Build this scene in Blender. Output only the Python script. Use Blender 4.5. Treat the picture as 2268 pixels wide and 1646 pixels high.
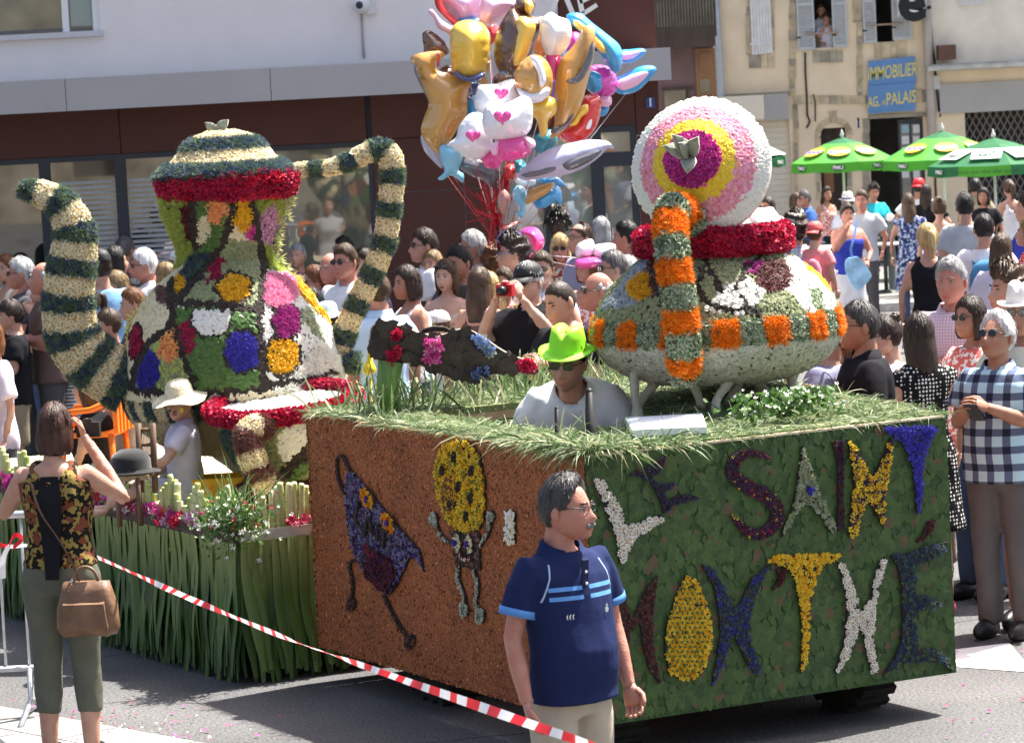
import bpy, bmesh, math, random
import numpy as np
from mathutils import Vector, Matrix, noise
from mathutils.geometry import delaunay_2d_cdt

for o in list(bpy.data.objects): bpy.data.objects.remove(o, do_unlink=True)
SC = bpy.context.scene
COL = SC.collection
random.seed(7); RNG = np.random.default_rng(7)

# ------------------------------------------------------------------ camera
CAMH, FPX, CX, CY, ROLL = 3.05, 7800.0, 1134.0, 823.0, 0.052
PITCH = math.atan(673/FPX)
_f = Vector((0, math.cos(PITCH), -math.sin(PITCH)))
_r0, _u0 = Vector((1,0,0)), Vector((0, math.sin(PITCH), math.cos(PITCH)))
_r = _r0*math.cos(ROLL) - _u0*math.sin(ROLL)
_u = _r0*math.sin(ROLL) + _u0*math.cos(ROLL)
CAMP = Vector((0,0,CAMH))
cd = bpy.data.cameras.new('camera'); cam = bpy.data.objects.new('camera', cd); COL.objects.link(cam)
m = Matrix((( _r.x,_u.x,-_f.x,0),(_r.y,_u.y,-_f.y,0),(_r.z,_u.z,-_f.z,CAMH),(0,0,0,1)))
cam.matrix_world = m
cd.lens = FPX/2268*36; cd.sensor_width = 36; cd.clip_end = 500; cd.clip_start = .5
cd.dof.use_dof = True; cd.dof.focus_distance = 16.5; cd.dof.aperture_fstop = 11.0
SC.camera = cam

# ------------------------------------------------------------------ light
SUN_EL = math.radians(62); SUN_AZ = math.atan2(.78, .62)      # clockwise from +Y : behind and to the right
SDIR = Vector((math.sin(SUN_AZ)*math.cos(SUN_EL), math.cos(SUN_AZ)*math.cos(SUN_EL), math.sin(SUN_EL)))
W = bpy.data.worlds.new('World'); SC.world = W; W.use_nodes = True
nt = W.node_tree; bg = nt.nodes['Background']
sky = nt.nodes.new('ShaderNodeTexSky'); sky.sky_type = 'NISHITA'; sky.sun_disc = False
sky.sun_elevation = SUN_EL; sky.sun_rotation = SUN_AZ; sky.air_density = 1.0; sky.dust_density = 5.0; sky.ozone_density = 1.0
nt.links.new(sky.outputs[0], bg.inputs[0]); bg.inputs[1].default_value = 0.085
sl = bpy.data.lights.new('sun', 'SUN'); sl.energy = 5.0; sl.angle = math.radians(.53); sl.color = (1,.955,.88)
so = bpy.data.objects.new('sun', sl); COL.objects.link(so); so.location = (20,20,30)
so.rotation_euler = SDIR.to_track_quat('Z','Y').to_euler()
SC.view_settings.view_transform = 'Standard'; SC.view_settings.look = 'None'
SC.view_settings.exposure = 1.68; SC.view_settings.gamma = 1.0; SC.view_settings.use_curve_mapping = False
SC.render.engine = 'CYCLES'

# ------------------------------------------------------------------ pixel -> place
def ray(x, y): return _f + _r*((x-CX)/FPX) - _u*((y-CY)/FPX)
def at(x, y, Y):
    d = ray(x, y); t = Y/d.y
    return Vector((d.x*t, Y, CAMH + d.z*t))
def gz(X, Y): return -0.03*max(0.0, Y-30.0)
def gnd(x, y, z=0.0):
    d = ray(x, y); t = (z-CAMH)/d.z
    return Vector((d.x*t, d.y*t, z))
def on_plane(x, y, o, n):
    d = ray(x, y); t = (o-CAMP).dot(n)/d.dot(n)
    return CAMP + d*t
def proj(p):
    v = np.asarray(p, float) - np.array(CAMP)
    a = v @ np.array(_f)
    return CX + FPX*(v @ np.array(_r))/a, CY - FPX*(v @ np.array(_u))/a

# ------------------------------------------------------------------ materials
_M = {}
def M(key, col, rough=.65, var=.15, scale=25., bump=0., bscale=60., metal=0., spec=.4, transl=0., ior=1.45, coat=0., col2=None, sheen=0., stretch=None):
    if key in _M: return _M[key]
    m = bpy.data.materials.new(key); m.use_nodes = True
    t = m.node_tree; N = t.nodes; L = t.links; p = N['Principled BSDF']; out = N['Material Output']
    c = tuple(col)+(1,)
    tc = N.new('ShaderNodeTexCoord'); src = tc.outputs['Object']
    if stretch:
        mp = N.new('ShaderNodeMapping'); mp.inputs['Scale'].default_value = stretch
        L.new(src, mp.inputs[0]); src = mp.outputs[0]
    if var > 0 or col2:
        nz = N.new('ShaderNodeTexNoise'); nz.inputs['Scale'].default_value = scale; nz.inputs['Detail'].default_value = 4
        L.new(src, nz.inputs['Vector'])
        mx = N.new('ShaderNodeMix'); mx.data_type = 'RGBA'
        mr = N.new('ShaderNodeMapRange'); mr.inputs[1].default_value = .3; mr.inputs[2].default_value = .7
        L.new(nz.outputs[0], mr.inputs[0]); L.new(mr.outputs[0], mx.inputs[0])
        if col2: a, b = c, tuple(col2)+(1,)
        else:
            a = tuple(max(0,v*(1-var)) for v in col)+(1,); b = tuple(min(1,v*(1+var)) for v in col)+(1,)
        mx.inputs[6].default_value = a; mx.inputs[7].default_value = b
        L.new(mx.outputs[2], p.inputs['Base Color']); csock = mx.outputs[2]
    else:
        p.inputs['Base Color'].default_value = c; csock = None
    p.inputs['Roughness'].default_value = rough; p.inputs['Metallic'].default_value = metal
    p.inputs['IOR'].default_value = ior; p.inputs['Specular IOR Level'].default_value = spec
    p.inputs['Coat Weight'].default_value = coat
    if sheen: p.inputs['Sheen Weight'].default_value = sheen
    if bump > 0:
        b = N.new('ShaderNodeBump'); b.inputs['Strength'].default_value = bump; b.inputs['Distance'].default_value = .01
        n2 = N.new('ShaderNodeTexNoise'); n2.inputs['Scale'].default_value = bscale; n2.inputs['Detail'].default_value = 3
        L.new(src, n2.inputs['Vector']); L.new(n2.outputs[0], b.inputs['Height']); L.new(b.outputs[0], p.inputs['Normal'])
    if transl > 0:
        tr = N.new('ShaderNodeBsdfTranslucent'); ms = N.new('ShaderNodeMixShader'); ms.inputs[0].default_value = transl
        if csock: L.new(csock, tr.inputs[0])
        else: tr.inputs[0].default_value = c
        L.new(p.outputs[0], ms.inputs[1]); L.new(tr.outputs[0], ms.inputs[2]); L.new(ms.outputs[0], out.inputs[0])
    _M[key] = m
    return m
def hexc(h):
    h = h.lstrip('#'); v = [int(h[i:i+2],16)/255 for i in (0,2,4)]
    return tuple((x/12.92 if x <= .04045 else ((x+.055)/1.055)**2.4) for x in v)

# ------------------------------------------------------------------ mesh chunks : (V, F, mat index, smooth)
def _a(v): return np.asarray([tuple(p) for p in v], float) if not isinstance(v, np.ndarray) else v
def make_mesh(name, chunks):
    me = bpy.data.meshes.new(name)
    V = []; sizes = []; idx = []; mi = []; sm = []; off = 0
    for ch in chunks:
        v, f = _a(ch[0]), ch[1]; k = ch[2] if len(ch) > 2 else 0; s = ch[3] if len(ch) > 3 else False
        if len(v) == 0 or len(f) == 0: continue
        V.append(v.reshape(-1,3))
        if isinstance(f, np.ndarray):
            n, w = f.shape; sizes.append(np.full(n, w)); idx.append((f+off).ravel())
        else:
            n = len(f); sizes.append(np.array([len(q) for q in f])); idx.append(np.array([i+off for q in f for i in q]))
        mi.append(np.full(n, k) if np.isscalar(k) else np.asarray(k)); sm.append(np.full(n, bool(s)))
        off += len(v)
    V = np.concatenate(V); sizes = np.concatenate(sizes); idx = np.concatenate(idx); mi = np.concatenate(mi); sm = np.concatenate(sm)
    me.vertices.add(len(V)); me.vertices.foreach_set('co', V.astype(np.float32).ravel())
    me.loops.add(len(idx)); me.loops.foreach_set('vertex_index', idx.astype(np.int32))
    me.polygons.add(len(sizes)); me.polygons.foreach_set('loop_start', (np.cumsum(sizes)-sizes).astype(np.int32))
    me.polygons.foreach_set('material_index', mi.astype(np.int32)); me.polygons.foreach_set('use_smooth', sm)
    me.update(calc_edges=True); me.validate()
    return me
def link(name, me, mats, parent=None, loc=None):
    o = bpy.data.objects.new(name, me); COL.objects.link(o)
    if me is not None and not me.materials:
        for q in (mats if isinstance(mats, (list,tuple)) else [mats]): me.materials.append(q)
    if parent: o.parent = parent
    if loc is not None: o.location = loc
    return o
def wloc(o):
    v = Vector((0,0,0))
    while o: v += o.location; o = o.parent
    return np.array(v)
def part(name, chunks, mats, parent, label=None, kind=None, world=True):
    """mesh child; chunk vertices in world space are made local to the parent's place"""
    if world:
        off = wloc(parent); chunks = [(_a(c[0])-off,)+tuple(c[1:]) for c in chunks]
    o = link(name, make_mesh(name, chunks), mats, parent)
    if label: o['label'] = label
    if kind: o['kind'] = kind
    return o
def thing(name, label, cat, loc=(0,0,0), group=None):
    o = bpy.data.objects.new(name, None); COL.objects.link(o); o.location = loc; o.empty_display_size = .1
    o['label'] = label; o['category'] = cat
    if group: o['group'] = group
    return o
def solo(name, chunks, mats, label, cat, loc=(0,0,0), group=None):
    off = np.array(loc, float)
    o = link(name, make_mesh(name, [(_a(c[0])-off,)+tuple(c[1:]) for c in chunks]), mats, None, loc)
    o['label'] = label; o['category'] = cat
    if group: o['group'] = group
    return o
def struct(name, chunks, mats, parent=None, kind='structure'):
    o = link(name, make_mesh(name, chunks), mats, parent)
    if parent is None: o['kind'] = kind
    return o

BF = np.array([(0,1,3,2),(4,6,7,5),(0,4,5,1),(2,3,7,6),(0,2,6,4),(1,5,7,3)])
def box(x0,x1,y0,y1,z0,z1, mi=0):
    V = np.array([(x,y,z) for x in (x0,x1) for y in (y0,y1) for z in (z0,z1)], float)
    return (V, BF, mi)
def obox(c, ux, uy, uz, mi=0):
    c, ux, uy, uz = [np.array(q, float) for q in (c,ux,uy,uz)]
    V = np.array([c+a*ux+b*uy+d*uz for a in (-1,1) for b in (-1,1) for d in (-1,1)])
    return (V, BF, mi)
def tube(path, radii, seg=8, mi=0, smooth=True, caps=True, flat=1.0):
    P = _a(path).astype(float); n = len(P)
    R = np.full(n, radii, float) if np.isscalar(radii) else np.asarray(radii, float)
    T = np.gradient(P, axis=0); T /= np.linalg.norm(T, axis=1)[:,None]+1e-12
    ref = np.array([0,0,1.]) if abs(T[0,2]) < .9 else np.array([1.,0,0])
    u = np.cross(T[0], ref); u /= np.linalg.norm(u); V = []
    a = np.arange(seg)*2*np.pi/seg
    for i in range(n):
        u = u - T[i]*u.dot(T[i]); u /= np.linalg.norm(u); w = np.cross(T[i], u)
        V.append(P[i] + R[i]*(np.cos(a)[:,None]*u + flat*np.sin(a)[:,None]*w))
    V = np.concatenate(V); F = []
    for i in range(n-1):
        for j in range(seg):
            k = (j+1)%seg; F.append((i*seg+j, i*seg+k, (i+1)*seg+k, (i+1)*seg+j))
    if caps:
        F.append(tuple(range(seg))[::-1]); F.append(tuple((n-1)*seg+j for j in range(seg)))
    return (V, F, mi, smooth)
def lathe(prof, seg=32, c=(0,0,0), mi=0, smooth=True, cap=True, sx=1., sy=1.):
    a = np.arange(seg)*2*np.pi/seg; V = []; F = []; n = len(prof)
    for r, z in prof: V.append(np.stack([c[0]+sx*r*np.cos(a), c[1]+sy*r*np.sin(a), np.full(seg, c[2]+z)], 1))
    for i in range(n-1):
        for j in range(seg):
            k = (j+1)%seg; F.append((i*seg+j, i*seg+k, (i+1)*seg+k, (i+1)*seg+j))
    if cap: F.append(tuple(range(seg))[::-1]); F.append(tuple((n-1)*seg+j for j in range(seg)))
    return (np.concatenate(V), F, mi, smooth)
def ellipsoid(c, r, nu=16, nv=10, mi=0, rot=None, smooth=True):
    c = np.array(c, float); V = []; F = []
    for i in range(nv+1):
        p = -np.pi/2 + np.pi*i/nv
        for j in range(nu):
            t = 2*np.pi*j/nu; V.append((math.cos(p)*math.cos(t)*r[0], math.cos(p)*math.sin(t)*r[1], math.sin(p)*r[2]))
    V = np.array(V)
    if rot is not None: V = V @ np.array(rot).T
    for i in range(nv):
        for j in range(nu):
            k = (j+1)%nu; F.append((i*nu+j, i*nu+k, (i+1)*nu+k, (i+1)*nu+j))
    return (V+c, np.array(F), mi, smooth)
def prism(poly, o, u, v, n, d0, d1, mi=0):
    """2-D polygon in the frame (o,u,v), from d0 to d1 along n"""
    o,u,v,n = [np.array(q, float) for q in (o,u,v,n)]
    P = np.array(poly, float)
    ar = np.sum(P[:,0]*np.roll(P[:,1],-1)-np.roll(P[:,0],-1)*P[:,1])
    if ar < 0: P = P[::-1]
    if np.cross(u,v).dot(n) < 0: P = P[::-1]
    k = len(P); A = o+P[:,:1]*u+P[:,1:]*v
    V = np.concatenate([A+d0*n, A+d1*n])
    F = [tuple(range(k))[::-1], tuple(range(k,2*k))]+[(i,(i+1)%k,(i+1)%k+k,i+k) for i in range(k)]
    return (V, F, mi)
def ribbon(path, wdir, width, mi=0, smooth=True):
    P = _a(path).astype(float); n = len(P); Wd = np.array(wdir, float)
    if Wd.ndim == 1: Wd = np.tile(Wd, (n,1))
    w = np.full(n, width, float) if np.isscalar(width) else np.asarray(width, float)
    V = np.concatenate([P-Wd*w[:,None]/2, P+Wd*w[:,None]/2])
    F = np.array([(i,i+1,n+i+1,n+i) for i in range(n-1)])
    return (V, F, mi, smooth)
def smooth_path(pts, n=24):
    P = _a(pts).astype(float); k = len(P); out = []
    Q = np.vstack([2*P[0]-P[1], P, 2*P[-1]-P[-2]])
    for t in np.linspace(0, k-1-1e-6, n):
        i = int(t); f = t-i; p0,p1,p2,p3 = Q[i],Q[i+1],Q[i+2],Q[i+3]
        out.append(.5*((2*p1)+(-p0+p2)*f+(2*p0-5*p1+4*p2-p3)*f*f+(-p0+3*p1-3*p2+p3)*f**3))
    return np.array(out)
def smooth_closed(pts, n=40):
    P = np.array(pts, float); k = len(P); out = []
    for t in np.linspace(0, k, n, endpoint=False):
        i = int(t); f = t-i; p0,p1,p2,p3 = P[(i-1)%k],P[i%k],P[(i+1)%k],P[(i+2)%k]
        out.append(.5*((2*p1)+(-p0+p2)*f+(2*p0-5*p1+4*p2-p3)*f*f+(-p0+3*p1-3*p2+p3)*f**3))
    return np.array(out)
def in_poly(x, y, poly):
    x = np.asarray(x); y = np.asarray(y); r = np.zeros(x.shape, bool); n = len(poly); j = n-1
    for i in range(n):
        xi, yi = poly[i]; xj, yj = poly[j]
        c = ((yi > y) != (yj > y)) & (x < (xj-xi)*(y-yi)/((yj-yi)+1e-12)+xi)
        r ^= c; j = i
    return r
_font = {}
def text(s, o, u, v, n, h, depth=.004, mi=0, align='CENTER', bold=0., shear=0.):
    k = (s, align, bold, shear)
    if k not in _font:
        cu = bpy.data.curves.new('t','FONT'); cu.body = s; cu.size = 1; cu.align_x = align; cu.align_y = 'CENTER'; cu.offset = bold; cu.shear = shear; cu.resolution_u = 3
        ob = bpy.data.objects.new('t', cu); COL.objects.link(ob)
        dg = bpy.context.evaluated_depsgraph_get(); me = bpy.data.meshes.new_from_object(ob.evaluated_get(dg))
        V = np.array([p.co[:] for p in me.vertices]); F = [tuple(q.vertices) for q in me.polygons]
        bpy.data.objects.remove(ob); bpy.data.curves.remove(cu); bpy.data.meshes.remove(me); _font[k] = (V, F)
    V, F = _font[k]; o,u,v,n = [np.array(q, float) for q in (o,u,v,n)]
    return (o+V[:,:1]*u*h+V[:,1:2]*v*h+n*depth, F, mi)
def frames(N, up=None):
    N = N/np.linalg.norm(N, axis=1)[:,None]
    if up is None:
        a = RNG.normal(size=N.shape)
    else: a = np.tile(np.array(up, float), (len(N),1)) + RNG.normal(size=N.shape)*.25
    U = a - N*np.sum(a*N,1)[:,None]; U /= np.linalg.norm(U, axis=1)[:,None]+1e-9
    return N, U, np.cross(N, U)
def scatter(P, N, tV, tF, size, up=None, jit=.3, tilt=.25, mi=0):
    """copy a small template (x: along up, y: across, z: outward) to every point"""
    if len(P) == 0: return (np.zeros((0,3)), np.zeros((0,3),int), 0)
    N = N + RNG.normal(size=N.shape)*tilt
    N, U, B = frames(N, up)
    s = size*(1+jit*RNG.uniform(-1,1,len(P)))
    V = P[:,None,:] + s[:,None,None]*(tV[None,:,0:1]*U[:,None,:]+tV[None,:,1:2]*B[:,None,:]+tV[None,:,2:3]*N[:,None,:])
    F = (np.asarray(tF)[None] + (np.arange(len(P))*len(tV))[:,None,None]).reshape(-1, len(tF[0]))
    k = mi if np.isscalar(mi) else np.tile(mi, len(P))
    return (V.reshape(-1,3), F, k)
# templates
def t_daisy(n=6):
    V = [(0,0,.25)]; F = []
    for i in range(n):
        a = 2*math.pi*i/n; b = .36
        V += [(math.cos(a-b)*.75, math.sin(a-b)*.75, .3), (math.cos(a)*1.05, math.sin(a)*1.05, .38), (math.cos(a+b)*.75, math.sin(a+b)*.75, .3)]
        F += [(0,3*i+1,3*i+2),(0,3*i+2,3*i+3)]
    k = len(V); mi = [0]*len(F)
    for i in range(4):
        a = 2*math.pi*i/4; V.append((math.cos(a)*.34, math.sin(a)*.34, .42))
    V.append((0,0,.55))
    for i in range(4): F.append((k+i,k+(i+1)%4,k+4)); mi.append(1)
    return np.array(V), np.array(F), np.array(mi)
def t_spike(n=5, spread=.6):
    V = []; F = []
    for i in range(n):
        a = 2*math.pi*i/n+.3*i; c, s = math.cos(a), math.sin(a); k = len(V)
        V += [(-s*.16,c*.16,0),(s*.16,-c*.16,0),(c*spread,s*spread,1.0)]; F.append((k,k+1,k+2))
    return np.array(V), np.array(F)
def t_petal():
    return np.array([(-.6,-.42,.15),(-.75,.0,.3),(-.6,.42,.15),(.1,.5,.2),(.6,0,.02),(.1,-.5,.2),(0,0,.34)]), np.array([(0,6,5),(0,1,6),(1,2,6),(2,3,6),(3,4,6),(4,5,6)])
def t_ruff():
    V = []; F = []
    for i in range(4):
        a = i*1.7; c, s = math.cos(a), math.sin(a); k = len(V)
        V += [(0,0,.05),(c*.7-s*.4,s*.7+c*.4,.45),(c*1.0,s*1.0,.6),(c*.7+s*.4,s*.7-c*.4,.35)]; F += [(k,k+3,k+2),(k,k+2,k+1)]
    return np.array(V), np.array(F)
DAISY = t_daisy(); SPIKE = t_spike(); PETAL = t_petal(); RUFF = t_ruff(); TUFT = t_spike(6, .95)
# ================================================================== GROUND
def asphalt():
    m = bpy.data.materials.new('asphalt'); m.use_nodes = True; t = m.node_tree; N = t.nodes; L = t.links; p = N['Principled BSDF']
    tc = N.new('ShaderNodeTexCoord')
    n1 = N.new('ShaderNodeTexNoise'); n1.inputs['Scale'].default_value = .8; n1.inputs['Detail'].default_value = 6
    n2 = N.new('ShaderNodeTexVoronoi'); n2.inputs['Scale'].default_value = 95
    n3 = N.new('ShaderNodeTexNoise'); n3.inputs['Scale'].default_value = 60; n3.inputs['Detail'].default_value = 5
    for n in (n1,n2,n3): L.new(tc.outputs['Object'], n.inputs['Vector'])
    r1 = N.new('ShaderNodeValToRGB'); r1.color_ramp.elements[0].position=.3; r1.color_ramp.elements[1].position=.75
    r1.color_ramp.elements[0].color=(.055,.054,.056,1); r1.color_ramp.elements[1].color=(.115,.113,.113,1)
    L.new(n1.outputs[0], r1.inputs[0])
    r2 = N.new('ShaderNodeValToRGB'); r2.color_ramp.elements[0].color=(.45,.45,.46,1); r2.color_ramp.elements[1].color=(1.6,1.6,1.58,1)
    r2.color_ramp.elements[0].position=.32; r2.color_ramp.elements[1].position=.72
    L.new(n3.outputs[0], r2.inputs[0])
    mx = N.new('ShaderNodeMix'); mx.data_type='RGBA'; mx.blend_type='MULTIPLY'; mx.inputs[0].default_value=1
    L.new(r1.outputs[0], mx.inputs[6]); L.new(r2.outputs[0], mx.inputs[7]); L.new(mx.outputs[2], p.inputs['Base Color'])
    vc=N.new('ShaderNodeTexVoronoi'); vc.feature='DISTANCE_TO_EDGE'; vc.inputs['Scale'].default_value=.42
    wv=N.new('ShaderNodeTexNoise'); wv.inputs['Scale'].default_value=2.2; wv.inputs['Detail'].default_value=6; L.new(tc.outputs['Object'],wv.inputs['Vector'])
    av=N.new('ShaderNodeMix'); av.data_type='VECTOR'; av.inputs[0].default_value=.12; L.new(tc.outputs['Object'],av.inputs[4]); L.new(wv.outputs['Color'],av.inputs[5]); L.new(av.outputs[1],vc.inputs['Vector'])
    cr=N.new('ShaderNodeMapRange'); cr.inputs[1].default_value=.002; cr.inputs[2].default_value=.008; cr.inputs[3].default_value=.45; cr.inputs[4].default_value=1; L.new(vc.outputs['Distance'],cr.inputs[0])
    m3=N.new('ShaderNodeMix'); m3.data_type='RGBA'; m3.blend_type='MULTIPLY'; m3.inputs[0].default_value=1; L.new(mx.outputs[2],m3.inputs[6]); L.new(cr.outputs[0],m3.inputs[7]); L.new(m3.outputs[2],p.inputs['Base Color'])
    b = N.new('ShaderNodeBump'); b.inputs['Strength'].default_value=.7; b.inputs['Distance'].default_value=.006
    L.new(n2.outputs[0], b.inputs['Height']); L.new(b.outputs[0], p.inputs['Normal']); p.inputs['Roughness'].default_value=.85
    return m
ys = [-120,0,8,20,30,40,50,60,70,90,160]
V = [(x,y,gz(0,y)) for y in ys for x in (-140,140)]
struct('ground', [(np.array(V,float), np.array([(2*i,2*i+1,2*i+3,2*i+2) for i in range(len(ys)-1)]))], asphalt())
UZ0 = Vector((0,0,1))
concrete = M('concrete', (.22,.215,.205), .85, .2, 9, .35, 120)
kerbm = M('kerb_stone', (.33,.32,.31), .85, .2, 14, .4, 70)
# pale gutter strip by the barrier, bottom left: slabs with open joints
A = gnd(-60,1560); B = gnd(520,1665)
dirv = (B-A).normalized(); perp = Vector((dirv.y,-dirv.x,0))
if perp.y > 0: perp = -perp
slab_root = struct('gutter', [(np.array([tuple(dirv*a_+perp*c_+UZ0*.003) for a_,c_ in ((-1,-.01),(4,-.01),(4,.81),(-1,.81))]),[(0,1,2,3)])], M('joint_dark',(.16,.155,.15),.9,.2))
slab_root.location = A
def slab(i, a, b, c, d):
    o = Vector((0,0,0))
    P = [dirv*a+perp*c, dirv*b+perp*c, dirv*b+perp*d, dirv*a+perp*d]
    Vv = np.array([(q.x,q.y,.004) for q in P]+[(q.x,q.y,.018) for q in P])
    link('slab', make_mesh('slab', [(Vv,[(4,5,6,7),(0,1,5,4),(1,2,6,5),(2,3,7,6),(3,0,4,7)])]), concrete, slab_root)
for i in range(7):
    slab(i, i*.62-.6, i*.62-.6+.61, 0.0, .34)
    slab(i, i*.62-.9, i*.62-.9+.61, .35, .80)
# far pavement with its kerb at the café side
kx0 = gnd(1900,690); 
def gp(x,y):   # ground pixel on the sloping part
    d = ray(x,y); lo, hi = 5., 150.
    for _ in range(60):
        mid = (lo+hi)/2; t = mid/d.y; z = CAMH+d.z*t
        if z > gz(0,mid): lo = mid
        else: hi = mid
    t = lo/d.y; return Vector((d.x*t, lo, gz(0,lo)))
Y0 = gp(1990,690).y
V=[]; F=[]
for i,(y,dz) in enumerate([(Y0,-.03),(Y0,.12),(Y0+.14,.125),(Y0+.15,.12),(60,.12),(75,.12)]):
    V += [(2.2,y,gz(0,y)+dz),(60,y,gz(0,y)+dz)]
struct('pavement', [(np.array(V,float), np.array([(2*i,2*i+1,2*i+3,2*i+2) for i in range(5)]), np.array([1,1,0,0,0]))], [M('pavement_tar',(.16,.155,.15),.9,.2,6,.3,90), kerbm])
V=[]
for i,(y,dz) in enumerate([(29.6,-.03),(29.6,.10),(29.75,.105),(29.76,.10),(33.4,.10)]):
    V += [(-40,y,gz(0,y)+dz),(1.75,y,gz(0,y)+dz)]
struct('footway', [(np.array(V,float), np.array([(2*i,2*i+1,2*i+3,2*i+2) for i in range(4)]), np.array([1,1,0,0]))], [concrete, kerbm])
# painted white patch on the road by the float
q = [gnd(2110,1440), gnd(2235,1425), gnd(2290,1490), gnd(2120,1478)]
struct('road_marking', [(np.array([(v.x,v.y,.004) for v in q]), [(0,1,2,3)])], M('road_paint',(.75,.75,.74),.7,.1,20))

# ================================================================== BUILDINGS
render_m = M('white_render', (.84,.79,.765), .9, .03, 3, .15, 200)
brown_m = M('brown_metal', (.090,.034,.026), .55, .10, 1.4, .05, 30, metal=.0, spec=.3)
grey_m = M('grey_fascia', (.40,.39,.39), .5, .05, 2, spec=.4)
frame_m = M('dark_frame', (.035,.042,.055), .45, .05, 5)
def glass(key, col, ior=1.7, rough=.02):
    return M(key, col, rough, .35, .9, ior=ior, spec=.5, bump=.02, bscale=1.2)
glassL = glass('glass_dark', (.030,.034,.028), 2.3); glassR = glass('glass_khaki', (.15,.155,.115), 2.1); glassG = glass('glass_door', (.26,.29,.25), 2.1)
white_m = M('white_paint', (.8,.8,.78), .5, .05, 8)

FY = 33.0
def XZ(x,y,Y): p = at(x,y,Y); return p.x, p.z
def pxbox(x0,y0,x1,y1,Y,d, mi=0, back=0.):
    """box whose front face covers the pixel rectangle at depth Y, thickness d behind it"""
    c = at((x0+x1)/2,(y0+y1)/2,Y); s = FPX/Y
    return box(c.x-(x1-x0)/2/s, c.x+(x1-x0)/2/s, Y, Y+d, c.z-(y1-y0)/2/s, c.z+(y1-y0)/2/s, mi)
def xrect(xa, xb, zt, zb, Y, d, mi=0): return box(xa, xb, Y, Y+d, zb, zt, mi)
mb = thing('modern_building', 'modern white building with grey canopy, brown metal panels and dark window frames', 'building', (-6, FY, gz(0,FY)))
zc0, zc1 = at(0,255,32.3).z, at(0,183,32.3).z        # canopy
zw = at(400,335,FY).z                                # glazing head
xe = at(1460,230,FY).x                               # right-hand corner
xw = at(1238,80,FY).x                                # end of white render
xa0, xa1 = at(100,420,FY).x, at(268,420,FY).x
xp0 = at(830,420,FY).x; xp1 = at(1096,420,FY).x; xd1 = at(1412,350,FY).x
g0 = gz(0,FY)+.1
xwr, zws = at(222,60,FY).x, at(110,74,FY).z
part('wall', [box(-22,xwr,FY,FY+.35,zc0+.1,zws-.02), box(xwr,xw,FY,FY+.35,zc0+.1,9.2)], render_m, mb)
part('upper_wall', [box(xw+.01,xe,FY-.02,FY+.35,zc1+.0,9.2)], brown_m, mb)
part('side_wall', [box(xe-.3,xe,FY+.36,FY+14,g0-.3,9.2), box(-22,xe,FY+13.9,FY+14.2,g0-.3,9.2)], render_m, mb)
part('roof', [box(-22.2,xe+.2,FY-.2,FY+14.3,9.2,9.5)], grey_m, mb)
wn = part('window', [box(-9,xwr-.06,FY+.10,FY+.12,zws+.04,7)], glass('glass_green',(.10,.115,.09),2.0), mb)
part('window_frame', [box(xwr-.07,xwr,FY+.03,FY+.14,zws-.02,7.2), box(at(143,30,FY).x-.03,at(143,30,FY).x+.03,FY+.03,FY+.14,zws,7.2)], white_m, wn)
part('sill', [box(-9,xwr+.03,FY-.06,FY+.2,zws-.05,zws)], M('sill_alu',(.6,.6,.62),.4,.05), wn)
part('blind', [box(at(143,30,FY).x+.04,xwr-.08,FY+.085,FY+.095,zws+.05,7)], M('blind_green',(.36,.41,.36),.8,.05), wn)
# canopy of separate fascia panels
cx = [-9.5, at(146,220,32.3).x, at(600,200,32.3).x, at(940,190,32.3).x, at(1250,170,32.3).x, at(1487,150,32.3).x]
for i in range(len(cx)-1):
    part('canopy_panel', [box(cx[i]+.003, cx[i+1]-.003, 32.3, 32.34, zc0, zc1)], grey_m, mb)
part('canopy_soffit', [box(-9.5,cx[-1]-.01,32.345,FY-.021,zc0+.01,zc0+.05), box(-9.5,cx[-1]-.01,32.345,FY-.021,zc1-.02,zc1-.005)], grey_m, mb)
# brown panels: fascia over the glazing, wall piers
def bp(xa,xb,za,zb,d=.05): part('metal_panel', [box(xa+.004,xb-.004,FY-.02,FY+d,za+.004,zb-.004)], brown_m, mb)
xj = at(265,280,FY).x
bp(-9.5, at(-300,300,FY).x, zw, zc0); bp(at(-300,300,FY).x, xj, zw, zc0); bp(xj, xp0-.05, zw, zc0)
xm = at(1030,450,FY).x
zs = [zc0, at(930,305,FY).z, at(930,425,FY).z, at(930,600,FY).z, g0]
for i in range(4):
    bp(xp0, xm, zs[i+1], zs[i]); bp(xm, xp1, zs[i+1], zs[i])
zd = at(1250,285,FY).z
bp(xp1, xd1, zd, zc0); bp(xd1, xe, at(1430,300,FY).z, zc0); bp(xd1, xe, g0, at(1430,300,FY).z)
part('back_board', [box(-9.5,xe-.01,FY+.06,FY+.1,zd-.1,zc0+.2)], frame_m, mb)
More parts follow.
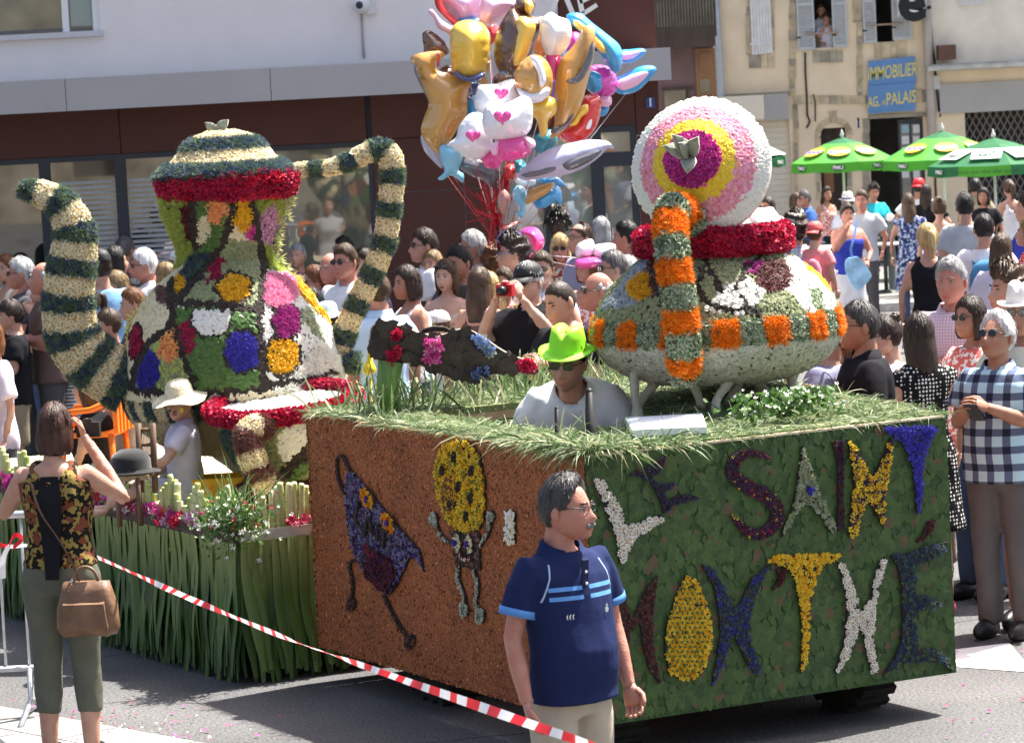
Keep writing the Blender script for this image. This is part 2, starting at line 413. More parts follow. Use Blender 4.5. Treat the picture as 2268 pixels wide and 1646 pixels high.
# glazing
def glz(xa,xb,za,zb,gm,fr=.05):
    w = part('window', [box(xa+fr,xb-fr,FY+.05,FY+.065,za+fr,zb-fr)], gm, mb)
    part('window_frame', [box(xa,xa+fr,FY-.0,FY+.09,za,zb), box(xb-fr,xb,FY-.0,FY+.09,za,zb), box(xa+fr,xb-fr,FY,FY+.09,zb-fr,zb), box(xa+fr,xb-fr,FY,FY+.09,za,za+fr)], frame_m, w)
    return w
glz(-9.5, xa0-1.6, g0, zw, glassL); glz(xa0-1.6, xa0, g0, zw, glassL)
w1 = glz(xa0, xa1, g0, zw, glassL); w2 = glz(xa1, at(590,420,FY).x, g0, zw, glassL); glz(at(590,420,FY).x, xp0, g0, zw, glassR)
film = M('frosted_film', (.42,.44,.44), .6, .05)
for w, xa, xb in ((w1,xa0,xa1),(w2,xa1,at(590,420,FY).x)):
    zt = at(190,402,FY).z
    part('frosted_stripe', [box(xa+.06,xb-.06,FY+.046,FY+.0495,zt-i*.048-.028,zt-i*.048) for i in range(26)], film, w, kind='stuff')
xdm = at(1322,400,FY).x; zt1, zt2 = at(1365,285,FY).z, at(1365,352,FY).z
glz(xp1, at(1215,400,FY).x, g0, zd, glassG, .05); glz(at(1215,400,FY).x, xdm, g0, zd, glassG, .05)
glz(xdm, xd1, zt2, zd, glassG, .06); dr = glz(xdm, xd1, g0, zt2, glassG, .07)
part('handle', [tube([(xdm+.12,FY-.06,1.0),(xdm+.12,FY-.06,1.5)],.012)], M('steel',(.6,.6,.6),.3,.05,metal=1), dr)
part('curtain', [ribbon([(xp1+.1+.06*i, FY+.055+.012*(i%2), (g0+2.4)/2) for i in range(12)], (0,0,1), 2.1)], M('curtain_cloth',(.55,.53,.47),.9,.08), mb)
# plate, security camera, lettering
solo('house_number_plate', [pxbox(1431,217,1450,240,FY-.035,.012,0), text('1', at(1440.5,228.5,FY-.036), (1,0,0),(0,0,1),(0,-1,0), .11, .001, 1, bold=.02)], [M('enamel_blue',(.03,.07,.28),.3,.05), white_m], 'small blue enamel plate with white number 1 on brown panel', 'number plate', at(1440,228,FY))
cp = at(800,12,FY)
cm = thing('security_camera', 'round white security camera on white wall above grey canopy', 'camera', (cp.x, FY, cp.z))
part('housing', [ellipsoid((cp.x,FY-.10,cp.z),(.085,.10,.085))], M('plastic_white',(.7,.7,.7),.4,.03), cm)
part('lens', [ellipsoid((cp.x-.01,FY-.19,cp.z-.005),(.035,.03,.035))], frame_m, cm)
part('bracket', [box(cp.x+.05,cp.x+.14,FY-.06,FY-.002,cp.z-.09,cp.z+.09)], M('plastic_white',(.7,.7,.7)), cm)
part('cable', [tube([at(800,30,FY-.012),at(803,80,FY-.012),at(806,130,FY-.012)],.011,6)], grey_m, cm)
lt = thing('building_sign_letters', 'large white metal letters fixed above the grey canopy', 'sign', at(1265,110,32.6))
def stroke(pts, w, Y=32.7, d=.06):
    out = []
    for a, b in zip(pts[:-1], pts[1:]):
        A_, B_ = at(*a,Y), at(*b,Y); t = (B_-A_).normalized(); s = Vector((-t.z,0,t.x))
        out.append(obox((A_+B_)/2, (B_-A_)/2, s*w/2, Vector((0,d/2,0))))
    return out
part('letter', stroke([(1218,40),(1243,-30),(1272,40)], .045), white_m, lt)
part('letter', stroke([(1277,-30),(1290,30)], .045)+stroke([(1284,6),(1318,-10)],.04)+stroke([(1288,34),(1322,12)],.04), white_m, lt)

# ---- old timber house between
OY = 60.0
wood_d = M('old_wood', (.055,.04,.033), .8, .3, 6, .4, 30, stretch=(1,1,.15)); plum = M('plum_render', (.16,.10,.105), .85, .15, 3, .2)
ob = thing('timber_house', 'dark old house with wooden balcony beside the white building', 'building', (at(1520,300,OY).x, OY, gz(0,OY)))
def c3(cx,cy): return 1461.6+.3555*cx, .3555*cy
def c3box(x0,y0,x1,y1,Y,d,mi=0):
    a = c3(x0,y0); b = c3(x1,y1); return pxbox(a[0],a[1],b[0],b[1],Y,d,mi)
part('wall', [c3box(-350,-700,355,2300,OY,.4)], plum, ob)
bal = part('balcony', [c3box(-60,240,345,300,OY-1.0,1.0)], wood_d, ob)
part('rail', [c3box(-60,-20,345,-5,OY-1.0,.06), c3box(-60,170,345,240,OY-1.0,.06)], wood_d, bal)
for i in range(21): part('baluster', [c3box(-55+i*19,-5,-46+i*19,172,OY-.985,.03)], M('baluster_wood',(.13,.11,.085),.8,.3,4), bal)
part('back_wall', [c3box(-60,-150,345,236,OY-.02,.02)], M('dark_board',(.05,.045,.04),.9,.3,8), ob)
dd = part('door', [c3box(225,305,350,640,OY-.05,.05)], M('brown_door',(.22,.11,.055),.6,.2,5,.1,20,stretch=(1,1,.2)), ob)
part('pane', [c3box(250,495,310,575,OY-.06,.008)], glassL, dd)
part('door_panel', [c3box(245,330,330,440,OY-.07,.018)], M('brown_door',(0,0,0)), dd); part('door_panel', [c3box(245,600,330,640,OY-.07,.018)], M('brown_door',(0,0,0)), dd)
wd = part('window', [c3box(30,565,165,760,OY-.03,.02)], glassL, ob)
part('window_frame', [c3box(15,545,205,565,OY-.06,.06), c3box(165,565,180,760,OY-.06,.06)], wood_d, wd)

# ---- cream house
BY = 66.0; s_ = FPX/BY
def cream_mat(key, c):
    m = M(key, c, .95, .10, 1.6, .25, 25); return m
cream = cream_mat('cream_render', (.74,.61,.43)); stone = M('old_stone', (.50,.41,.27), .95, .35, 3.5, .7, 9)
stoneg = M('grey_stone', (.33,.29,.22), .95, .35, 4, .6, 10)
shut_m = M('shutter_grey', (.46,.48,.49), .6, .08, 10); shut_w = M('shutter_white', (.70,.69,.68), .7, .1, 10); dark = M('dark_void', (.02,.02,.022), .9, .2)
ch = thing('cream_house', 'old cream rendered house with grey shutters and blue estate agent sign', 'building', (at(1820,300,BY).x, BY, gz(0,BY)))
xl = c3(345,0); 
def hole_wall(X0,X1,Z0,Z1,holes,Y,d):
    """wall front of boxes leaving rectangular holes (x0,x1,z0,z1)"""
    xs = sorted({X0,X1,*[h[0] for h in holes],*[h[1] for h in holes]}); zs_ = sorted({Z0,Z1,*[h[2] for h in holes],*[h[3] for h in holes]}); out=[]
    for i in range(len(xs)-1):
        run = None
        for j in range(len(zs_)-1):
            cxm, czm = (xs[i]+xs[i+1])/2,(zs_[j]+zs_[j+1])/2
            solid = not any(h[0]<cxm<h[1] and h[2]<czm<h[3] for h in holes)
            if solid:
                if run is None: run = zs_[j]
            if (not solid or j == len(zs_)-2) and run is not None:
                out.append(box(xs[i],xs[i+1],Y,Y+d,run, zs_[j+1] if solid else zs_[j])); run = None
    return out
def c3xz(cx,cy,Y=BY): a = c3(cx,cy); p = at(a[0],a[1],Y); return p.x, p.z
def c3r(x0,y0,x1,y1,Y=BY):
    mx, mz = c3xz((x0+x1)/2,(y0+y1)/2,Y); k = .3555*Y/FPX/2
    return (mx-(x1-x0)*k, mx+(x1-x0)*k, mz-(y1-y0)*k, mz+(y1-y0)*k)
gB = gz(0,BY)+.12
w1r = c3r(950,-250,1085,298); w2r = c3r(1338,-250,1450,262); adr = c3r(1000,800,1168,1250); adr = (adr[0],adr[1],gB,adr[3]); d2r = c3r(1310,735,1650,1250); d2r=(d2r[0],d2r[1],gB,d2r[3])
rs = c3r(610,745,815,1200); rs = (rs[0],rs[1],gB,rs[3])
X0 = c3xz(352,300)[0]; X1 = c3xz(1672,300)[0]
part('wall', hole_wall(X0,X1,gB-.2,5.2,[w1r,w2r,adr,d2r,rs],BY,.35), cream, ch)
part('roof', [box(X0-.1,X1+.1,BY-.4,BY+8,5.2,5.45)], M('roof_tile',(.3,.13,.08),.9,.3,6), ch)
part('back_wall', [box(X0,X1,BY+7,BY+7.3,gB-.2,5.2), box(X0,X0+.3,BY+.4,BY+7,gB-.2,5.2), box(X1-.3,X1,BY+.4,BY+7,gB-.2,5.2)], cream, ch)
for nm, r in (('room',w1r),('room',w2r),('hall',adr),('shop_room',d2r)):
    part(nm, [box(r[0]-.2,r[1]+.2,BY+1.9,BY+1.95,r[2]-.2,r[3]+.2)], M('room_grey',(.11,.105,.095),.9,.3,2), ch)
def shutter(r, slats=True, Y=BY-.06, mat=shut_m):
    x0,x1,z0,z1 = r; k=.035
    o = part('shutter', [box(x0,x0+k,Y,Y+.045,z0,z1),box(x1-k,x1,Y,Y+.045,z0,z1),box(x0+k,x1-k,Y,Y+.045,z0,z0+.06),box(x0+k,x1-k,Y,Y+.045,(z0+z1)/2-.03,(z0+z1)/2+.03),box(x0+k,x1-k,Y+.02,Y+.03,z0+.06,z1)], mat, ch)
    n = int((z1-z0)/.045)
    part('louvre', [obox(((x0+x1)/2,Y+.014,z0+.07+i*.045),((x1-x0)/2-k,0,0),(0,.012,-.012),(0,.003,.004)) for i in range(n-1)], mat, o, kind='stuff')
    part('hinge', [box(x0-.02,x0+.06,Y-.01,Y-.002,z0+.22,z0+.25)], dark, o)
    return o
shutter(c3r(848,-250,955,312)); shutter(c3r(1068,-250,1158,296)); shutter(c3r(1258,-250,1340,270)); shutter(c3r(1440,-250,1558,248))
# planked shutter
for i in range(7):
    a = 562+i*18.5; part('plank', [c3box(a+1,-200,a+17.5,343-2*i,BY-.05,.05)], shut_w, ch)
part('ledge_bar', [c3box(562,268,690,282,BY-.075,.025)], shut_w, ch)
# stone surrounds
rr = random.Random(3)
def stones(x0,y0,x1,y1,horizontal=False,big=34,Y=BY-.022,mat=None):
    p = y0 if not horizontal else x0; end = y1 if not horizontal else x1
    while p < end-6:
        h = big*rr.uniform(.6,1.3); h = min(h, end-p); j = rr.uniform(-6,6)
        if horizontal: c = c3box(p+1,y0-j*.3,p+h-1,y1+j*.3,Y-rr.uniform(0,.012),.05)
        else: c = c3box(x0-j*.6,p+1,x1+j*.6,p+h-1,Y-rr.uniform(0,.012),.05)
        part('stone', [c], mat or (stone if rr.random()<.7 else stoneg), ch)
        p += h
stones(808,-40,845,600); stones(1228,-40,1262,600,big=40); stones(835,598,1290,650,True,46); stones(1205,0,1255,140)
stones(555,345,715,425,True,60); stones(955,318,1140,392,True,62); stones(1335,265,1535,360,True,66); stones(690,-20,712,345); stones(540,-20,560,345)
stones(1590,560,1665,640,True,40)
stones(832,655,862,1200,big=120); stones(1265,740,1308,1230,big=90,mat=stoneg)
# arched door surround: wedge stones
ac = c3xz(1084,850); k=.3555*BY/FPX
for i in range(9):
    a0, a1 = math.pi*(i+.03)/9, math.pi*(i+.97)/9; r0, r1 = 84*k, (118+(40 if i==4 else 0))*k
    pts=[(r0*math.cos(a0),r0*math.sin(a0)),(r1*math.cos(a0),r1*math.sin(a0)),(r1*math.cos(a1),r1*math.sin(a1)),(r0*math.cos(a1),r0*math.sin(a1))]
    part('stone', [prism(pts,(ac[0],BY,ac[1]),(1,0,0),(0,0,1),(0,-1,0),-.02,.03)], stone, ch)
stones(975,860,1000,1250,big=60); stones(1168,860,1195,1250,big=60)
ad = part('door', [box(adr[0]+.02,adr[1]-.02,BY+.2,BY+.25,adr[2],adr[3])], wood_d, ch)
part('door_panel', [c3box(1020,900,1080,1200,BY+.17,.03)], M('brown_door',(0,0,0)), ad)
# shop door with papers
sd = part('door', [c3box(1490,745,1640,1250,BY+.12,.05)], frame_m, ch)
part('pane', [c3box(1505,775,1560,1220,BY+.1,.015), c3box(1575,775,1625,1220,BY+.1,.015)], glassR, sd)
for i in range(5): 
    for j in range(2): part('notice', [c3box(1508+j*70,780+i*70,1552+j*66,830+i*70,BY+.085,.006)], M('paper',(.65,.66,.64),.8,.05) if (i+j)%3 else M('paper_blue',(.3,.45,.5),.8,.1), sd)
part('lintel', [c3box(1300,712,1655,735,BY-.05,.1)], stoneg, ch)
# roller shutter and sign boxes
rsd = part('roller_shutter', [box(rs[0],rs[1],BY+.1,BY+.12,rs[2],rs[3])], M('roller_cream',(.66,.61,.49),.6,.05,4), ch)
for i in range(int((rs[3]-rs[2])/.11)): part('slat', [box(rs[0],rs[1],BY+.085,BY+.099,rs[2]+i*.11+.008,rs[2]+i*.11+.10)], M('roller_cream',(0,0,0)), rsd)
part('shop_sign_box', [c3box(370,600,650,752,BY-.25,.25), c3box(652,587,800,748,BY-.25,.25,1)], [M('box_cream',(.70,.64,.52),.7,.06), M('box_grey',(.36,.35,.33),.7,.06)], ch)
part('drip_ledge', [c3box(345,583,825,592,BY-.1,.1)], stoneg, ch)
def pipe(pts, r, Y, mat, name='drainpipe'):
    return part(name, [tube([at(*c3(*p),Y) for p in pts], r, 10)], mat, ch)
pipe([(345,-50),(358,200),(374,420),(382,620),(392,900)], .075, BY-.1, M('zinc',(.42,.44,.46),.45,.1,6,metal=.3))
pipe([(1655,-50),(1672,300),(1690,700),(1702,1000)], .085, BY-.12, M('pvc_pipe',(.46,.40,.35),.6,.08,5))
pipe([(905,330),(906,450),(915,600),(918,720),(935,760),(915,800)], .018, BY-.03, dark, 'cable')
pipe([(955,590),(968,640),(968,760)], .012, BY-.03, dark, 'cable')
part('window_bar', [c3box(905,205,1110,216,BY-.12,.04)], M('bar_wood',(.33,.25,.19),.8,.2), ch)
part('window_bar', [c3box(1290,150,1520,160,BY-.12,.04)], M('bar_wood',(.33,.25,.19)), ch)
part('number', [c3box(1224,752,1250,790,BY-.03,.02)], white_m, ch)
part('number_digit', [text('1', at(*c3(1237,771),BY-.031),(1,0,0),(0,0,1),(0,-1,0),.26,.002,bold=.02)], dark, ch)
# blue sign
bs = at(*c3(1445,535),BY-.08)
sg = thing('estate_agent_sign', 'blue board lettered IMMOBILIER AG. du PALAIS in yellow on cream house', 'sign', (bs.x,bs.y,bs.z))
def tilt_panel(pts, Y, d): 
    P = [at(*c3(*p),Y) for p in pts]; V = np.array([tuple(p) for p in P]+[(p.x,p.y+d,p.z) for p in P])
    return (V,[(3,2,1,0),(4,5,6,7),(0,1,5,4),(1,2,6,5),(2,3,7,6),(3,0,4,7)])
blue_s = M('sign_blue', (.115,.245,.47), .6, .08, 5); yel = M('sign_yellow', (.72,.60,.16), .6, .05)
part('board', [tilt_panel([(1295,385),(1587,352),(1598,522),(1300,545)],BY-.10,.04)], blue_s, sg)
part('board', [tilt_panel([(1296,540),(1588,515),(1592,690),(1298,712)],BY-.13,.04)], blue_s, sg)
tu = Vector((1,0,.060)); tv = Vector((.02,0,1))
part('lettering', [text('IMMOBILIER', at(*c3(1446,452),BY-.105), tu*.52, tv, (0,-1,0), .34, .002, bold=.008, shear=.12)], yel, sg)
part('lettering', [text('AG.', at(*c3(1333,640),BY-.135), tu*.52, tv, (0,-1,0), .27, .002, bold=.012), text('du', at(*c3(1394,638),BY-.135), tu*.6, tv, (0,-1,0), .15, .002, shear=.3), text('PALAIS', at(*c3(1503,615),BY-.135), tu*.58, tv, (0,-1,0), .32, .002, bold=.012)], yel, sg)
ep = at(*c3(1575,30),BY-.6)
es = thing('letter_sign_box', 'white square light box sign with black letter e jutting from cream house', 'sign', (ep.x,ep.y,ep.z))
part('casing', [c3box(1475,-120,1660,100,BY-.7,.22)], M('casing_grey',(.5,.5,.5),.5,.05), es)
part('face', [c3box(1488,-115,1648,88,BY-.712,.01)], white_m, es)
part('lettering', [text('e', at(*c3(1568,15),BY-.713),(1,0,0),(0,0,1),(0,-1,0),1.05,.003,bold=.04)], M('ink_black',(.012,.012,.014),.5,.0), es)
part('bracket', [c3box(1640,40,1690,60,BY-.62,.6)], dark, es)

# ---- right-hand cream shop
sh = thing('corner_shop', 'cream shop house with ledge, grey fascia and lattice grille', 'building', (at(2180,300,BY).x, BY, gz(0,BY)))
def spart(n, c, m, parent=None): return part(n, c, m, parent or sh)
gr = c3r(1912,690,2420,1400); gr = (gr[0],gr[1],gB,gr[3])
Xs0 = c3xz(1690,300)[0]; Xs1 = Xs0+9
spart('wall', hole_wall(Xs0,Xs1,gB-.2,5.2,[gr],BY-.03,.35), M('pale_render',(.74,.68,.57),.95,.14,1.3,.2,20))
spart('lower_wall', [c3box(1722,422,2700,520,BY-.06,.03), c3box(1722,690,1910,1400,BY-.06,.03)], cream)
spart('ledge', [c3box(1670,392,2700,420,BY-.5,.47), c3box(1690,380,2700,393,BY-.42,.39)], M('ledge_stone',(.46,.45,.41),.9,.25,4,.4,15))
spart('fascia_board', [c3box(1745,505,2700,688,BY-.14,.08)], M('fascia_grey',(.40,.385,.365),.6,.05,3))
spart('roof', [box(Xs0,Xs1,BY-.3,BY+8,5.2,5.45)], M('roof_tile',(0,0,0)))
spart('back_wall', [box(Xs0,Xs1,BY+7,BY+7.3,gB-.2,5.2)], cream)
spart('wooden_box', [c3box(1738,283,1845,375,BY-.42,.35)], M('box_brown',(.12,.065,.045),.8,.2,6))
spart('vent_window', [c3box(1858,-30,2025,38,BY-.06,.03)], M('vent_white',(.6,.58,.55),.7,.1))
spart('meter_box', [c3box(1695,475,1745,560,BY-.16,.12)], M('casing_grey',(0,0,0)))
spart('cable', [tube([at(*c3(*p),BY-.06) for p in [(1690,180),(1698,300),(1712,380),(1725,560),(1740,700),(1755,690),(1745,730)]],.018,6)], dark)
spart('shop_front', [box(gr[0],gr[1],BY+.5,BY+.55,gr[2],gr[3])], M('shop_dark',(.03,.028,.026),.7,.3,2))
gl = []
x0,x1,z0,z1 = gr; step=.13
n = int((x1-x0+(z1-z0)*.7)/step)+2
for i in range(n):
    for sgn in (1,-1):
        xa = x0-(z1-z0)*.55+i*step if sgn>0 else x0+i*step
        a = Vector((xa,BY+.12,z0)); b = Vector((xa+sgn*(z1-z0)*.55,BY+.12,z1))
        pts = [a.lerp(b,t) for t in np.linspace(0,1,30)]; pts=[p for p in pts if x0<=p.x<=x1]
        if len(pts)>1: gl.append(tube([pts[0],pts[-1]],.012,4,0,False))
spart('lattice_grille', gl, M('grille_metal',(.20,.18,.16),.6,.1))

# stone house across the street, behind the camera: what the glass reflects
bh = thing('stone_house', 'stone house across the street that the shop windows reflect', 'building', (0,-16,0))
st2 = M('street_stone', (.36,.31,.23), .95, .45, 1.3, .6, 4)
part('wall', hole_wall(-26,22,-.1,9.5,[(x,x+1.1,z,z+1.8) for x in (-20,-15,-10,-5,0,5,10) for z in (1.0,4.6)],-16.4,.4), st2, bh)
part('shutter_panel', [box(x,x+1.1,-16.4,-16.3,z,z+1.8) for x in (-20,-15,-10,-5,0,5,10) for z in (1.0,4.6)], M('shutter_brown',(.12,.10,.085),.7,.2), bh)
part('roof', [box(-26,22,-22,-15.8,9.5,9.8)], M('roof_tile',(0,0,0)), bh)
# ================================================================== FLOWER MATERIALS
def petal_m(key, c, c2=None, rough=.6, tl=.25, sc=55): return M(key, c, rough, .22, sc, transl=tl, col2=c2)
P_cream = petal_m('petal_cream', (.74,.66,.42), (.86,.80,.60)); P_white = petal_m('petal_white', (.80,.80,.74), (.88,.87,.82)); P_ctr = petal_m('flower_centre', (.42,.22,.03), (.60,.36,.05))
P_grn = petal_m('herb_green', (.065,.11,.055), (.20,.28,.15)); P_blu = petal_m('flower_navy', (.030,.052,.11), (.07,.12,.24)); P_red = petal_m('petal_red', (.42,.004,.03), (.62,.015,.06))
P_crim = petal_m('petal_crimson', (.26,.006,.035), (.45,.02,.09)); P_yel = petal_m('petal_marigold', (.72,.36,.01), (.85,.52,.02)); P_lem = petal_m('petal_yellow', (.80,.56,.02), (.88,.70,.08))
P_vio = petal_m('flower_ultramarine', (.035,.035,.34), (.09,.08,.55)); P_pur = petal_m('petal_purple', (.28,.012,.16), (.50,.05,.32)); P_pink = petal_m('petal_pink', (.78,.20,.40), (.90,.52,.66))
P_rose = petal_m('petal_rose', (.72,.16,.24), (.85,.50,.48)); P_sal = petal_m('petal_salmon', (.80,.22,.12), (.88,.55,.16)); P_lav = petal_m('petal_lavender', (.55,.22,.42), (.68,.45,.58))
P_bur = petal_m('petal_burgundy', (.07,.008,.014), (.16,.02,.03)); P_dusk = petal_m('petal_dusky', (.14,.075,.07), (.26,.15,.13)); P_lime = petal_m('leaf_lime', (.34,.42,.07), (.52,.58,.16))
P_leaf = petal_m('leaf_green', (.055,.13,.028), (.11,.21,.05), .45); P_sage = petal_m('leaf_sage', (.20,.24,.12), (.36,.38,.20)); P_bark = M('bark_dark', (.035,.027,.022), .9, .35, 30, .8, 50)
P_org = petal_m('petal_orange', (.78,.16,.005), (.88,.30,.01)); P_silv = petal_m('leaf_silver', (.46,.47,.41), (.62,.62,.55), .7, .15, 30); P_pale = petal_m('herb_pale', (.22,.29,.18), (.46,.50,.38)); P_buff = petal_m('leaf_buff', (.38,.35,.22), (.52,.47,.32))
P_maroon = petal_m('stalk_maroon', (.13,.05,.045), (.26,.12,.10)); P_plum = petal_m('petal_plum', (.03,.012,.05), (.08,.035,.12)); P_fuch = petal_m('petal_fuchsia', (.55,.02,.25), (.72,.10,.40))
core_m = M('float_core', (.16,.15,.10), .9, .3, 20, .4)

def lathe_samples(prof, c, n, z0=None, z1=None):
    pr = np.array(prof, float); seg = np.diff(pr, axis=0); ln = np.hypot(seg[:,0],seg[:,1]); ar = ln*(pr[:-1,0]+pr[1:,0])/2+1e-9
    i = RNG.choice(len(ar), n, p=ar/ar.sum()); t = RNG.random(n); r = pr[i,0]+t*seg[i,0]; z = pr[i,1]+t*seg[i,1]; a = RNG.random(n)*2*np.pi
    nr, nz = seg[i,1]/ln[i], -seg[i,0]/ln[i]
    flip = np.where(np.sum(ar*0)+1 > 0, 1, 1)
    P = np.stack([c[0]+r*np.cos(a), c[1]+r*np.sin(a), c[2]+z],1); N = np.stack([nr*np.cos(a), nr*np.sin(a), nz],1)
    return P, N, a, z
def tube_samples(path, rad, n):
    P = _a(path); d = np.linalg.norm(np.diff(P,axis=0),axis=1); w = d*(rad[:-1]+rad[1:])/2
    i = RNG.choice(len(d), n, p=w/w.sum()); t = RNG.random(n); T = np.diff(P,axis=0)/d[:,None]
    p = P[i]+t[:,None]*(P[i+1]-P[i]); r = rad[i]+t*(rad[i+1]-rad[i])
    q = RNG.normal(size=(n,3)); q -= T[i]*np.sum(q*T[i],1)[:,None]; q /= np.linalg.norm(q,axis=1)[:,None]
    cum = np.concatenate([[0],np.cumsum(d)]); return p+q*r[:,None], q, cum[i]+t*d[i], cum[-1], T[i]
def flower(kind, P, N, size, up=None, tilt=.25):
    if kind == 'daisy': return [scatter(P,N,DAISY[0],DAISY[1],size,up,.25,tilt,DAISY[2])]
    t = {'spike':SPIKE,'tuft':TUFT,'petal':PETAL,'ruff':RUFF}[kind]
    return [scatter(P,N,t[0],t[1],size,up,.35,tilt)]
def mixmat(ch, k):   # split the faces of a scatter at random over k materials (per flower)
    V,F,_ = ch; 
    return V,F
def striped(path, rad, bands, root, mats, dens=9000, size=(.013,.018), name='flower_band', twist=None):
    """bands: fractions of length; alternate mats[0] daisies / mats[1] herbs"""
    P = _a(path); rad = np.asarray(rad,float)
    d = np.linalg.norm(np.diff(P,axis=0),axis=1); L = d.sum(); cum = np.concatenate([[0],np.cumsum(d)])
    area = 2*np.pi*np.sum(d*(rad[:-1]+rad[1:])/2); pts, nn, s, _, T = tube_samples(P, rad, int(area*dens))
    ed = np.array(bands)*L
    for k in range(len(ed)-1):
        a, b = ed[k], ed[k+1]; ss = np.linspace(a,b,8)
        core = tube([[np.interp(q,cum,P[:,j]) for j in range(3)] for q in ss], np.interp(ss,cum,rad)*.985, 16, 0, True)
        m = (s>=a)&(s<b); kd = mats[k%len(mats)]
        chs = [core]
        if kd == 'cream':
            h = RNG.random(m.sum())<.55; chs += flower('daisy',pts[m][h],nn[m][h],size[1]); c2 = flower('ruff',pts[m][~h],nn[m][~h],size[0]); chs += c2
            # daisy template material 0 -> petals, 1 -> centres
            chs = [(chs[0][0],chs[0][1],2,True), (chs[1][0],chs[1][1],chs[1][2]), (chs[2][0],chs[2][1],0)]
            part(name, chs, [P_cream,P_ctr,M('band_core_cream',(.50,.40,.22),.9,.2)], root)
        elif kd == 'herb':
            h = RNG.random(m.sum())<.58; f1 = flower('tuft',pts[m][h],nn[m][h],size[1]*1.1)[0]; f2 = flower('tuft',pts[m][~h],nn[m][~h],size[1])[0]
            part(name, [(core[0],core[1],2,True),(f1[0],f1[1],0),(f2[0],f2[1],1)], [P_grn,P_blu,M('band_core_green',(.03,.05,.04),.9,.2)], root)
        else:
            f1 = flower(kd[0],pts[m],nn[m],size[1])[0]; q = RNG.integers(0,len(kd[1]),len(f1[1])//1)
            per = len({'daisy':DAISY,'spike':SPIKE,'tuft':TUFT,'petal':PETAL,'ruff':RUFF}[kd[0]][1]); q = np.repeat(RNG.integers(0,len(kd[1]),len(f1[1])//per),per)
            part(name, [(core[0],core[1],0,True),(f1[0],f1[1],q)], list(kd[1]), root)

# ================================================================== TRACTOR FLOAT (box with lettering)
ZB = .18
Cb, Rb, Lb = gnd(1325,1610,ZB), gnd(2115,1490,ZB), gnd(755,1425,ZB)
ur = (Rb-Cb).normalized(); LR = (Rb-Cb).length
ul = Vector((-ur.y, ur.x, 0)); LL = (Lb-Cb).dot(ul)
nr_, nl_ = -ul, -ur                       # outward normals of the green and the brown face
ZT = 1.365; HB = ZT-ZB; UZ = Vector((0,0,1))
def bx(r, l, z): return Cb + ur*r + ul*l + UZ*(z-ZB)
tf = thing('tractor_float', 'boxed parade float with green leaf front lettered LE SAINT MON\'THÉ and brown side', 'float', tuple(bx(LR/2,LL/2,0)))
board = M('plywood', (.36,.27,.17), .8, .2, 8)
def ob2(r0,r1,l0,l1,z0,z1,mi=0):
    V = np.array([tuple(bx(r,l,z)) for r in (r0,r1) for l in (l0,l1) for z in (z0,z1)]); return (V,BF,mi)
def cork():
    m = bpy.data.materials.new('cork_chips'); m.use_nodes=True; t=m.node_tree; N=t.nodes; L=t.links; p=N['Principled BSDF']
    tc=N.new('ShaderNodeTexCoord'); v=N.new('ShaderNodeTexVoronoi'); v.inputs['Scale'].default_value=130; L.new(tc.outputs['Object'],v.inputs['Vector'])
    n=N.new('ShaderNodeTexNoise'); n.inputs['Scale'].default_value=5; n.inputs['Detail'].default_value=5; L.new(tc.outputs['Object'],n.inputs['Vector'])
    r=N.new('ShaderNodeValToRGB'); e=r.color_ramp.elements; e[0].color=(.075,.020,.006,1); e[1].color=(.47,.145,.042,1); e[0].position=.05; e[1].position=.95
    s=N.new('ShaderNodeSeparateColor'); L.new(v.outputs['Color'],s.inputs[0]); 
    a=N.new('ShaderNodeMath'); a.operation='MULTIPLY_ADD'; a.inputs[1].default_value=.7; L.new(s.outputs[0],a.inputs[0]); 
    b=N.new('ShaderNodeMath'); b.operation='MULTIPLY_ADD'; b.inputs[1].default_value=.5; b.inputs[2].default_value=-.1; L.new(n.outputs[0],b.inputs[0]); L.new(b.outputs[0],a.inputs[2]); L.new(a.outputs[0],r.inputs[0]); L.new(r.outputs[0],p.inputs['Base Color'])
    bp_=N.new('ShaderNodeBump'); bp_.inputs['Strength'].default_value=.9; bp_.inputs['Distance'].default_value=.012; L.new(v.outputs['Color'],bp_.inputs['Height']); L.new(bp_.outputs[0],p.inputs['Normal']); p.inputs['Roughness'].default_value=.85
    return m
corkm = cork()
part('side_panel', [ob2(0,.03,.012,LL,ZB,ZT)], corkm, tf)
part('front_panel', [ob2(.0,LR,-.012,.010,ZB+.004,ZT-.006)], M('moss_board',(.035,.075,.022),.8,.4,30,.5), tf)
part('side_panel', [ob2(LR-.03,LR-.002,.012,LL,ZB,ZT)], corkm, tf)
part('rear_panel', [ob2(.032,LR-.032,LL-.03,LL-.002,ZB,ZT)], corkm, tf)
part('top_trim', [ob2(.004,LR*.99,-.016,.016,ZT-.005,ZT+.004)], M('trim_wood',(.62,.50,.36),.7,.1), tf)
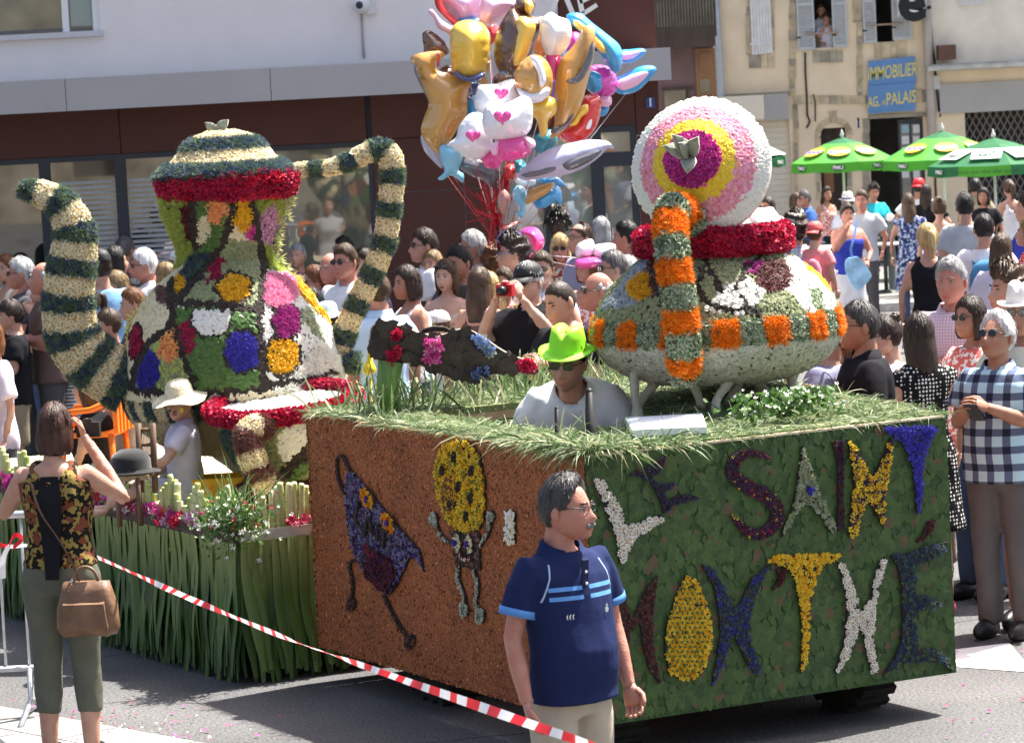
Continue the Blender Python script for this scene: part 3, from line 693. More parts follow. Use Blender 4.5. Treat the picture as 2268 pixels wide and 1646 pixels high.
# chips standing proud of the cork sides, ragged lower edge
n = 5200; nn_ = 3800; ll_ = RNG.random(n)*(LL-.02)+.012; zz_ = RNG.random(n)*(HB-.01)+.004; ll_[nn_:] = np.where(RNG.random(n-nn_)<.5, RNG.random(n-nn_)*LL, np.where(RNG.random(n-nn_)<.5,.005,LL-.005)); zz_[nn_:] = np.where((ll_[nn_:]>.006)&(ll_[nn_:]<LL-.006), np.where(RNG.random(n-nn_)<.5,0.002,HB-.002), zz_[nn_:])
P = np.array([tuple(bx(-.002,ll_[i],ZB+zz_[i])) for i in range(n)]); cf_ = scatter(P,np.tile(np.array(nl_),(n,1)),PETAL[0],PETAL[1],.008,None,.6,.5)
part('bark_chips', [(cf_[0],cf_[1],np.repeat(RNG.integers(0,3,n),6))], [M('chip_a',(.34,.11,.035),.9,.3),M('chip_b',(.16,.045,.016),.9,.3),M('chip_c',(.48,.20,.08),.9,.3)], tf, kind='stuff')
# ivy leaves all over the front
LEAF = (np.array([(-.9,0,.02),(-.35,-.55,.1),(.35,-.5,.12),(.95,0,.05),(.35,.5,.12),(-.35,.55,.1),(0,0,.2)]), np.array([(0,1,6),(1,2,6),(2,3,6),(3,4,6),(4,5,6),(5,0,6)]))
n = 3300; a = RNG.random(n)*(LR-.03)+.015; z = RNG.random(n)*(HB-.062)+.034
P = np.array([tuple(bx(a[i],-.015,ZB+z[i])) for i in range(n)]); Nn = np.tile(np.array(nr_),(n,1))
lv = scatter(P,Nn,LEAF[0]*np.array([1,1,.14]),LEAF[1],.031,(0,0,-1),.45,.013); q = np.repeat(RNG.choice(4,n,p=[.45,.30,.19,.06]),6)
part('ivy_leaves', [(lv[0],lv[1],q)], [petal_m('ivy_a',(.040,.085,.022),(.060,.110,.030),.5,.1),petal_m('ivy_b',(.052,.10,.025),(.08,.135,.038),.5,.1),petal_m('ivy_c',(.030,.065,.020),(.048,.085,.026),.5,.1),petal_m('ivy_d',(.10,.07,.035),(.13,.085,.045),.6,.1)], tf, kind='stuff')
# lettering traced on the front panel
def cL(x,y): return 1279+.4633*x, 883.2+.4633*y
def face_uv(px, o, u, n):
    p = on_plane(px[0],px[1],o,n)-o; return (p.dot(u), p.z)
def stroke_poly(pts, w):
    P = smooth_path([(p[0],p[1],0) for p in pts], 26)[:,:2]; ww = np.interp(np.linspace(0,1,26), np.linspace(0,1,len(w)), w)
    T = np.gradient(P,axis=0); T /= np.linalg.norm(T,axis=1)[:,None]; S = np.stack([-T[:,1],T[:,0]],1)*ww[:,None]/2
    return [tuple(q) for q in np.concatenate([P+S,(P-S)[::-1]])]
def poly_samples(uv, dens):
    U = np.array(uv); lo, hi = U.min(0), U.max(0); n = int((hi-lo).prod()*dens)+20
    q = lo+RNG.random((n,2))*(hi-lo); return q[in_poly(q[:,0],q[:,1],uv)]
def relief(name, px, o, u, n, mats, kind, size, dens, label=None, parent=None, thick=.016, up=None, lift=0., weights=None, grow=0.):
    uv = [face_uv(p,o,u,n) for p in px]; uv = [tuple(q) for q in uv]
    if grow:
        U_ = np.array(uv); sg_ = 1 if np.sum(U_[:,0]*np.roll(U_[:,1],-1)-np.roll(U_[:,0],-1)*U_[:,1])>0 else -1
        T_ = np.roll(U_,-1,0)-np.roll(U_,1,0); T_ /= np.linalg.norm(T_,axis=1)[:,None]+1e-9; U_ = U_+sg_*grow*np.stack([T_[:,1],-T_[:,0]],1); uv = [tuple(q) for q in U_]
    s = poly_samples(uv, dens); oo = np.array(o); uu = np.array(u); n_ = np.array(n)
    P = oo+s[:,:1]*uu+s[:,1:]*np.array([0,0,1.])+n_*(thick+lift); Nn = np.tile(n_,(len(P),1))
    ch = [prism(uv,o,u,(0,0,1),n,lift,thick+lift,len(mats))]
    f = flower(kind,P,Nn,size,up,.3)[0]
    if kind == 'daisy': ch.append((f[0],f[1],f[2])); ml = list(mats)
    else:
        per = len({'spike':SPIKE,'tuft':TUFT,'petal':PETAL,'ruff':RUFF}[kind][1])
        k = np.repeat(RNG.choice(len(mats),len(P),p=weights),per); ch.append((f[0],f[1],k)); ml = list(mats)
    return part(name, ch, ml+[P_bark], parent or tf, label)
FO = Cb + nr_*.014
def letter(crop, mats, kind, label, size=.013, dens=7000, w=None):
    return relief('letter', [cL(*p) for p in crop], FO, ur, nr_, mats, kind, size*.72, dens*1.75, label, weights=w, grow=.002)
letter([(75,385),(110,395),(160,470),(200,545),(225,605),(300,590),(400,555),(395,575),(330,620),(270,655),(240,700),(205,785),(198,770),(190,690),(175,640),(150,570),(115,480)],[P_white,P_ctr],'daisy','white daisy letter L',.018,5200)
letter([(245,355),(300,345),(360,310),(415,268),(405,320),(375,360),(345,370),(350,390),(400,410),(460,400),(440,430),(405,440),(420,490),(470,465),(530,455),(580,475),(520,490),(460,500),(405,545),(400,510),(370,440),(330,385)],[P_plum,P_blu],'tuft','dark plum letter E')
letter(stroke_poly([(912,285),(850,262),(780,268),(735,315),(740,365),(790,410),(850,440),(915,480),(950,540),(930,605),(865,645),(795,625),(728,552)],[8,26,40,52,58,58,62,66,60,56,50,40,6]),[P_bur,P_plum,P_lem,P_red],'ruff','dark burgundy letter S flecked yellow and red',.009,11000,[.30,.60,.055,.045])
lA = letter([(1070,228),(1095,300),(1130,420),(1180,520),(1230,625),(1210,640),(1160,560),(1100,495),(1060,505),(1020,570),(970,660),(972,635),(1015,540),(1040,440),(1055,330)],[P_pale,P_sage],'ruff','pale grey-green letter A',.014)
relief('flower', [cL(1097+15*math.cos(t),437+19*math.sin(t)) for t in np.linspace(0,2*math.pi,12,endpoint=False)], FO, ur, nr_, [P_vio],'tuft',.012,9000,'blue flower in the letter A',lA,.012,lift=.012)
letter([(1210,205),(1268,198),(1262,300),(1262,420),(1265,630),(1238,630),(1240,420),(1240,300)],[P_bur,P_plum],'tuft','dark red letter I')
letter([(1285,195),(1320,235),(1350,300),(1395,385),(1440,320),(1490,190),(1500,200),(1475,330),(1455,480),(1450,605),(1425,560),(1395,490),(1375,460),(1345,540),(1325,640),(1300,665),(1295,640),(1305,530),(1315,420),(1310,310)],[P_lem,P_yel,P_plum],'ruff','yellow and black pansy letter N',.017,5500,[.45,.27,.28])
letter([(1445,140),(1560,135),(1720,130),(1690,170),(1660,230),(1640,310),(1635,420),(1630,500),(1620,545),(1612,500),(1610,420),(1595,320),(1560,230),(1500,170)],[P_vio],'ruff','bright blue letter T',.014)
letter([(1668,585),(1700,578),(1690,620),(1655,665),(1615,685),(1650,640)],[P_bur],'tuft','dark red acute accent')
letter([(945,815),(990,808),(985,850),(955,895),(925,910),(955,860)],[P_bur],'tuft','dark red apostrophe')
letter([(170,900),(215,960),(255,1060),(290,980),(330,900),(375,845),(365,930),(350,1050),(355,1180),(385,1360),(340,1290),(310,1190),(300,1090),(285,1060),(262,1100),(245,1085),(240,1150),(230,1250),(205,1330),(195,1300),(205,1180),(200,1050)],[P_bur,P_maroon],'tuft','dark maroon letter M')
lO = letter([(520,838),(560,880),(600,960),(628,1060),(630,1180),(600,1280),(540,1335),(490,1340),(440,1310),(415,1230),(412,1150),(430,1050),(460,960),(490,890)],[P_yel,P_lem],'ruff','orange yellow teardrop letter O with green dots',.013,8000)
ouv = [(520,838),(560,880),(600,960),(628,1060),(630,1180),(600,1280),(540,1335),(490,1340),(440,1310),(415,1230),(412,1150),(430,1050),(460,960),(490,890)]
gd = []
for i in range(22):
    for j in range(10):
        p = (418+j*24+(i%2)*12, 862+i*23)
        if in_poly(np.array([p[0]]),np.array([p[1]]),[(520+(x-520)*.93,1110+(y-1110)*.95) for x,y in ouv])[0]:
            w = on_plane(*cL(*p),FO+nr_*.02,nr_); gd.append(ellipsoid(w,(.007,.007,.007),6,4))
part('green_dots', gd, petal_m('bud_green',(.10,.16,.04),(.16,.22,.07)), lO, kind='stuff')
letter([(590,790),(640,815),(680,880),(740,1010),(780,960),(830,850),(905,800),(880,850),(840,950),(815,1040),(805,1110),(830,1200),(865,1280),(850,1320),(800,1250),(765,1170),(740,1120),(720,1160),(690,1260),(635,1370),(645,1320),(665,1220),(680,1120),(670,1020),(650,900)],[P_blu,P_vio,P_grn],'tuft','navy blue letter N',.014,8000,[.6,.2,.2])
letter([(900,775),(960,745),(1260,742),(1240,755),(1170,790),(1130,850),(1110,930),(1100,1030),(1095,1150),(1085,1250),(1062,1310),(1060,1270),(1070,1150),(1065,1050),(1050,930),(1030,850),(990,800)],[P_yel,P_lem],'ruff','marigold yellow letter T',.013,8000)
letter([(1238,778),(1265,790),(1300,880),(1330,980),(1345,1025),(1395,960),(1410,880),(1440,790),(1463,755),(1455,800),(1430,890),(1415,970),(1405,1060),(1400,1140),(1410,1230),(1425,1300),(1400,1300),(1380,1220),(1365,1140),(1345,1085),(1330,1080),(1310,1150),(1280,1230),(1225,1310),(1240,1270),(1265,1190),(1280,1090),(1285,980),(1270,880)],[P_white,P_ctr],'daisy','white daisy letter H',.016,6500)
letter([(1495,745),(1560,740),(1660,705),(1760,685),(1745,735),(1680,770),(1600,790),(1610,850),(1605,945),(1650,935),(1730,975),(1690,1005),(1620,1010),(1600,1030),(1610,1120),(1620,1190),(1700,1195),(1760,1240),(1790,1300),(1740,1260),(1650,1250),(1560,1255),(1455,1315),(1500,1250),(1540,1170),(1550,1050),(1545,900),(1525,800)],[P_blu,P_grn],'tuft','dark blue green letter E',.015,8000,[.6,.4])
# pictures on the brown side : milk carton and biscuit figure
def c8(x,y): return 730.8+.4078*x, 974.4+.4078*y
SO = Cb + nl_*.002
def pic(name, crop, mats, kind, size, dens, label=None, parent=None, lift=0., weights=None):
    return relief(name, [c8(*p) for p in crop], SO, ul, nl_, mats, kind, size, dens, label, parent, .010, None, lift, weights)
def ell(cx,cy,rx,ry,t=0,n=16): return [(cx+rx*math.cos(a)*math.cos(t)-ry*math.sin(a)*math.sin(t), cy+rx*math.cos(a)*math.sin(t)+ry*math.sin(a)*math.cos(t)) for a in np.linspace(0,2*math.pi,n,endpoint=False)]
carton = [(110,155),(190,240),(320,400),(440,540),(495,600),(518,715),(490,650),(450,630),(430,660),(370,790),(330,840),(280,810),(210,740),(150,640),(115,520),(95,380),(95,250)]
ct = pic('milk_carton_figure', carton, [P_plum,petal_m('petal_slate',(.16,.15,.28),(.34,.33,.46)),P_vio,P_bur], 'ruff', .010, 10000, 'purple milk carton figure lettered LAIT', None, 0, [.28,.50,.12,.10])
pic('dark_red_petals', [(210,640),(280,600),(350,640),(380,720),(330,835),(280,805),(205,730)], [P_bur,P_plum], 'ruff', .011, 9000, None, ct, .010, [.7,.3])  # dark red petals over the lower part of the carton
for c in ((225,315),(335,448)):
    e = pic('eye', ell(*c,30,62,-.45), [P_yel,P_org], 'ruff', .010, 9000, None, ct, .012)
    pic('pupil', ell(c[0],c[1]+2,9,18), [P_vio], 'tuft', .010, 9000, None, ct, .018)
for k, s in enumerate(([(180,330),(168,430),(195,470),(225,475)],[(215,520),(235,420),(262,520)],[(222,485),(258,485)],[(290,450),(285,545)],[(290,470),(350,500)],[(322,490),(318,590)])):
    pic('lettering', stroke_poly(s,[10,10]), [P_bark], 'petal', .004, 6000, None, ct, .024)
pic('mouth', stroke_poly([(215,560),(240,610),(290,655)],[12,34,8]), [P_crim,P_bur], 'ruff', .008, 9000, None, ct, .013)
for s,w in (([(112,160),(75,88),(45,110),(52,205),(88,300)],12),([(155,650),(112,672),(130,780),(122,870)],13),([(297,840),(350,945),(400,1030),(435,1090)],15)):
    pic('limb', stroke_poly(s,[w,w]), [P_bark,P_maroon], 'ruff', .008, 9000, None, ct)
pic('foot', ell(124,888,22,36), [P_bark,P_maroon], 'ruff', .009, 9000, None, ct); pic('foot', ell(440,1092,24,44,.3), [P_bark,P_maroon], 'ruff', .009, 9000, None, ct)
ck = pic('biscuit_figure', [(640,20),(700,0),(760,10),(820,80),(850,230),(850,400),(825,485),(760,500),(700,490),(650,440),(600,330),(580,200),(590,90)], [P_lem,P_yel,P_leaf], 'ruff', .012, 9500, 'yellow biscuit figure with dark holes and waving arms', None, 0, [.5,.36,.14])
pic('brownish_patch', ell(665,300,38,105,.1), [P_yel,P_maroon], 'ruff', .011, 7000, None, ck, .006, [.5,.5])  # brownish patch of mixed yellow and maroon petals on the biscuit
for c in ((692,90),(628,165),(787,165),(715,250),(785,315),(670,350),(757,415)): pic('hole', ell(c[0],c[1],12,30,.1,10), [P_bark], 'ruff', .006, 6000, None, ck, .012)
pic('body', [(668,490),(818,505),(825,710),(770,700),(690,660)], [P_bark,P_maroon], 'petal', .016, 6000, None, ck)
for c in ((713,555),(780,560)):
    pic('eye', ell(c[0],c[1],17,50,-.08), [P_cream], 'ruff', .009, 9000, None, ck, .012); pic('pupil', ell(c[0]-6,c[1]+2,9,16), [P_vio], 'tuft', .009, 9000, None, ck, .018)
pic('mouth', stroke_poly([(725,600),(745,640),(795,650)],[6,16,5]), [P_cream,P_crim], 'ruff', .008, 9000, None, ck, .013)
for s in ([(675,562),(620,532),(588,470),(575,415)],[(822,575),(868,500),(880,410)],[(708,680),(705,760),(738,850),(738,900)],[(790,710),(812,800),(800,880),(822,930)]): pic('limb', stroke_poly(s,[15,15]), [P_pale,P_silv], 'ruff', .009, 9000, None, ck)
for c in ((573,430,19,36),(882,415,18,34),(738,920,22,40),(824,955,24,42)): pic('hand' if c[1]<600 else 'foot', ell(*c), [P_pale,P_silv], 'ruff', .010, 9000, None, ck)
pic('white_bar', [(960,385),(1000,380),(1015,400),(1012,560),(962,565)], [P_cream,P_white], 'petal', .02, 5000, 'white bar on the brown side')
# wheels and chassis
tyre = M('tyre_rubber',(.018,.018,.018),.85,.3,20,.3); rimm = M('rim_paint',(.35,.33,.3),.5,.2)
def wheel(r, l, rad=.34, w=.2):
    c = np.array(bx(r,l,rad)); ax = np.array(ur)
    prof = [(rad*.55,-w/2),(rad*.92,-w/2),(rad,-w*.35),(rad,w*.35),(rad*.92,w/2),(rad*.55,w/2)]
    V,F,_,_ = lathe(prof,28); V2 = c + V[:,2:3]*ax + V[:,0:1]*np.array(ul) + V[:,1:2]*np.array([0,0,1.])
    o = part('wheel', [(V2,F,0,True)], tyre, tf)
    lug = [obox(c+rad*1.0*(math.cos(t)*np.array(ul)+math.sin(t)*np.array([0,0,1.])), ax*w*.45, .018*(math.cos(t)*np.array(ul)+math.sin(t)*np.array([0,0,1.])), .022*(-math.sin(t)*np.array(ul)+math.cos(t)*np.array([0,0,1.]))) for t in np.linspace(0,2*math.pi,20,endpoint=False)]
    part('tread', lug, tyre, o, kind='stuff'); V,F,_,_ = lathe([(.02,-w*.3),(rad*.56,-w*.35),(rad*.56,w*.35),(.02,w*.3)],20)
    part('rim', [(c+V[:,2:3]*ax+V[:,0:1]*np.array(ul)+V[:,1:2]*np.array([0,0,1.]),F,0,True)], rimm, o)
wheel(.24,1.95); wheel(.24,.38,.28); wheel(LR-.3,.42,.28); wheel(LR-.3,1.95)
part('chassis', [ob2(.5,LR-.5,.3,LL-.3,.3,.85)], M('chassis_dark',(.02,.02,.022),.7,.2), tf)
# platform with an opening for the driver, then grass over it
HO = (.34,1.0,.78,2.3)     # r0,r1,l0,l1 of the opening
part('deck', [ob2(.032,HO[0],.02,LL-.04,ZT-.06,ZT-.02),ob2(HO[1],LR-.032,.02,LL-.04,ZT-.06,ZT-.02),ob2(HO[0],HO[1],.02,HO[2],ZT-.06,ZT-.02),ob2(HO[0],HO[1],HO[3],LL-.04,ZT-.06,ZT-.02)], board, tf)
part('straw_base', [ob2(.04,HO[0],.03,LL-.05,ZT-.019,ZT+.015),ob2(HO[1],LR-.04,.03,LL-.05,ZT-.019,ZT+.012),ob2(HO[0],HO[1],.03,HO[2],ZT-.019,ZT+.011),ob2(HO[0],HO[1],HO[3],LL-.05,ZT-.019,ZT+.013)], M('straw_green',(.16,.20,.08),.9,.4,30,.6), tf)
def blades(P, D, length, width, mi):
    """curved three-segment grass blades"""
    n = len(P); D = D/np.linalg.norm(D,axis=1)[:,None]; g = np.array([0,0,-1.]); L_ = length[:,None]
    S = np.cross(D, RNG.normal(size=(n,3))); S /= np.linalg.norm(S,axis=1)[:,None]+1e-9; w = width[:,None]
    sag = RNG.uniform(.05,.45,n)[:,None]
    p1 = P+D*L_*.4; p2 = P+D*L_*.75+g*L_*sag*.35; p3 = P+D*L_+g*L_*sag
    V = np.stack([P-S*w*.5,P+S*w*.5,p1-S*w*.6,p1+S*w*.6,p2-S*w*.4,p2+S*w*.4,p3],1)
    F4 = np.array([(0,1,3,2),(2,3,5,4)]); F3 = np.array([(4,5,6)]); b = (np.arange(n)*7)[:,None,None]
    return [(V.reshape(-1,3),(F4[None]+b).reshape(-1,4),np.repeat(mi,2)),(V.reshape(-1,3),(F3[None]+b).reshape(-1,3),mi)]
n = 32000; r = RNG.random(n)*(LR+.02)-.01; l = RNG.random(n)*(LL+.02)-.01
ok = ~((r>HO[0]-.02)&(r<HO[1]+.02)&(l>HO[2]-.02)&(l<HO[3]+.02)); r, l = r[ok], l[ok]; n = len(r)
hump = .07*np.exp(-(((r-LR*.85)/.45)**2+((l-1.3)/.7)**2)) 
P = np.array([tuple(bx(r[i],l[i],ZT-.005+RNG.uniform(.0,.03)+hump[i])) for i in range(n)])
D = RNG.normal(size=(n,3)); D[:,2] = np.abs(D[:,2])*.20+.02
mi = RNG.choice(4,n,p=[.42,.28,.18,.12])
gm = [petal_m('grass_grey',(.17,.22,.125),(.30,.36,.21),.55,.3,20),petal_m('grass_green',(.075,.145,.045),(.15,.23,.08),.5,.3,20),petal_m('grass_straw',(.34,.34,.19),(.48,.47,.28),.6,.3,20),petal_m('grass_dark',(.045,.09,.03),(.10,.16,.06),.5,.25,20)]
gb = blades(P,D,RNG.uniform(.05,.14,n),RNG.uniform(.002,.0055,n),mi)
# overhang along the near corner and taller stalks behind
n2 = 620; t = RNG.random(n2); near = RNG.random(n2)<.6
P2 = np.array([tuple(bx(0.0+.05*RNG.random(), abs(RNG.normal())*.35, ZT+.02)) if near[i] else tuple(bx(abs(RNG.normal())*.30,.03*RNG.random(),ZT+.02)) for i in range(n2)])
D2 = RNG.normal(size=(n2,3))*.5 + np.array(nl_)*.55*near[:,None] + np.array(nr_)*.5*(~near)[:,None]; D2[:,2] = RNG.uniform(-.25,.5,n2)
g2 = blades(P2,D2,RNG.uniform(.06,.22,n2),RNG.uniform(.003,.009,n2),RNG.choice(4,n2,p=[.35,.35,.15,.15]))
n3 = 420; P3 = np.array([tuple(bx(RNG.random()*LR, LL*RNG.uniform(.75,1.0), ZT+.03)) for i in range(n3)]); D3 = RNG.normal(size=(n3,3))*.45; D3[:,2] = 1
g3 = blades(P3,D3,RNG.uniform(.12,.30,n3),RNG.uniform(.005,.011,n3),RNG.choice(4,n3,p=[.3,.5,.15,.05]))
part('cut_grass', gb+g2+g3, gm, tf, 'cut green grass heaped on the box top', 'stuff')
# spill of broad leaves with tiny white flowers at the bowl's foot
n = 260; P = np.array([tuple(bx(LR*.62+RNG.normal()*.13, .12+abs(RNG.normal())*.1, ZT+.05+RNG.random()*.12)) for i in range(n)])
lf = scatter(P,RNG.normal(size=(n,3))+np.array([0,-.5,.6]),LEAF[0],LEAF[1],.022,None,.4,.4); wf = scatter(P[:90]+.012,np.tile([0,-.6,.8],(90,1)),RUFF[0],RUFF[1],.010)
part('sprig', [(lf[0],lf[1],0),(wf[0],wf[1],1)], [P_leaf,P_white], tf, 'leafy sprig with tiny white flowers', 'stuff')
# white cloth showing through, levers of the tractor
cl = [on_plane(*p,Vector((0,0,ZT+.06)),UZ) for p in ((1385,925),(1555,915),(1565,945),(1400,952))]
part('white_sheet', [(np.array([tuple(p) for p in cl]+[(p.x,p.y,p.z-.03) for p in cl]),[(0,1,2,3),(3,2,6,7),(0,3,7,4),(1,0,4,5),(2,1,5,6)])], M('sheet_white',(.75,.78,.82),.8,.05), tf)
lv_m = M('lever_black',(.02,.018,.016),.5,.1)
for x,y0,y1,Y,rr_ in ((1305,868,960,15.65,.022),(1233,905,960,15.8,.013)):
    a, b = at(x,y0,Y), at(x+3,y1+60,Y); part('lever', [tube([b,b.lerp(a,.5),b.lerp(a,.52),a],[rr_*1.25,rr_*1.25,rr_,rr_*.8],10), ellipsoid(a,(rr_*.8,)*3,8,6)], lv_m, tf)
# post under the spoon
pc = at(866,905,17.35); pb = at(866,800,17.35)
part('post', [tube([(pc.x,pc.y,ZT-.05),(pc.x-.012,pc.y,(ZT+pb.z)/2),(pb.x,pb.y,pb.z)],[.060,.056,.062],12)], M('leek_green',(.13,.24,.05),.5,.35,12,.3,30,stretch=(3,3,.3)), tf, 'green leek stem post holding the spoon')

# ================================================================== SPOON
sy = 17.35
def cS(x,y): return 730.8+ .37*x, 426.4+.37*y    # crop of (1200,700) at .37
spo = [(245,850),(255,805),(300,775),(350,775),(400,800),(450,805),(520,840),(600,858),(700,850),(780,820),(850,835),(930,880),(1000,930),(1080,975),(1150,1000),(1215,1010),(1235,1040),(1215,1070),(1140,1075),(1050,1075),(960,1090),(900,1110),(830,1115),(740,1110),(650,1075),(560,1035),(480,1015),(420,1020),(370,1030),(310,1005),(260,985),(240,930)]
sp = thing('bark_spoon', 'large dark bark covered spoon with flower patches lying over the grass', 'spoon', tuple(at(*cS(650,1000),sy)))
uv = [(at(*cS(*p),sy).x, at(*cS(*p),sy).z) for p in spo]; uv = [tuple(q) for q in smooth_closed(uv,70)]
part('blade', [prism(uv,(0,sy,0),(1,0,0),(0,0,1),(0,-1,0),-.035,.025)], P_bark, sp)
s = poly_samples(uv,1700); P = np.stack([s[:,0],np.full(len(s),sy-.027),s[:,1]],1)
bk = scatter(P,np.tile([0,-1.,0],(len(P),1)),LEAF[0],LEAF[1],.034,None,.4,.12)
part('bark_scales', [bk], M('bark_scale',(.05,.04,.033),.8,.35,14,.6,40), sp, kind='stuff')
rim = [(x,sy-.006,z) for x,z in uv]; part('pale_edge', [tube(rim+[rim[0]],.008,6,caps=False)], M('edge_pale',(.42,.38,.31),.7,.2), sp)
for nm, poly, mt in (('flower_patch',[(575,880),(680,865),(640,1030),(610,1010),(560,1000),(585,930)],[P_fuch,P_pink]),('flower_patch',[(375,830),(420,825),(415,870),(380,880)],[P_red,P_crim]),('flower_patch',[(345,950),(410,930),(420,970),(370,1025),(345,990)],[P_red,P_crim]),('flower_patch',[(865,860),(920,865),(980,940),(960,980),(900,930)],[petal_m('petal_cornflower',(.10,.18,.42),(.22,.32,.58)),P_pale]),('flower_patch',[(835,1070),(940,1040),(940,1090),(850,1115)],[petal_m('petal_cornflower',(0,0,0)),P_blu]),('flower_patch',[(1120,1010),(1200,1000),(1235,1040),(1200,1072),(1130,1060)],[P_red,P_crim])):
    q = [(at(*cS(*p),sy).x, at(*cS(*p),sy).z) for p in poly]; s = poly_samples(q,5500); P = np.stack([s[:,0],np.full(len(s),sy-.05),s[:,1]],1)
    f = flower('ruff',P,np.tile([0,-1.,0],(len(P),1)),.019,None,.5)[0]; k = np.repeat(RNG.integers(0,2,len(P)),8)
    part(nm, [(f[0],f[1],k)], mt, sp)
bw = at(*cS(640,815),sy+.25)
bq = [(at(*cS(*p),sy+.25).x, at(*cS(*p),sy+.25).z) for p in ((530,850),(560,815),(620,800),(690,805),(745,835),(700,830),(620,830))]
part('bowl_back', [prism(bq,(0,sy+.25,0),(1,0,0),(0,0,1),(0,-1,0),-.03,.03), obox((bw.x,sy+.12,bw.z-.06),(.25,0,0),(0,.12,0),(0,0,.02))], P_bark, sp)

# ================================================================== SUGAR BOWL
by = 16.75; bs_ = FPX/by; bc = at(1590,740,by)
prof_px = [(505,158),(520,168),(555,165),(560,150),(580,180),(620,226),(660,256),(700,274),(735,279),(765,268),(795,243),(820,205),(838,150),(845,60)]
def bz(y): return at(1590,y,by).z
prof = [(w/bs_, bz(y)) for y,w in prof_px][::-1]
sb = thing('sugar_bowl', 'flower covered sugar bowl with orange striped handle and big round lid', 'bowl', (bc.x,by,ZT))
prof_body = [p for p in prof if p[1] <= bz(556)]
part('body', [lathe([(.02,prof_body[0][1])]+[(r*.985,z) for r,z in prof_body],48,(bc.x,by,0))], core_m, sb)
P,N_,a,z = lathe_samples(prof_body,(bc.x,by,0),30000)
sx,sy_ = proj(P); sx = sx+RNG.normal(size=len(P))*1.2+2*np.sin(sy_*.17); sy_ = sy_+RNG.normal(size=len(P))*1.2+2*np.sin(sx*.15); zone = np.full(len(P),'sage',dtype=object)
zb0, zb1 = bz(692), bz(748)
zone[z<zb1] = 'silver'
xs_ = (a/(2*np.pi)*30).astype(int)
zone[(z>=zb1)&(z<=zb0)] = np.where(xs_[(z>=zb1)&(z<=zb0)]%2==0,'orange','pale')
up_ = (z>zb0)
def setz(poly, nm, only=up_): zone[in_poly(sx,sy_,poly)&only] = nm
setz([(1325,690),(1420,575),(1440,570),(1450,640),(1400,680)],'slate'); setz([(1391,630),(1420,605),(1440,612),(1455,650),(1420,668),(1395,660)],'marig')
setz([(1740,560),(1790,590),(1845,660),(1860,700),(1800,705),(1740,640)],'white'); setz([(1770,575),(1800,580),(1840,640),(1815,625)],'lemon'); setz([(1790,640),(1810,700),(1830,700),(1815,640)],'leaf')
setz([(1590,645),(1650,615),(1700,640),(1680,670),(1640,700),(1560,690)],'whiteleaf'); setz(ell(1712,612,42,36,.1),'burg'); setz(ell(1666,592,22,14),'purple'); setz([(1430,590),(1452,570),(1458,660),(1445,660)],'burg')
bars = [[(1545,555),(1575,600),(1600,650)],[(1560,590),(1545,630),(1560,670),(1610,690),(1660,685)],[(1640,660),(1680,700)],[(1695,560),(1650,600),(1630,640)],[(1440,560),(1452,620),(1475,690)]]
for b_ in bars:
    for p_,q_ in zip(b_[:-1],b_[1:]):
        d_ = np.hypot(q_[0]-p_[0],q_[1]-p_[1]); t_ = np.clip(((sx-p_[0])*(q_[0]-p_[0])+(sy_-p_[1])*(q_[1]-p_[1]))/d_**2,0,1)
        zone[(np.hypot(sx-p_[0]-t_*(q_[0]-p_[0]),sy_-p_[1]-t_*(q_[1]-p_[1]))<7)&up_] = 'bark'
ZS = {'sage':('petal',[P_sage],.020,(0,0,-1)),'silver':('petal',[P_silv],.026,(0,0,-1)),'orange':('tuft',[P_org],.024,None),'pale':('ruff',[P_pale,P_pale,P_grn],.017,None),'slate':('petal',[petal_m('petal_slate2',(.22,.26,.30),(.36,.40,.42))],.024,(0,0,-1)),'marig':('tuft',[P_yel],.022,None),'white':('petal',[P_white],.022,(0,0,-1)),'lemon':('ruff',[P_lem],.018,None),'leaf':('petal',[P_leaf,P_pale],.022,(0,0,-1)),'whiteleaf':('petal',[P_silv,P_white],.026,None),'burg':('ruff',[P_bur,P_dusk],.018,None),'purple':('ruff',[P_pur],.018,None),'bark':('petal',[P_bark],.018,None)}
PER = {'daisy':len(DAISY[1]),'spike':len(SPIKE[1]),'tuft':len(TUFT[1]),'petal':len(PETAL[1]),'ruff':len(RUFF[1])}
def zones_to_parts(P, N, zone, ZS, root):
    for nm in sorted(set(zone)):
        m = zone == nm; kd, ms, sz, up = ZS[nm]; f = flower(kd,P[m],N[m],sz*.76,up,.20)[0]
        k = np.repeat(RNG.integers(0,len(ms),m.sum()),PER[kd]) if kd!='daisy' else f[2]
        part('flower_patch', [(f[0],f[1],k)], ms, root, None, 'stuff')
zones_to_parts(P,N_,zone,ZS,sb)
# red rim ring, with inside
rim_p = [(160/bs_,bz(556)),(172/bs_,bz(548)),(172/bs_,bz(515)),(160/bs_,bz(503)),(150/bs_,bz(505)),(146/bs_,bz(530)),(.02,bz(545))]
rm = part('rim', [lathe(rim_p,40,(bc.x,by,0))], M('rim_core',(.12,.01,.02),.9,.2), sb)
P,N_,a,z = lathe_samples(rim_p[:-1],(bc.x,by,0),3600); f = flower('ruff',P,N_,.021,None,.4)[0]
part('petals', [(f[0],f[1],np.repeat(RNG.integers(0,2,len(P)),8))], [P_crim,P_red], rm)
cube = M('sugar_cube',(.86,.80,.80),.8,.06)
for c,s_2,t in (((1645,504),.055,.5),((1690,502),.065,.35),((1725,508),.045,.9),((1612,518),.06,1.2)):
    p = at(*c,by+.02); R_ = np.array(Matrix.Rotation(t,3,'Z') @ Matrix.Rotation(.5,3,'X')); part('sugar_cube', [obox(p,R_[:,0]*s_2,R_[:,1]*s_2,R_[:,2]*s_2)], cube, sb)
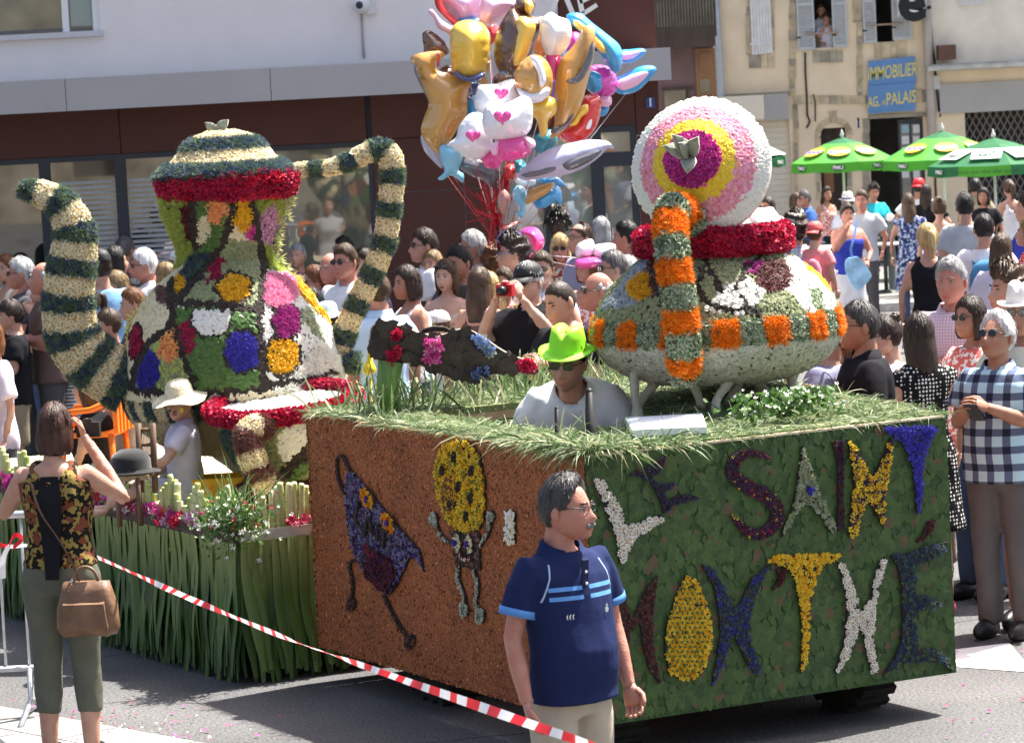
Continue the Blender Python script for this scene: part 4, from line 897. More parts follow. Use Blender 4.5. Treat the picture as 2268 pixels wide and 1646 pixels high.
# lid: shallow cone of concentric petals
lc = at(1552,370,16.55); ln_ = Vector((-.29,-.92,.26)).normalized(); lr = 156/(FPX/16.55)
lu = Vector((0,0,1)).cross(ln_).normalized(); lv2 = ln_.cross(lu)
def lidpt(r,t,h): return np.array(lc)+r*math.cos(t)*np.array(lu)+r*math.sin(t)*np.array(lv2)+h*np.array(ln_)
lh = lambda q: .20*(1-q**1.5)
V=[];F=[]
for i in range(13):
    q = i/12
    for j in range(40): V.append(lidpt(lr*q+.002,2*math.pi*j/40,lh(q)-.01))
for j in range(40): V.append(lidpt(lr,2*math.pi*j/40,-.05))
V.append(lidpt(0,0,-.05))
for i in range(13):
    for j in range(40): F.append((i*40+j,i*40+(j+1)%40,(i+1)*40+(j+1)%40,(i+1)*40+j))
for j in range(40): F.append((13*40+j,13*40+(j+1)%40,14*40))
lid = part('lid', [(np.array(V),F,0,True)], M('lid_core',(.6,.58,.5),.9,.1), sb)
n = 9000; q = np.sqrt(RNG.random(n)); t = RNG.random(n)*2*math.pi
P = np.array([lidpt(lr*q[i],t[i],lh(q[i])) for i in range(n)]); slope = .30*np.sqrt(q)/lr*1.0*.5
rad_dir = np.cos(t)[:,None]*np.array(lu)+np.sin(t)[:,None]*np.array(lv2); N_ = np.array(ln_)+rad_dir*slope[:,None]
qj = q+RNG.normal(size=n)*.012
rings = [(0,.36,[P_pur,P_fuch],'ruff',.020),(.36,.60,[P_lem],'petal',.020),(.60,.83,[P_rose,P_pink],'petal',.020),(.83,1.2,[P_white],'petal',.020)]
for a_,b_,ms,kd,sz in rings:
    m = (qj>=a_)&(qj<b_); N2 = N_[m]; f = None
    Nn,U,B = N2/np.linalg.norm(N2,axis=1)[:,None],None,None
    t0 = {'ruff':RUFF,'petal':PETAL}[kd]
    up = rad_dir[m]; nn2 = Nn+RNG.normal(size=Nn.shape)*.2; nn2 /= np.linalg.norm(nn2,axis=1)[:,None]
    u2 = up-nn2*np.sum(up*nn2,1)[:,None]; u2 /= np.linalg.norm(u2,axis=1)[:,None]; b2 = np.cross(nn2,u2); s2 = sz*(1+.3*RNG.uniform(-1,1,m.sum()))
    Vv = P[m][:,None,:]+s2[:,None,None]*(t0[0][None,:,0:1]*u2[:,None,:]+t0[0][None,:,1:2]*b2[:,None,:]+t0[0][None,:,2:3]*nn2[:,None,:])
    Fv = (t0[1][None]+(np.arange(m.sum())*len(t0[0]))[:,None,None]).reshape(-1,3)
    part('petal_ring', [(Vv.reshape(-1,3),Fv,np.repeat(RNG.integers(0,len(ms),m.sum()),len(t0[1])))], ms, lid)
velvet = M('velvet_leaf',(.30,.32,.25),.9,.2,30,.3,60,sheen=.4)
def knob_leaf(base, tip, w, root, nrm):
    b,t_ = np.array(base),np.array(tip); d = t_-b; L_ = np.linalg.norm(d); d/=L_; s = np.cross(d,nrm); s/=np.linalg.norm(s); nrm = np.cross(s,d)
    V=[];F=[]
    for i,(q,wd,h) in enumerate([(0,.3,0),(.25,.8,.05),(.5,1,.08),(.75,.75,.05),(1,.1,0)]):
        for k in (-1,0,1): V.append(b+d*L_*q+s*k*w*wd/2+nrm*(h*L_+(.14*w if k else 0)))
    for i in range(4):
        for k in range(2): F.append((i*3+k,i*3+k+1,i*3+k+4,i*3+k+3))
    V2 = [v-nrm*.012 for v in V]; nV=len(V)
    F2 = [tuple(nV+i for i in f[::-1]) for f in F]; ed=[(0,1),(1,2)]+[(i*3+2,(i+1)*3+2) for i in range(4)]+[(14,13),(13,12)]+[((i+1)*3,i*3) for i in range(4)][::-1]
    part('knob_leaf', [(np.array(V+V2),F+F2+[(b_,a_,nV+a_,nV+b_) for a_,b_ in ed],0,True)], velvet, root)
apex = lidpt(0,0,.22)
for tx,ty in ((1490,300),(1545,305),(1470,325),(1523,382),(1505,318)):
    k = np.array(at(tx,ty,16.20)); knob_leaf(apex+np.array([0,-.01,0]), k, .075, lid, np.array([0,-1.,.3]))
# striped handle strap down the front
hp = smooth_path([at(1530,500,16.45),at(1518,472,16.34),at(1490,464,16.25),at(1484,500,16.14),at(1494,600,16.06),at(1508,700,16.04),at(1515,790,16.10),at(1517,830,16.22)],40)
hr = np.full(40,.066); hr[0]=hr[-1]=.048
striped(hp, hr, [0,.10,.19,.285,.385,.475,.575,.665,.755,.85,.93,1.0], sb, [('ruff',[P_pale,P_pale,P_grn]),('tuft',[P_org])], 6500, (.015,.020))
# branch legs wrapped in silver leaves
lgm = M('wrapped_branch',(.46,.45,.38),.85,.2,20,.5,40)
def leg(pts, r0, root, nm='leg'): 
    p = smooth_path(pts,12); part(nm, [tube(p,np.linspace(r0,r0*.75,12)*(1+.08*np.sin(np.arange(12)*2.1)),9)], lgm, root)
zt_ = ZT+.0
for (tx,ty,Y1),(bx_,by_,Y2) in (((1405,832,16.5),(1418,925,16.45)),((1460,838,16.6),(1405,925,16.5)),((1530,838,16.45),(1556,918,16.5)),((1620,838,16.4),(1585,915,16.3)),((1640,838,16.6),(1600,915,16.55)),((1668,838,16.7),(1745,905,16.6)),((1690,835,16.9),(1740,860,17.0)),((1752,815,16.7),(1755,908,16.65)),((1770,800,17.0),(1765,890,17.1)),((1445,838,17.1),(1440,910,17.1))):
    a_ = at(tx,ty,Y1); b_ = at(bx_,by_,Y2); b_.z = min(b_.z, zt_+.03); m_ = a_.lerp(b_,.55)+Vector((random.uniform(-.03,.03),0,0)); leg([a_+Vector((0,0,.05)),a_,m_,b_,Vector((b_.x,b_.y,zt_-.02))],.024,sb)

# ================================================================== TEAPOT FLOAT
K = gnd(527,1182,.77); K = Vector((K.x,K.y,0)); u1 = Vector((.87,.49,0)).normalized(); u2 = Vector((-u1.y,u1.x,0)); W1, W2 = 2.3, 4.6
ZD = .77
fl = thing('leek_float', 'parade trailer with hanging leek leaf skirt and flower edged deck', 'float', (K.x,K.y,0))
def kp(a,b,z): return K+u1*a+u2*b+UZ*z
def kbox(a0,a1,b0,b1,z0,z1,mi=0): return (np.array([tuple(kp(a,b,z)) for a in (a0,a1) for b in (b0,b1) for z in (z0,z1)]),BF,mi)
part('deck', [kbox(.02,W1-.02,.02,W2-.02,ZD-.08,ZD)], M('deck_chips',(.50,.43,.28),.9,.3,40,.7,60), fl)
part('frame', [kbox(.1,W1-.1,.1,W2-.1,.25,ZD-.085)], M('frame_dark',(.02,.022,.018),.9,.2), fl)
part('bark_rail', [kbox(-.035,.0,-.02,W2,ZD-.045,ZD+.012)], M('bark_rail_m',(.10,.075,.06),.9,.4,18,.8,40), fl)
part('birch_rail', [kbox(0.0,W1,-.036,-.002,ZD-.045,ZD+.010)], M('birch_rail_m',(.50,.48,.43),.85,.25,14,.6,30), fl)
for b in (.9,3.4):
    for a_ in (.35,W1-.35):
        c = np.array(kp(a_,b,.27)); V,F,_,_ = lathe([(.12,-.09),(.25,-.09),(.27,-.05),(.27,.05),(.25,.09),(.12,.09)],24)
        part('wheel', [(c+V[:,2:3]*np.array(u1)+V[:,0:1]*np.array(u2)+V[:,1:2]*np.array([0,0,1.]),F,0,True)], tyre, fl)
# hanging leaves: shared meshes, each leaf an object
def leaf_mesh(seed):
    r = random.Random(seed); n=9; V=[];F=[]; flare=r.uniform(.0,.07); sway=r.uniform(-.05,.05); tw=r.uniform(-.5,.5); L_=r.uniform(.66,.76); w0=r.uniform(.020,.028)
    for i in range(n):
        t=i/(n-1); w=w0*(.8+.55*math.sin(math.pi*min(1,t*1.1))*1.0)*(1-.35*max(0,t-.75)/.25); an=tw*t
        c=np.array([sway*t*t,-flare*t**1.6-.008*math.sin(t*9+seed),-L_*t]); s=np.array([math.cos(an),math.sin(an),0])*w; k=np.array([math.sin(an),-math.cos(an),0])*w*.35
        V += [c-s,c+k,c+s]
    for i in range(n-1):
        for j in range(2): F.append((i*3+j,i*3+j+1,i*3+j+4,i*3+j+3))
    return make_mesh('leek_leaf',[(np.array(V),F,0,True)])
lk = []
for i in range(10):
    me = leaf_mesh(i); g = [(.080,.175,.034),(.060,.14,.030),(.12,.225,.050),(.048,.115,.036),(.15,.245,.065)][i%5]
    m_ = bpy.data.materials.new('leek_leaf_%d'%i); m_.use_nodes=True; t=m_.node_tree; N=t.nodes; L=t.links; p=N['Principled BSDF']; p.inputs['Roughness'].default_value=.42
    tc=N.new('ShaderNodeTexCoord'); se=N.new('ShaderNodeSeparateXYZ'); L.new(tc.outputs['Object'],se.inputs[0]); mr=N.new('ShaderNodeMapRange'); mr.inputs[1].default_value=-.30; mr.inputs[2].default_value=.02; L.new(se.outputs[2],mr.inputs[0])
    mx=N.new('ShaderNodeMix'); mx.data_type='RGBA'; mx.inputs[6].default_value=g+(1,); mx.inputs[7].default_value=(.36,.44,.14,1); L.new(mr.outputs[0],mx.inputs[0])
    nz=N.new('ShaderNodeTexNoise'); nz.inputs['Scale'].default_value=8; mp=N.new('ShaderNodeMapping'); mp.inputs['Scale'].default_value=(14,14,.6); L.new(tc.outputs['Object'],mp.inputs[0]); L.new(mp.outputs[0],nz.inputs['Vector'])
    m2=N.new('ShaderNodeMix'); m2.data_type='RGBA'; m2.blend_type='MULTIPLY'; m2.inputs[0].default_value=.6; L.new(mx.outputs[2],m2.inputs[6]); L.new(nz.outputs[0],m2.inputs[7]); m2.inputs[0].default_value=.45; L.new(m2.outputs[2],p.inputs['Base Color'])
    tr=N.new('ShaderNodeBsdfTranslucent'); ms=N.new('ShaderNodeMixShader'); ms.inputs[0].default_value=.2; L.new(m2.outputs[2],tr.inputs[0]); L.new(p.outputs[0],ms.inputs[1]); L.new(tr.outputs[0],ms.inputs[2]); L.new(ms.outputs[0],N['Material Output'].inputs[0])
    me.materials.append(m_); lk.append(me)
angL = math.atan2(-u2.y,-u2.x); angR = math.atan2(u1.y,u1.x)
def hang(a,b,ang,me):
    o = bpy.data.objects.new('leek_leaf',me); COL.objects.link(o); o.parent = fl
    p = kp(a,b,ZD-.04)-K; o.location = p; o.rotation_euler = (random.uniform(-.03,.05),random.uniform(-.05,.05),ang+random.uniform(-.15,.15)); s=random.uniform(.93,1.03); o.scale=(random.uniform(.6,1.0),1,s)
for i in range(185): hang(-.02-.02*random.random(), .01+i*.0175+random.uniform(-.01,.01), angL, lk[random.randrange(10)])
for i in range(112): hang(.01+i*.0172+random.uniform(-.01,.01), -.02-.02*random.random(), angR, lk[random.randrange(10)])
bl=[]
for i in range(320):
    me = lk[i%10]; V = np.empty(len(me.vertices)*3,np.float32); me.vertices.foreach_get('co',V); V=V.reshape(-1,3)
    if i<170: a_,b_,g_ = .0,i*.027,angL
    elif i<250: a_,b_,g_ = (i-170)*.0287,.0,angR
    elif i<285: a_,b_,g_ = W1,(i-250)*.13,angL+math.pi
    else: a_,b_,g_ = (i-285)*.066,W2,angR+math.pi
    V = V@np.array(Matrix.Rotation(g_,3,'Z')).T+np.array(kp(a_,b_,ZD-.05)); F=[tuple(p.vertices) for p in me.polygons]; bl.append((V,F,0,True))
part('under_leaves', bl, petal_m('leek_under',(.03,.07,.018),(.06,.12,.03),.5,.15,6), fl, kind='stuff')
# leek stalk pickets with cut tops
stm = [M('leek_stalk_%d'%i,c,.45,.25,10,.15,30,stretch=(4,4,.4)) for i,c in enumerate([(.42,.47,.17),(.52,.55,.26),(.33,.40,.12),(.60,.60,.34)])]
smesh=[]
for i in range(4):
    me = make_mesh('leek_stalk',[tube([(0,0,0),(0,0,.12),(0,0,.235),(.004,.004,.25)],[.017,.0165,.016,.015],8)]); me.materials.append(stm[i]); smesh.append(me)
def stalk(a,b,h):
    o = bpy.data.objects.new('leek_stalk',smesh[random.randrange(4)]); COL.objects.link(o); o.parent=fl; o.location = kp(a,b,ZD+.005)-K; o.rotation_euler=(random.uniform(-.05,.05),random.uniform(-.05,.05),random.random()*6); o.scale=(random.uniform(.85,1.2),random.uniform(.85,1.2),h)
for i in range(100): stalk(-.005+random.uniform(-.006,.006), .02+i*.034, .62+.26*math.sin(i*.62)+random.uniform(-.08,.08))
for i in range(64): stalk(.02+i*.034, .0+random.uniform(-.006,.006), .62+.30*math.sin(i*.33-1.0)+random.uniform(-.05,.05))
# flowers tucked along the rail
fm = [P_crim,P_fuch,P_white,P_pur,P_lav,P_red,P_pale]
for i in range(60):
    b = .06+i*.055+random.uniform(-.02,.02); c = np.array(kp(-.045,b,ZD+.02+random.uniform(-.015,.045))); k=random.randrange(7)
    f = flower('ruff', c+RNG.normal(size=(9,3))*.012, np.tile(np.array(-u1)+np.array([0,0,.4]),(9,1)), random.uniform(.017,.026), None,.6)[0]; part('flower',[(f[0],f[1],0)],fm[k],fl)
for i in range(9):
    c = np.array(kp(.28+i*.07 if i<7 else .52+.04*(i-7),-.045,ZD+.03+(.10 if i>=7 else 0))); f = flower('ruff', c+RNG.normal(size=(9,3))*.012, np.tile(np.array(-u2)+np.array([0,0,.4]),(9,1)), .02,None,.6)[0]; part('flower',[(f[0],f[1],0)],P_crim if i<7 else P_fuch,fl)
# wild sprig at the corner
n=420; c0=np.array(kp(-.03,-.02,ZD+.06)); P=c0+RNG.normal(size=(n,3))*np.array([.10,.06,.07]); lf=scatter(P,RNG.normal(size=(n,3))+np.array([0,-.6,.5]),LEAF[0],LEAF[1],.016,None,.4,.5); wf=scatter(P[:80]+np.array([0,-.03,.0]),np.tile([0,-.8,.5],(80,1)),RUFF[0],RUFF[1],.013); rf=scatter(P[80:100]+np.array([0,-.03,.05]),np.tile([0,-.8,.5],(20,1)),RUFF[0],RUFF[1],.011)
n=130; P=c0+RNG.normal(size=(n,3))*np.array([.06,.05,.03]); D=RNG.normal(size=(n,3))*.5; D[:,2]=np.abs(D[:,2])+.5; gb=blades(P,D,RNG.uniform(.12,.42,n),RNG.uniform(.004,.008,n),np.full(n,3))
part('corner_sprig',[(lf[0],lf[1],0),(wf[0],wf[1],1),(rf[0],rf[1],2)]+gb,[P_leaf,P_white,P_red,gm[1]],fl,'leafy sprig with small white flowers at the deck corner','stuff')

# ================================================================== TEAPOT
ty = 19.55; ts = FPX/ty; tc_ = at(512,800,ty)
def tz(y): return at(512,y,ty).z
tp = thing('teapot', 'giant patchwork flower teapot with striped spout and handle', 'teapot', (tc_.x,ty,ZD))
body_px = [(432,134),(470,128),(510,112),(545,100),(575,98),(600,118),(630,158),(665,188),(700,210),(750,229),(800,240),(840,245),(862,245),(890,240),(915,228),(945,200),(975,160),(995,110)]
tprof = [(w/ts,tz(y)) for y,w in body_px][::-1]
part('body', [lathe([(.02,tprof[0][1])]+[(r*.985,z) for r,z in tprof],56,(tc_.x,ty,0))], core_m, tp)
P,N_,a,z = lathe_samples(tprof,(tc_.x,ty,0),54000); sx,sy_ = proj(P); sx = sx+RNG.normal(size=len(P))*.9+2*np.sin(sy_*.17); sy_ = sy_+RNG.normal(size=len(P))*.9+2*np.sin(sx*.15); zone = np.full(len(P),'cream',dtype=object)
zs0, zs1 = tz(868), tz(912)
def setp(poly,nm): zone[in_poly(sx,sy_,poly)] = nm
setp([(583,560),(700,560),(790,700),(790,870),(583,870)],'white'); setp([(392,685),(572,690),(583,865),(431,872),(392,739)],'green'); setp([(388,668),(450,600),(500,530),(572,540),(590,600),(572,690),(470,680)],'sage')
setp([(392,739),(431,872),(296,865),(303,813),(333,761)],'limeleaf'); setp([(405,600),(425,560),(495,540),(480,575),(450,605),(415,645),(385,640)],'herb')
setp([(340,430),(428,430),(434,560),(390,600),(370,560)],'lime'); setp([(397,450),(428,455),(434,545),(415,530)],'burgpatch'); setp([(427,440),(525,430),(505,500),(480,560),(434,560)],'leafpatch'); setp(ell(482,462,20,35,.15),'salmon'); setp(ell(451,508,13,34,.1),'creamp')
setp([(509,480),(525,445),(555,440),(568,490),(555,520),(520,500)],'mustard'); setp([(555,430),(650,430),(640,600),(585,600),(565,520)],'lime'); setp([(572,470),(605,450),(618,500),(600,560),(578,530)],'lav'); setp([(545,500),(560,495),(565,540),(548,530)],'fuch')
setp([(470,585),(500,560),(488,620),(455,635)],'crimp'); setp([(640,600),(660,615),(735,720),(700,690),(650,640)],'yellowedge'); setp([(655,690),(690,680),(720,760),(690,740)],'palegreen'); setp([(700,760),(770,800),(770,870),(600,870),(640,840)],'whitelong')
discs=[(518,640,36,30,'D_yel',1),(537,780,38,42,'D_blu',1),(625,790,34,38,'D_yel2',1),(632,712,27,35,'D_pur',1),(613,645,42,36,'D_pink',0),(413,752,22,42,'D_red',0),(378,765,25,40,'D_sal',0),(304,762,14,36,'D_dred',1),(330,822,28,47,'D_blu2',0),(398,634,14,26,'D_must',0),(363,655,20,22,'D_dusk',0)]
for cx_,cy_,rx,ry,nm,ol in discs:
    d_ = np.hypot((sx-cx_)/rx,(sy_-cy_)/ry)
    if ol: zone[d_<1.26]='bark'
    zone[d_<1.0]=nm
d_=np.hypot((sx-468)/42,(sy_-705)/40); zone[(d_<1.2)&(sy_>690)]='bark'; zone[(d_<1.0)&(sy_>690)]='D_white'
zone[in_poly(sx,sy_,[(378,690),(392,739),(404,790),(380,800),(350,760)])&(np.hypot((sx-378)/27,(sy_-765)/42)<1)]='D_sal'
lines=[[(270,837),(307,868),(425,872),(577,862),(740,826)],[(570,687),(583,857)],[(392,672),(481,679),(570,690)],[(381,679),(392,739),(411,801),(431,868)],[(388,716),(333,761),(303,813),(296,861)],[(523,422),(509,488),(492,545),(455,598),(418,642),(388,672)],[(555,426),(565,489),(573,542),(585,594)],[(427,443),(434,548)],[(381,624),(381,676)],[(585,594),(575,690)]]
for b_ in lines:
    for p_,q_ in zip(b_[:-1],b_[1:]):
        d2=np.hypot(q_[0]-p_[0],q_[1]-p_[1]); t_=np.clip(((sx-p_[0])*(q_[0]-p_[0])+(sy_-p_[1])*(q_[1]-p_[1]))/d2**2,0,1)
        zone[np.hypot(sx-p_[0]-t_*(q_[0]-p_[0]),sy_-p_[1]-t_*(q_[1]-p_[1]))<9]='bark'
low=z<zs0+.005; zone[low]=np.where(((a[low]/(2*np.pi)*44).astype(int))%2==0,'S_cream','S_herb'); zone[z<zs1]='buff'
dn=(0,0,-1)
TZ={'cream':('petal',[P_cream],.024,dn),'white':('petal',[P_white],.022,dn),'whitelong':('tuft',[P_white],.028,None),'green':('petal',[P_leaf],.034,None),'sage':('petal',[P_sage],.030,dn),'limeleaf':('petal',[P_lime,P_sage],.034,dn),'herb':('tuft',[P_grn,P_blu],.022,None),'lime':('tuft',[P_lime],.028,None),'burgpatch':('ruff',[P_bur],.018,None),'leafpatch':('petal',[P_leaf],.03,dn),'salmon':('ruff',[P_sal],.022,None),'creamp':('ruff',[P_cream],.020,None),'mustard':('ruff',[P_yel],.021,None),'lav':('ruff',[P_lav],.020,None),'fuch':('ruff',[P_fuch],.02,None),'crimp':('ruff',[P_crim],.02,None),'yellowedge':('ruff',[P_yel],.024,None),'palegreen':('petal',[P_pale,P_sage],.024,None),
'D_yel':('ruff',[P_yel],.020,None),'D_blu':('tuft',[P_vio],.022,None),'D_yel2':('ruff',[P_yel],.020,None),'D_pur':('tuft',[P_pur],.026,None),'D_pink':('tuft',[P_pink],.030,None),'D_red':('ruff',[P_crim],.020,None),'D_sal':('ruff',[P_sal],.022,None),'D_dred':('ruff',[P_crim],.019,None),'D_blu2':('tuft',[P_vio],.022,None),'D_must':('ruff',[P_yel],.018,None),'D_dusk':('ruff',[P_dusk],.014,None),'D_white':('petal',[P_white],.026,dn),'bark':('petal',[P_bark],.026,None),'S_cream':('daisy',[P_cream,P_ctr],.016,None),'S_herb':('tuft',[P_grn,P_blu],.020,None),'buff':('petal',[P_buff],.036,dn)}
zones_to_parts(P,N_,zone,TZ,tp)
# lid
lprof=[(x/ts,tz(y)) for x,y in ((152,388),(156,384),(140,370),(112,352),(98,335),(82,315),(60,302),(30,292),(2,290))]
ldc=at(498,380,ty); 
ld=part('lid',[lathe(lprof,44,(ldc.x,ty,0))],core_m,tp)
P,N_,a,z=lathe_samples(lprof,(ldc.x,ty,0),9000); zz=(tz(290)-z)/(tz(290)-tz(388)); bandi=np.digitize(zz,[.16,.42,.70])
for k in range(4):
    m=bandi==k
    if k%2==0:
        f=flower('daisy',P[m],N_[m],.016)[0]; part('flower_band',[f],[P_cream,P_ctr],ld)
    else:
        f=flower('tuft',P[m],N_[m],.020)[0]; part('flower_band',[(f[0],f[1],np.repeat(RNG.integers(0,2,m.sum()),6))],[P_grn,P_blu],ld)
rp=[(132/ts,tz(436)),(146/ts,tz(428)),(155/ts,tz(395)),(150/ts,tz(384))]; P,N_,a,z=lathe_samples(rp,(ldc.x+.01,ty,0),2600); f=flower('ruff',P,N_,.024,None,.4)[0]
part('red_rim',[lathe([(.02,tz(436))]+rp+[(.02,tz(384))],40,(ldc.x+.01,ty,0),2),(f[0],f[1],np.repeat(RNG.integers(0,2,len(P)),8))],[P_red,P_crim,M('rim_core',(0,0,0))],ld)
for tx,ty2,w in ((455,272,.05),(505,266,.06),(480,278,.05)): knob_leaf(np.array(at(480,294,ty-.01)),np.array(at(tx,ty2,ty-.03)),w,ld,np.array([0,-1.,.4]))
# spout
sp_=smooth_path([at(285,845,ty-.1),at(225,815,ty-.12),at(168,760,ty-.15),at(152,690,ty-.18),at(155,620,ty-.2),at(164,555,ty-.2),at(165,510,ty-.2),at(140,460,ty-.2),at(95,430,ty-.2),at(42,418,ty-.2)],48)
sr=np.interp(np.linspace(0,1,48),np.linspace(0,1,10),np.array([66,62,57,54,51,46,42,34,27,13])/ts)
striped(sp_,sr,np.linspace(0,1,16),tp,['herb','cream'],8500,(.015,.019))
# handle
hp=smooth_path([at(640,380,ty),at(680,376,ty),at(730,372,ty),at(775,358,ty),at(812,340,ty),at(845,332,ty),at(866,352,ty),at(868,400,ty),at(862,470,ty),at(852,535,ty),at(830,595,ty),at(800,655,ty),at(775,710,ty),at(758,760,ty),at(748,800,ty)],60)
hr=np.interp(np.linspace(0,1,60),np.linspace(0,1,8),np.array([13,15,20,24,23,22,22,24])/ts)
striped(hp,hr,np.linspace(0,1,20),tp,['cream','herb'],9000,(.014,.017))
ft=smooth_path([at(735,795,ty-.02),at(765,803,ty-.03),at(800,803,ty-.03)],8); striped(ft,np.full(8,20/ts),[0,1],tp,['herb'],8000,(.014,.018))
# legs under the pot
for (a1,b1),(a2,b2) in (((380,985),(350,1075)),((420,990),(440,1080)),((470,995),(560,1075)),((560,990),(600,1060)),((640,960),(680,1050))):
    A_=at(a1,b1,ty); B_=at(a2,b2,ty-.1); part('leg',[tube(smooth_path([A_+Vector((0,0,.12)),A_,A_.lerp(B_,.5)+Vector((.02,0,.0)),Vector((B_.x,B_.y,ZD-.002))],8),.032,8)],lgm,tp)
# fringe of pale spikes along the silhouette (lime blossoms)
fr=[]
for pts in ([(640,432),(632,470),(618,520),(612,560),(640,610),(665,630)],[(372,440),(385,500),(405,560),(398,600),(370,640)],[(350,650),(310,700),(285,740)]):
    q=smooth_path([at(*p,ty) for p in pts],60); m_=RNG.normal(size=(60,3))*.014
    o=scatter(q+m_,np.stack([np.sign(q[:,0]-tc_.x)*1.0,np.full(60,-.2),np.full(60,-.15)],1),TUFT[0],TUFT[1],.030,None,.4,.4); fr.append((o[0],o[1],0))
part('blossom_fringe',fr,petal_m('blossom_lime',(.50,.55,.18),(.70,.72,.38)),tp,kind='stuff')

# ================================================================== TEACUP
cy=18.75; cs=FPX/cy; cc=at(640,900,cy)
tcp=thing('teacup', 'giant flower teacup with red rim and striped handle on the leek float', 'cup', (cc.x,cy,ZD))
def cz(y): return at(640,y,cy).z
cp_=[(120,1092),(128,1075),(100,1060),(118,1030),(140,985),(156,940),(158,915),(140,908)]
cprof=[(w/cs,cz(y)) for w,y in cp_]
cprof[0]=(cprof[0][0],ZD+.0)
part('body',[lathe([(.02,cprof[0][1])]+[(r*.985,z) for r,z in cprof],44,(cc.x,cy,0))],core_m,tcp)
P,N_,a,z=lathe_samples(cprof,(cc.x,cy,0),15000); sx,sy_=proj(P); zone=np.full(len(P),'sage',dtype=object)
zone[in_poly(sx,sy_,ell(665,985,52,50))]='D_white'; zone[in_poly(sx,sy_,[(610,1050),(720,950),(720,1020),(640,1070)])]='green'
for p_,q_ in (((620,1060),(720,960)),((505,960),(515,1060))):
    d2=np.hypot(q_[0]-p_[0],q_[1]-p_[1]); t_=np.clip(((sx-p_[0])*(q_[0]-p_[0])+(sy_-p_[1])*(q_[1]-p_[1]))/d2**2,0,1); zone[np.hypot(sx-p_[0]-t_*(q_[0]-p_[0]),sy_-p_[1]-t_*(q_[1]-p_[1]))<13]='bark' if p_[0]>600 else 'herb'
zone[in_poly(sx,sy_,ell(712,930,18,26))]='D_pur'; zone[in_poly(sx,sy_,ell(708,975,12,14))]='D_yel'
fo=z<cz(1052); zone[fo]=np.where(((a[fo]/(2*np.pi)*22).astype(int))%2==0,'S_cream','maroon'); TZ['maroon']=('tuft',[P_maroon],.022,None)
zones_to_parts(P,N_,zone,TZ,tcp)
# tilted red rim as a torus, milk-white inside
rn=Vector((-.06,-.10,1)).normalized(); ru=Vector((1,0,0)); ru=(ru-rn*ru.dot(rn)).normalized(); rv=rn.cross(ru); rc=at(628,893,cy)
ring=np.array([tuple(rc+ru*(163/cs)*math.cos(t)+rv*(163/cs)*math.sin(t)) for t in np.linspace(0,2*math.pi,49)]); rr2=np.full(49,.030)
rmo=part('rim',[tube(ring,.028,10,caps=False)],M('rim_core',(0,0,0)),tcp)
pp,nn,s,_,_=tube_samples(ring,rr2,4200); f=flower('ruff',pp,nn,.021,None,.4)[0]; part('petals',[(f[0],f[1],np.repeat(RNG.integers(0,2,len(pp)),8))],[P_red,P_crim],rmo)
ir=[(rc+ru*(150/cs)*q*math.cos(t)+rv*(150/cs)*q*math.sin(t)-rn*.03*(1-q)) for q in (1,.5) for t in np.linspace(0,2*math.pi,32,endpoint=False)]
n=1500; q=np.sqrt(RNG.random(n))*.97; t=RNG.random(n)*6.283; P=np.array([tuple(rc+ru*(150/cs)*q[i]*math.cos(t[i])+rv*(150/cs)*q[i]*math.sin(t[i])-rn*.012) for i in range(n)]); f=flower('petal',P,np.tile(np.array(rn),(n,1)),.022)[0]
V=np.array([tuple(v) for v in ir]); Ff=[(j,(j+1)%32,32+(j+1)%32,32+j) for j in range(32)]+[tuple(range(32,64))]
part('filling',[(V-np.array(rn)*.01,Ff,0),(f[0],f[1],0)],P_white,tcp)
hp=smooth_path([at(598,945,cy-.38),at(565,945,cy-.42),at(548,965,cy-.45),at(556,1005,cy-.46),at(572,1045,cy-.45),at(592,1075,cy-.42),at(620,1082,cy-.40)],36)
striped(hp,np.interp(np.linspace(0,1,36),[0,.5,1],np.array([24,27,24])/cs),[0,.13,.27,.46,.62,.75,.88,1.0],tcp,[('tuft',[P_maroon]),'cream'],7500,(.014,.018))
# ================================================================== PEOPLE
TMP = bpy.data.scenes.new('tmp')
def remesh(chunks, vox, it=3, folds=0., seed=0):
    me = make_mesh('tmp', chunks); ob = bpy.data.objects.new('tmp', me); TMP.collection.objects.link(ob)
    a = ob.modifiers.new('r','REMESH'); a.mode = 'VOXEL'; a.voxel_size = vox
    b = ob.modifiers.new('s','SMOOTH'); b.factor = .5; b.iterations = it
    vl = TMP.view_layers[0]; vl.update(); ev = ob.evaluated_get(vl.depsgraph).data
    V = np.empty(len(ev.vertices)*3, np.float32); ev.vertices.foreach_get('co', V); V = V.reshape(-1,3).astype(float)
    N = np.empty(len(ev.vertices)*3, np.float32); ev.vertex_normals.foreach_get('vector', N); N = N.reshape(-1,3)
    F = np.empty(len(ev.loops), np.int32); ev.loops.foreach_get('vertex_index', F); F = F.reshape(-1,4)
    bpy.data.objects.remove(ob); bpy.data.meshes.remove(me)
    if folds:
        o = Vector((seed*3.1, 0, 0))
        d = np.array([noise.noise(Vector((v[0]*7, v[1]*7, v[2]*3.2+v[0]*5))+o)+.6*noise.noise(Vector((v[0]*16, v[1]*16, v[2]*7-v[0]*9))+o) for v in V])
        V = V + N*(d*folds)[:,None]
    return V, F
